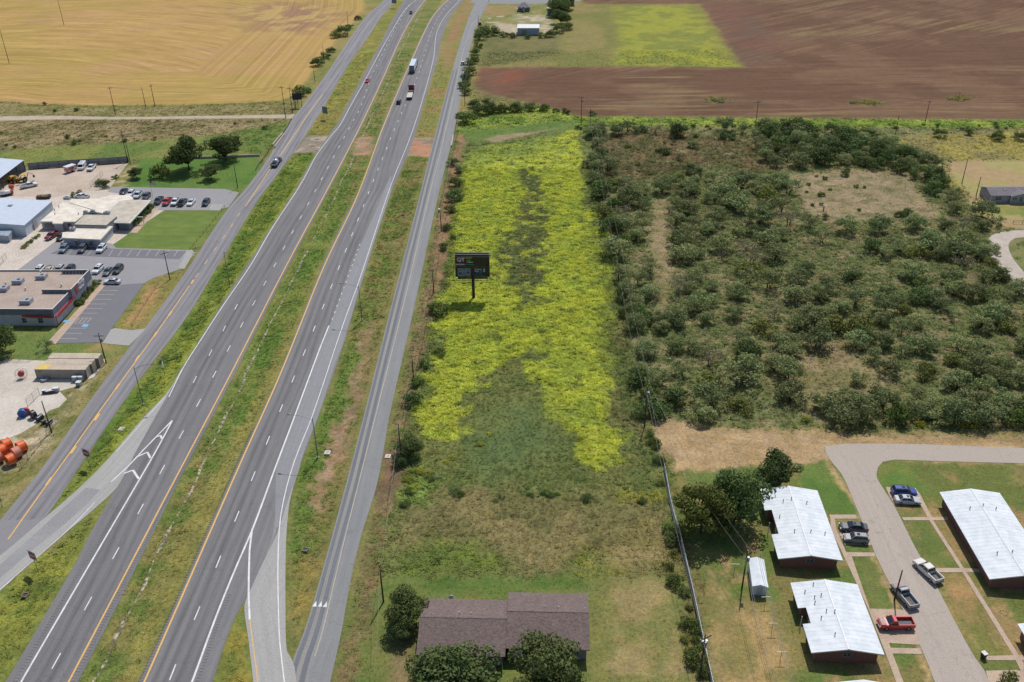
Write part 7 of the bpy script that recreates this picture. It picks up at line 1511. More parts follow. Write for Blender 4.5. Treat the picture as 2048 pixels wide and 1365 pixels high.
PT['below1'] = G(758,1420)+Vector((0,0,8.0)); PT['below2'] = G(1560,1500)+Vector((0,0,8)); PT['below3'] = G(1440,1480)+Vector((0,0,8.6)); PT['off'] = G(2200,1130)+Vector((0,0,8))
LW = [('J','I'),('I','C'),('C','D'),('D','E'),('E','F'),('F','G'),('G','H'),('H','below1')]
for a_, b_ in LW: wire(PT[a_], PT[b_], 1.2, 'thin wire strung on the poles along the right frontage road', group='wires along the right frontage road')
for a_, b_ in (('h','e'),('e','a'),('a','b')): wire(PT[a_], PT[b_], 2.2, 'pair of wires running down the left edge of the brushland', offs=((-.9,0),(.9,0)), group='wires beside the brushland')
wire(PT['a'], PT['c'], 1.8, 'wires running down the tall fence to the transformer pole', offs=((-.3,0),(.3,0)))
wire(PT['b'], PT['below2'], 1.0, 'bundle of three wires crossing the tan grass below the white shed', offs=((1.6,.1),(1.9,0),(2.2,.1)), r=.03); wire(PT['b'], PT['below2'], 1.4, 'pair of wires left of the three-wire bundle', offs=((-.3,-.4),(-.6,-.4)))
wire(PT['c'], PT['below3'], .6, 'wires leaving the transformer pole at the bottom edge', offs=((-.5,0),(.5,0)))
for a_, b_ in (('g','f'),('f','i')): wire(PT[a_], PT[b_], 2.5, 'wires between the tall poles along the ploughed field', offs=((0,0),(0,.5)), group='wires along the ploughed field')
wire(PT['v'], PT['s'], 2.5, 'wires strung above the sandy track', offs=((0,0),(0,.4)), group='wires over the sandy track'); wire(PT['p'], PT['s'], 3.0, 'long wire from the yard fence pole to the sandy track')
for o_ in (0, 4): wire(PT['y'], PT['z']+Vector((0,0,0)), 3.5, 'wires between the big poles in the golden field', offs=((o_,0),(o_+1.5,0)), group='wires over the golden field')
wire(PT['z'], G(330,-80)+Vector((0,0,18)), 3.0, 'wires between the big poles in the golden field', offs=((0,0),(2,0)), group='wires over the golden field')
# meters on pole G
g = G(801,925); o = empty('electric_meter_rack', (g.x-.5, g.y-.9, 0), label='cluster of electric meters and pipes at the pole by the dark tree', cat='meter'); 
for x in (-.5,.5): MB().tube((x,0,0),(x,0,3.4 if x < 0 else 4.2),.07,n=6).build('conduit', M_STEEL, o)
MB().box(-.3,.3,-.2,.1,.9,1.7).build('meter_box', M_STEEL, o); MB().ball((.75,-.15,1.0),.35,.3,.35,8,6).build('dish', M_WHITEM, o)
def street_light(px, H, arm, rz, label, group=None):
    g = G(*px); o = empty('street_light', (g.x, g.y, 0), rz, label=label, cat='street light', group=group)
    MB().tube((0,0,-.1),(0,0,H),.13,.08,8).build('pole', M_STEEL, o); MB().box(-.25,.25,-.25,.25,-.05,.25).build('base', M_CONC, o)
    a_ = MB(); pts = [(0,0,H-.6),(arm*.3,0,H-.05),(arm*.65,0,H+.2),(arm,0,H+.25)]; a_.path(pts, .05, 6); a_.build('arm', M_STEEL, o)
    h = MB().loft([[(arm-.1,-.1,H+.2),(arm-.1,.1,H+.2),(arm-.1,.08,H+.32),(arm-.1,-.08,H+.32)], [(arm+.4,-.2,H+.17),(arm+.4,.2,H+.17),(arm+.4,.15,H+.36),(arm+.4,-.15,H+.36)], [(arm+.85,-.12,H+.18),(arm+.85,.12,H+.18),(arm+.85,.1,H+.28),(arm+.85,-.1,H+.28)]]).build('lamp_head', M_STEEL, o); MB().box(arm+.15,arm+.7,-.13,.13,H+.1,H+.165).build('lens', M_LAMP, h); return o
street_light((286.5,809.5), 10, 4.0, R(12), 'galvanised street light between left frontage road and the exit ramp')
street_light((636,916), 10, 4.6, R(168), 'street light beside the entrance ramp, nearest the camera')
street_light((724,640), 10, 4.4, R(168), 'street light between highway and right frontage road, left of the billboard')
street_light((460,574), 10.3, .01, 0, 'plain steel light pole beside the highway above the ditch') 
# ================================================================== ROAD SIGNS
def board_sign(px, w_, h, z, rz, m_face, m_back, label, posts=2, text=None, tcol=None, name='road_sign', disc=False, d=.05):
    g = G(*px); o = empty(name, (g.x, g.y, 0), rz, label=label, cat='sign')
    xs = (-w_*.3, w_*.3) if posts == 2 else (0,)
    for x in xs: MB().tube((x,.07,-.1),(x,.07,z+h*.9),.05,n=6).build('post', M_STEEL, o)
    MB().box(-w_/2,w_/2,0,d,z,z+h).build('panel', m_back, o); MB().box(-w_/2+.02,w_/2-.02,-.008,-.001,z+.02,z+h-.02).build('face', m_face, o)
    return o
F_GSIGN = mat('aluminium_sign_back', C(120,140,146), C(100,122,128), rough=.5, metal=.2); F_SRED = flatmat('sign_red', C(150,36,50), .5); F_BACK = mat('sign_back_aluminium', C(120,130,138), C(104,114,122), rough=.5, metal=.3)
def dne(px, rz, label):
    o = board_sign(px, 1.9, 1.9, 2.6, rz, F_WHITE, F_BACK, label, 1, name='do_not_enter_sign')
    n = 24; vs = [(.9*math.cos(t*2*math.pi/n), -.02, 3.55+.9*math.sin(t*2*math.pi/n)) for t in range(n)] + [(.9*math.cos(t*2*math.pi/n), -.01, 3.55+.9*math.sin(t*2*math.pi/n)) for t in range(n)]
    MB().add(vs, [tuple(range(n)), tuple(range(2*n-1, n-1, -1))] + [(i, n+i, n+(i+1)%n, (i+1)%n) for i in range(n)]).build('red_disc', F_SRED, o); MB().box(-.65,.65,-.03,-.021,3.42,3.68).build('white_bar', F_WHITE, o)
    return o
dne((180,934.5), R(-25), 'round red no-entry sign facing the ramp by the left frontage road'); dne((75,1142), R(-28), 'round red no-entry sign on the grass at the lower left beside the ramp')
board_sign((651.5,239.5), 2.9, 3.0, 2.6, R(-32), F_GSIGN, F_BACK, 'grey-backed guide sign on two posts beside the left frontage road'); board_sign((789,17), 3.8, 3.4, 3.2, R(-28), F_GSIGN, F_BACK, 'grey-backed guide sign at the top beside the highway')
board_sign((330,749), 1.2, 1.5, 2.0, R(100), F_WHITE, F_BACK, 'small sign seen edge-on in the grass before the gore', 1); board_sign((4,1015), .9, .9, 1.6, R(-20), F_GREY, F_BACK, 'small sign on a thin post at the left frame edge', 1)
# dark billboard by the sandy track
g = G(601,216); o = empty('billboard', (g.x-1, g.y, 0), R(12), label='small dark-backed billboard on posts by the roadside tree at the golden field', cat='billboard'); MB().box(-2.1,2.1,0,.3,3.6,6.6).build('panel', M_BLK, o)
for x in (-1.6,0,1.6): MB().tube((x,.45,0),(x,.45,6.4),.12,n=6).build('post', M_WOODPOLE, o)
# ================================================================== GUARDRAILS
def guardrail(px, label, side=1, conc=False, h=.72):
    q = resample(GA(px), max(4, int(len(px)*6))); o = empty('guardrail' if not conc else 'bridge_parapet', (q[0][0], q[0][1], 0), label=label, cat='guardrail' if not conc else 'parapet'); L = [Vector((p[0]-q[0][0], p[1]-q[0][1], 0)) for p in q]
    if conc:
        for a_, b_ in zip(L[:-1:max(1,len(L)//3)], L[max(1,len(L)//3)::max(1,len(L)//3)]):
            d = (b_-a_).normalized(); n_ = Vector((-d.y, d.x, 0))*.2; e = d*.02; MB().prism([tuple((a_+n_+e)[:2]), tuple((a_-n_+e)[:2]), tuple((b_-n_-e)[:2]), tuple((b_+n_-e)[:2])], 0, .85).build('concrete_rail', M_CONC, o)
        return o
    mb = MB()
    for a_, b_ in zip(L, L[1:]):
        d = (b_-a_).normalized(); n_ = Vector((-d.y, d.x, 0))*side
        prof = ((.02,h-.32),(.09,h-.24),(.02,h-.16),(.09,h-.08),(.02,h))
        for (o0, z0), (o1, z1_) in zip(prof, prof[1:]): mb.add([a_+n_*o0+Vector((0,0,z0)), b_+n_*o0+Vector((0,0,z0)), b_+n_*o1+Vector((0,0,z1_)), a_+n_*o1+Vector((0,0,z1_))], [(0,1,2,3)])
    mb.build('rail', M_STEEL, o); tot = sum((b_-a_).length for a_, b_ in zip(L, L[1:])); pm = MB().box(-.08,.08,-.1,.1,-.1,h).mesh('post', M_WOODPOLE)
    s = np.r_[0, np.cumsum([(b_-a_).length for a_, b_ in zip(L, L[1:])])]; u = 0.5
    while u < tot: p = link_mesh('post', pm, o); p.location = (np.interp(u, s, [v.x for v in L]), np.interp(u, s, [v.y for v in L]), 0); u += 1.9 if tot < 90 else 3.8
    return o
guardrail([(915.5,229),(912,252),(909,273)], 'guardrail above the white parapet on the right frontage road'); guardrail([(906.5,274),(904,289),(900.5,304)], 'white bridge parapet on the right frontage road', conc=True)
guardrail([(900,308),(897,330),(893,352),(887,383),(881,412),(879.4,422)], 'long guardrail beside the bushes on the right frontage road'); g = G(878.5,423.5); o = empty('guardrail_terminal', (g.x, g.y, 0), label='white end terminal of the long right guardrail', cat='guardrail end'); MB().box(-.3,.3,-.25,.35,.3,.95).build('impact_head', M_TRIM, o)
guardrail([(583.5,239),(577,252),(566,269)], 'guardrail where the sandy track meets the left frontage road', -1); guardrail([(565,270),(552,285),(538.5,303)], 'outer white parapet on the left frontage road', conc=True); guardrail([(568.5,272),(555,290),(541.5,308)], 'inner white parapet on the left frontage road', conc=True); guardrail([(538,304),(528,318),(516,334),(511.5,342)], 'guardrail below the parapets by the oak lawn', -1)
guardrail([(520,313),(490,312),(455,315),(400,318),(330,320),(268,321)], 'low pale wall along the far side of the oak lawn', conc=True)
# ================================================================== FENCES
def pipe_fence(px, H, label, step=2.6, rails=(.5,1.0), m=M_DSTEEL, mesh=None, r=.05, name='pipe_fence', zoff=0):
    q = GA(px); o = empty(name, (q[0][0], q[0][1], 0), label=label, cat='fence'); L = [Vector((p[0]-q[0][0], p[1]-q[0][1], 0)) for p in q]
    s = np.r_[0, np.cumsum([(b_-a_).length for a_, b_ in zip(L, L[1:])])]; n = max(1, int(s[-1]/step)); pm = MB().tube((0,0,-.1),(0,0,H),r*1.2,n=6).mesh('post', m)
    for k in range(n+1): u = s[-1]*k/n; p = link_mesh('post', pm, o); p.location = (np.interp(u, s, [v.x for v in L]), np.interp(u, s, [v.y for v in L]), 0)
    for z in rails: MB().path([v+Vector((0,0,H*z)) for v in L], r, 5).build('rail', m, o)
    if mesh:
        mb = MB()
        for a_, b_ in zip(L, L[1:]): d = (b_-a_).normalized(); nn = Vector((-d.y, d.x, 0))*.04; mb.prism([tuple((a_+nn)[:2]), tuple((a_+nn*2)[:2]), tuple((b_+nn*2)[:2]), tuple((b_+nn)[:2])], .05, H*.97)
        mb.build('sheet', mesh, o)
    return o
pipe_fence([(58,339),(105,335.5),(150,332),(205,329),(258,325)], 2.4, 'grey sheet and pipe fence along the back of the gravel yard', 3.4, (.45,.98), M_DSTEEL, ribbed('grey_fence_sheet', C(150,150,156), C(134,134,142), .3, 0, .6))
pipe_fence([(380,500),(449.5,416)], 1.0, 'thin yellow-topped fence along the office lawn towards the road', 3.0, (.98,), mat('rusty_fence_pipe', C(176,122,60), C(120,84,50), scale=2, rough=.8))
pipe_fence([(263,652),(318,568)], 1.0, 'low wire fence on the dirt strip beside the store car park', 3.2, (.6,.98), M_DSTEEL, r=.025)
M_CHAIN = M_STEEL
def chain_fence(px, H, label, step=2.4):
    """posts, top rail and a real open diamond mesh of thin wires"""
    o = pipe_fence(px, H, label, step, (.99,), M_STEEL, None, .035, 'chain_link_fence'); q = GA(px); L = [Vector((p[0]-q[0][0], p[1]-q[0][1], 0)) for p in q]; mb = MB()
    for a_, b_ in zip(L, L[1:]):
        d = b_-a_; n = max(1, int(d.length/.55)); e = d/n
        for k in range(n):
            p = a_+e*k
            for z in np.arange(.05, H-.3, .45): mb.tube(p+Vector((0,0,z)), p+e+Vector((0,0,min(H,z+.45))), .008, n=3, cap=False); mb.tube(p+e+Vector((0,0,z)), p+Vector((0,0,min(H,z+.45))), .008, n=3, cap=False)
    mb.build('wire_mesh', M_STEEL, o, kind='stuff'); return o
chain_fence([(208,716),(171,761)], 2.2, 'chain-link fence past the container ends'); chain_fence([(80,791),(56,815)], 2.2, 'chain-link gate leaf above the blue reel'); chain_fence([(44,938),(18,945),(0,944.5),(-60,946)], 1.8, 'chain-link fence below the orange reels'); chain_fence([(117,844),(101,866),(60,918),(44,938)], 1.8, 'chain-link fence running down beside the orange reels'); chain_fence([(182,376),(206,352)], 2.0, 'chain-link gate at the gravel yard beside the round shrubs'); chain_fence([(0,533),(14,518)], 2.0, 'chain-link gate at the left edge above the store')
chain_fence([(0,722),(60,722),(98,707)], 1.6, 'chain-link fence between lawn and storage yard')
# tall sheet fence of the housing, panel by panel
FP = [(1328,937),(1341.5,1012),(1362,1091),(1385,1189.5),(1409,1302.7),(1424,1372),(1445,1450)]
q = resample(GA(FP), 42); o = empty('sheet_metal_fence', (q[0][0], q[0][1], 0), label='tall sheet-metal fence down the left side of the housing', cat='fence'); L = [Vector((p[0]-q[0][0], p[1]-q[0][1], 0)) for p in q]
M_FENCE = ribbed('white_fence_sheet', C(214,216,220), C(188,192,198), .2, 1, .5)
for k, (a_, b_) in enumerate(zip(L, L[1:])):
    d = (b_-a_).normalized(); nn = Vector((-d.y, d.x, 0))*.035; e = d*.015; MB().prism([tuple((a_+nn+e)[:2]), tuple((a_-nn+e)[:2]), tuple((b_-nn-e)[:2]), tuple((b_+nn-e)[:2])], .03, 1.3+.03*((k*7)%3)).build('panel', M_FENCE, o)
    MB().tube(a_+Vector((.12,0,-.1)), a_+Vector((.12,0,1.36)), .05, n=6).build('post', M_STEEL, o)
pipe_fence([(2026,448),(2120,450)], 1.3, 'dark rail fence in front of the grey home', 2.4, (.5,.95), M_DSTEEL, r=.05)
pipe_fence([(792,940),(786,965),(776,1000)], 1.0, 'thin wire fence by the pole with meters', 3.0, (.5,.95), M_DSTEEL, r=.02)
pipe_fence([(917,268),(905,300),(895,420),(878,520),(856,640),(828,770),(806,870),(795,945)], 1.1, 'wire fence along the left edge of the weedy field', 5.0, (.5,.95), M_WOODPOLE, r=.018)
# ================================================================== REELS AND YARD THINGS
def reel(px, r, wdt, rz, label, m, group=None, tilt=0, core=.6, name='cable_reel', z0=None, flange=None, cat='cable reel'):
    g = G(*px); o = empty(name, (g.x, g.y, 0), rz, label=label, cat=cat, group=group); mb = MB().tube((0,-wdt/2+.08,r),(0,wdt/2-.08,r),r*.95,n=28,smooth=False); mb.build('coil', m, o)
    for s_ in (-1, 1): f = MB().tube((0,s_*(wdt/2-.08),r),(0,s_*wdt/2,r),r,n=28,smooth=False).build('flange', flange or m, o); MB().tube((0,s_*wdt/2,r),(0,s_*(wdt/2+.05),r),r*.16,n=10).build('hub', M_DSTEEL, f)
    return o
M_OR = mat('orange_conduit', C(240,112,40), C(222,96,38), scale=3, rough=.45, bmp=.2); M_ORF = mat('faded_orange_conduit', C(214,140,120), C(200,120,100), scale=3, rough=.6); M_REDC = mat('red_conduit', C(214,62,54), rough=.4); M_BLUC = mat('blue_conduit', C(36,92,170), rough=.4); M_BLKC = mat('black_conduit', C(40,42,56), C(30,32,44), rough=.4)
ORR = ((24,929,M_OR,'orange cable reel at the near end of the right row',1.25),(36,915,M_ORF,'faded pink-orange cable reel in the middle of the right row',1.25),(46,903,M_OR,'orange cable reel at the far end of the right row',1.25),(-2,925,M_ORF,'faded cable reel at the near end of the left row',1.3),(7,911,M_OR,'orange cable reel in the middle of the left row',1.3),(17,899,M_OR,'orange cable reel at the far end of the left row',1.3))
for x, y, m, lb, r in ORR: reel((x, y), r, 1.5, R(-38), lb, m, 'orange cable reels in the storage yard')
def ring_reel(px, r, m, label, rz):
    g = G(*px); o = empty('cable_reel', (g.x, g.y, 0), rz, label=label, cat='cable reel')
    MB().tube((0,-.35,r),(0,.35,r),r*.55,n=18).build('coil', m, o)
    for s_ in (-1, 1):
        mb = MB(); pts = [(r*math.cos(t*math.pi/12), s_*.4, r+r*math.sin(t*math.pi/12)) for t in range(25)]; mb.path(pts, .03, 4)
        for t in range(0, 24, 4): mb.tube((0, s_*.4, r), pts[t], .02, n=4)
        mb.build('wire_flange', M_STEEL, o)
ring_reel((45,757), 1.3, M_REDC, 'red coil on a round wire reel in the middle of the white yard', R(15))
reel((47,833), .95, 1.0, R(10), 'blue conduit coil beside the red one', M_BLUC); reel((53,830), .9, .5, R(20), 'red conduit coil leaning on the blue one', M_REDC, flange=M_REDC)
for x, y, r, lb in ((68,836,.95,'largest black coil next to the red and blue ones'),(78,842,.6,'black coil second in the dark row'),(83,838,.6,'black coil third in the dark row'),(88,848,.55,'black coil fourth in the dark row'),(97,851,.6,'black coil beside the slim corner pole'),(101,846,.5,'last small black coil at the yard fence')):
    reel((x, y), r, .8, R(-35+_tr.uniform(-15,15)), lb, M_BLKC, 'black coils at the yard fence')
def tote(px, w_, d, h, rz, m, label, name='pallet_box', cat='crate', grp=None):
    g = G(*px); o = empty(name, (g.x, g.y, 0), rz, label=label, cat=cat, group=grp); MB().box(-w_/2,w_/2,-d/2,d/2,.14,h).build('body', m, o); MB().box(-w_/2-.03,w_/2+.03,-d/2-.03,d/2+.03,h+.002,h+.06).build('lid', M_WHITEM, o)
    for x in (-w_*.4, 0, w_*.4): MB().box(x-.06,x+.06,-d/2,d/2,0,.137).build('runner', M_WOODPOLE, o)
tote((152,762.5), 1.1, 1.0, 1.3, R(-8), M_HVAC, 'left of two grey boxes at the container corner'); tote((163,762), 1.1, 1.0, 1.3, R(-8), M_HVAC, 'right of two grey boxes at the container corner'); tote((159,772), 1.1, 1.0, 1.1, R(-5), M_HVAC, 'lone grey box in front of the pair at the container corner')
g = G(90,761); o = empty('water_tank', (g.x, g.y, 0), label='low round grey tank in the container shadow', cat='tank'); MB().tube((0,0,0),(0,0,.6),.95,n=20).build('body', M_HVAC, o); MB().tube((0,0,.6),(0,0,.7),.3,n=12).build('lid', M_STEEL, o)
for x, y, w_, h, lb in ((113,784,1.4,1.1,'white chest at the right end of the scrap row'),(104,786,1.3,.8,'brown crate left of the white chest'),(97,787,1.1,.7,'low dark crate in the scrap row'),(90,787,.9,.9,'dark crate near the left end of the scrap row')): tote((x, y), w_, .8, h, R(8), M_HVAC if x == 113 else M_RUST, lb)
# small things in the housing
def clothes_pole(px, label, rz=0):
    g = G(*px); o = empty('clothesline_post', (g.x, g.y, 0), rz, label=label, cat='clothesline post', group='clothesline posts behind the row houses'); MB().tube((0,0,-.1),(0,0,2.0),.04,n=6).build('post', M_STEEL, o); MB().box(-.75,.75,-.04,.04,2.003,2.07).build('crossbar', M_TRIM, o)
for x, y, lb in ((1560,1322,'T-shaped clothesline post lowest beside the lower house'),(1543,1265,'T-shaped clothesline post in the middle of the back lawn'),(1529,1212,'T-shaped clothesline post close to the white shed'),(1486,1072,'T-shaped clothesline post in the big tree shadow'),(1468,1146,'clothesline post left of the white shed')): clothes_pole((x, y), lb, _tr.uniform(-.1,.1))
g = G(1966,1316); o = empty('waste_bin', (g.x, g.y, .04), R(20), label='white wheeled bin at the end of the lower right walk', cat='bin'); MB().loft([[(-.28,-.3,.05),(.28,-.3,.05),(.28,.3,.05),(-.28,.3,.05)], [(-.34,-.38,1.0),(.34,-.38,1.0),(.34,.38,1.0),(-.34,.38,1.0)]]).build('body', M_BLACK, o); MB().box(-.37,.37,-.42,.42,1.003,1.09).build('lid', M_TRIM, o)
for x0, y0, x1, y1, lb in ((1693,1262,1698,1279,'parking kerb block in front of the red pickup pad'),(2028,1344,2036,1362,'parking kerb block in the lower right pad'),(1678,1053,1682,1074,'parking kerb block under the dark sedan'),(1687,1080,1690,1091,'parking kerb block under the grey crossover')):
    a_, b_ = G(*(1300+(x0-1300), y0)), G(x1, y1); d = b_-a_; o = empty('kerb_block', ((a_+b_)/2), math.atan2(d.y, d.x), label=lb, cat='kerb block'); MB().prism([(-d.length/2,-.1),(d.length/2,-.1),(d.length/2,.1),(-d.length/2,.1)], .03, .17).build('block', M_CONC, o)
for px, lb in (((1640,936),'stone-ringed plant bed on the lawn above the upper house'),((1747,1177),'small stump on the lawn between walk and street'),((2008,1226),'pale stone patch on the lawn near the right walk')):
    g = G(*px); o = empty('stone_ring', (g.x, g.y, 0), label=lb, cat='stones')
    for k in range(9): a_ = k*.7; MB().ball((.85*math.cos(a_), .75*math.sin(a_), .02), .2, .16, .08, 6, 4).build('stone', M_DCONC, o)
    o.scale = (.75,.75,.8)
for px, lb in (((655,906),'square concrete cover in the red eroded ditch'),((776,913.5),'square concrete cover beside the meter pole'),((243,859),'white concrete slab in the grass beside the exit ramp')):
    g = G(*px); o = empty('utility_cover', (g.x, g.y, 0), R(-5), label=lb, cat='concrete cover'); MB().box(-.55,.55,-.6,.6,-.3,.16).build('slab', M_TRIM, o); MB().box(-.35,.35,-.4,.4,.163,.18).build('hatch', M_CONC, o)
for px, lb in (((610,1099),'concrete culvert end on the verge beside the entrance ramp'),((806,429),'square drain inlet between highway and right frontage road'),((50,1190),'small culvert end in the grass triangle at the lower left'),((247,1185),'drain grate in the lower median')):
    g = G(*px); o = empty('drain_inlet', (g.x, g.y, 0), R(-10), label=lb, cat='drain')
    o.scale = (.55,.55,.7)
    for q in ((-1.0,1.0,-.9,-.7),(-1.0,1.0,.7,.9),(-1.0,-.8,-.695,.695),(.8,1.0,-.695,.695)): MB().box(*q, -.4, .1).build('wall', M_DCONC, o)
    MB().box(-.8,.8,-.7,.7,-.4,-.1).build('basin', M_DSTEEL, o)
g = G(1647,421); o = empty('standing_target', (g.x, g.y, 0), label='white-topped post at the lower left of the mown clearing', cat='post'); MB().tube((0,0,0),(0,0,1.2),.18,n=8).build('post', M_BLACK, o); MB().ball((0,0,1.45),.32,.25,.3,8,6).build('cap', M_TRIM, o)
g = G(1988.5,423); o = empty('garden_stand', (g.x, g.y, 0), label='small brown stand on the lawn in front of the grey home', cat='stand'); MB().box(-.6,.6,-.5,.5,0,.9).build('base', M_BLACK, o); MB().box(-.7,.7,-.6,.6,.903,1.5).build('top', M_RUST, o)
g = G(960,51); o = empty('mailbox', (g.x, g.y, 0), label='white-topped mailbox at the small farm yard entrance', cat='mailbox'); MB().box(-.8,.8,-.6,.6,0,1.4).build('stand', M_BLACK, o); MB().ball((0,0,1.9),.8,.7,.6,8,6).build('cover', M_TRIM, o)
# flag by the office
g = G(306,396); o = empty('flagpole', (g.x, g.y, 0), label='flagpole with a small red, white and blue flag behind the office', cat='flag'); MB().tube((0,0,0),(0,0,6.5),.05,n=6).build('pole', M_STEEL, o)
fm, nt, b = newmat('striped_flag'); tc = nt.nodes.new('ShaderNodeTexCoord'); sx = nt.nodes.new('ShaderNodeSeparateXYZ'); nt.links.new(tc.outputs['Object'], sx.inputs[0]); pm_ = nt.nodes.new('ShaderNodeMath'); pm_.operation = 'PINGPONG'; pm_.inputs[1].default_value = .12; nt.links.new(sx.outputs[2], pm_.inputs[0])
gt = nt.nodes.new('ShaderNodeMath'); gt.operation = 'GREATER_THAN'; gt.inputs[1].default_value = .06; nt.links.new(pm_.outputs[0], gt.inputs[0]); nt.links.new(mixrgb(nt, gt.outputs[0], (.35,.02,.03,1), (.6,.6,.6,1)), b.inputs['Base Color'])
mb = MB(); fl_ = [[(.05+1.8*u, .12*math.sin(u*6), 4.8+1.4*v-.35*u) for u in (0,.25,.5,.75,1)] for v in (0,1)]; mb.add(fl_[0]+fl_[1], [(i,i+1,i+6,i+5) for i in range(4)]); mb.build('flag', fm, o); MB().add([(x, y-.01, z) for x, y, z in ((.05,0,5.5),(.7,.1,5.4),(.7,.1,6.05),(.05,0,6.2))], [(0,1,2,3)]).build('canton', flatmat('flag_blue', (.02,.03,.14,1)), o)
# median drainage crack: a narrow eroded concrete gutter
CR = [(140,1450),(197.6,1341),(223,1290),(255,1226),(283.6,1169),(306,1121),(334.6,1064),(353.7,1029),(379,981),(401.5,936),(430,871),(468.5,801),(497,734),(526,673),(561,603),(589.5,549),(617,495),(655.6,419),(679.4,369.7),(705,318.7),(724,274),(743,235.8),(765.5,188),(784.6,143),(807,92.4),(832.4,41.4),(853,0)]
q = resample(GA(CR), 520); rs_ = np.random.RandomState(3); t = np.gradient(q, axis=0); t /= np.linalg.norm(t, axis=1)[:,None]; nn = np.stack([-t[:,1], t[:,0]], 1)
q = q + nn*(fnoise(q[:,0], q[:,1], 5, 3, 6)-.5)[:,None]*1.1; wv = .10 + .42*np.clip(fnoise(q[:,0], q[:,1], 3.5, 3, 2)-.38, 0, 1)*2.2
gut = link_mesh('drainage_gutter', strip_mesh('drainage_gutter', q+nn*wv[:,None], q-nn*wv[:,None], .0, mat('eroded_gutter', C(196,184,160), C(104,100,76), scale=1.2, rough=.95, lo=.4, hi=.55)), None, kind='structure', label='broken pale gutter line along the middle of the median')
me = gut.data; co = np.zeros(len(me.vertices)*3, np.float32); me.vertices.foreach_get('co', co); co = co.reshape(-1, 3); _, _, hh, _, _ = eval_ground(co[:,:2].astype(np.float64)); co[:,2] = hh+.05; me.vertices.foreach_set('co', co.ravel()); me.update()
# ================================================================== last: ground and ground plants (they avoid everything above)

build_ground()
# ================================================================== loose ground plants: tufts no one could count
def tufts(name, x0, x1, y0, y1, dens, label, seed, hmul=1.0, bl=5, wid=.42, minh=.05):
    rs = np.random.RandomState(seed); n = int((x1-x0)*(y1-y0)*dens)
    P = np.column_stack([rs.uniform(x0, x1, n), rs.uniform(y0, y1, n)])
    # only what the camera's surroundings could see
    P = P[np.abs(P[:,0]) < 22 + .62*P[:,1]]
    col, g, h, wh, wd = eval_ground(P)
    keep = (rs.rand(len(P)) < wd/dens) & (wh > minh); P = P[keep]; col = col[keep]; h = h[keep]; wh = wh[keep]; n = len(P)
    H = wh*rs.uniform(.6, 1.5, n)*hmul*(.7+.6*fnoise(P[:,0], P[:,1], 4, 3, 19)); a0 = rs.rand(n)*6.28
    V = np.zeros((n, bl, 3, 3), np.float32)
    for k in range(bl):
        a = a0 + k*6.283/bl + rs.uniform(-.5, .5, n); lean = rs.uniform(.6, 1.7, n)*H; ww = wid*H*rs.uniform(.7, 1.5, n) + .08
        ox = np.cos(a)*ww*.3; oy = np.sin(a)*ww*.3; tx, ty = -np.sin(a)*ww/2, np.cos(a)*ww/2
        V[:,k,0] = np.column_stack([P[:,0]+ox-tx, P[:,1]+oy-ty, h-.02]); V[:,k,1] = np.column_stack([P[:,0]+ox+tx, P[:,1]+oy+ty, h-.02])
        V[:,k,2] = np.column_stack([P[:,0]+ox+np.cos(a)*lean, P[:,1]+oy+np.sin(a)*lean, h+H*rs.uniform(.45, .9, n)])
    c = col[:,None,:]*rs.uniform(1.3, 2.15, (n, 1, 1))*np.array([1.03, 1.0, .92]); c = np.repeat(c, bl*3, 1).reshape(-1, 3)
    nt_ = n*bl; V = V.reshape(-1, 3)
    me = bpy.data.meshes.new(name); me.vertices.add(len(V)); me.vertices.foreach_set('co', V.ravel()); me.loops.add(len(V)); me.loops.foreach_set('vertex_index', np.arange(len(V), dtype=np.int32))
    me.polygons.add(nt_); me.polygons.foreach_set('loop_start', np.arange(0, 3*nt_, 3, dtype=np.int32)); me.polygons.foreach_set('loop_total', np.full(nt_, 3, np.int32)); me.update(calc_edges=True)
    a = me.color_attributes.new('tint', 'FLOAT_COLOR', 'POINT'); a.data.foreach_set('color', np.column_stack([np.clip(c, 0, .9), np.ones(len(c))]).astype(np.float32).ravel())
    me.materials.append(M_TUFT); print(name, n, 'tufts'); return link_mesh(name, me, kind='stuff', label=label)
M_TUFT, nt, b = newmat('grass_blade'); b.inputs['Roughness'].default_value = .8; b.inputs['Specular IOR Level'].default_value = .1
at = node(nt, 'ShaderNodeAttribute', attribute_name='tint'); nt.links.new(at.outputs['Color'], b.inputs['Base Color'])
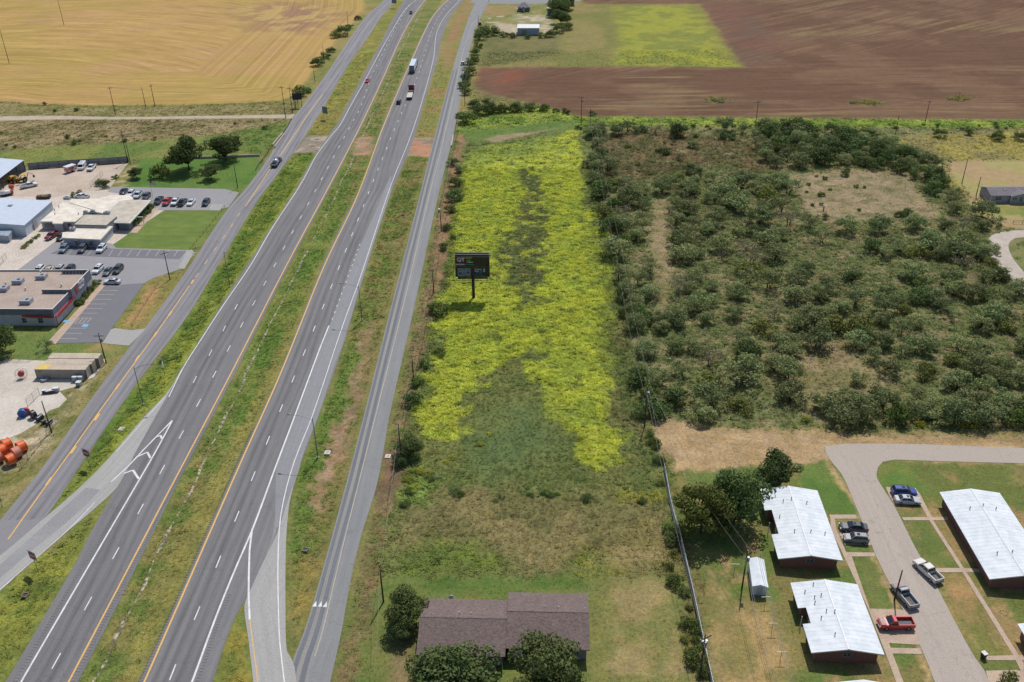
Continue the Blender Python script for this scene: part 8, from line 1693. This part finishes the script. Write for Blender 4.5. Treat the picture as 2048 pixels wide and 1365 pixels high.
tr = nt.nodes.new('ShaderNodeBsdfTranslucent'); nt.links.new(at.outputs['Color'], tr.inputs['Color']); mx = nt.nodes.new('ShaderNodeMixShader'); mx.inputs[0].default_value = .4
o = nt.nodes['Material Output']; nt.links.new(b.outputs[0], mx.inputs[1]); nt.links.new(tr.outputs[0], mx.inputs[2]); nt.links.new(mx.outputs[0], o.inputs['Surface'])
tufts('weeds_and_grass', -130, 130, 86, 190, 4.2, 'knee-high weeds and grass tufts over the verges and fields', 1)
tufts('weeds_and_grass', -165, 165, 190, 330, 4.2, 'weeds and grass tufts farther up the verges and fields', 2, 1.15)
tufts('scrub_grass', -300, 300, 330, 520, .6, 'rough grass tufts along the far verges', 3, 1.6, 4, .5)
# ================================================================== labels: tell look-alikes apart by their place in the row
_ORD = ['first','second','third','fourth','fifth','sixth','seventh','eighth','ninth','tenth','eleventh','twelfth','thirteenth','fourteenth','fifteenth','sixteenth','seventeenth','eighteenth','nineteenth','twentieth']
def relabel():
    sets = {}
    for o in COL.objects:
        if o.parent is None and o.get('label') and o.get('group') and not o.get('kind'): sets.setdefault(o['label'], []).append(o)
    for lab, L in sets.items():
        if len(L) < 2: continue
        X = [PX(o.location.x, o.location.y) for o in L]; dx = max(x for x, y in X)-min(x for x, y in X); dy = max(y for x, y in X)-min(y for x, y in X)
        if dy > 1.4*dx: srt = sorted(zip(X, range(len(L))), key=lambda t: t[0][1]); far = 'from the top'; parts = ('upper', 'middle', 'lower')
        else: srt = sorted(zip(X, range(len(L))), key=lambda t: t[0][0]); far = 'from the left'; parts = ('left', 'middle', 'right')
        n = len(srt); k = 1 if n <= 16 else 3; base = lab
        for q in range(k):
            seg_ = srt[q*n//k:(q+1)*n//k]
            for i, (_, j) in enumerate(seg_):
                t = f'{base}, {_ORD[i]} {far}' + (f' in its {parts[q]} third' if k == 3 else '')
                if len(t.split()) > 16: t = f'{base}, {_ORD[i]} {far[5:]}' if k == 1 else f'{base}, {parts[q]} third, {_ORD[i]}'
                if len(t.split()) <= 16: L[j]['label'] = t
relabel()
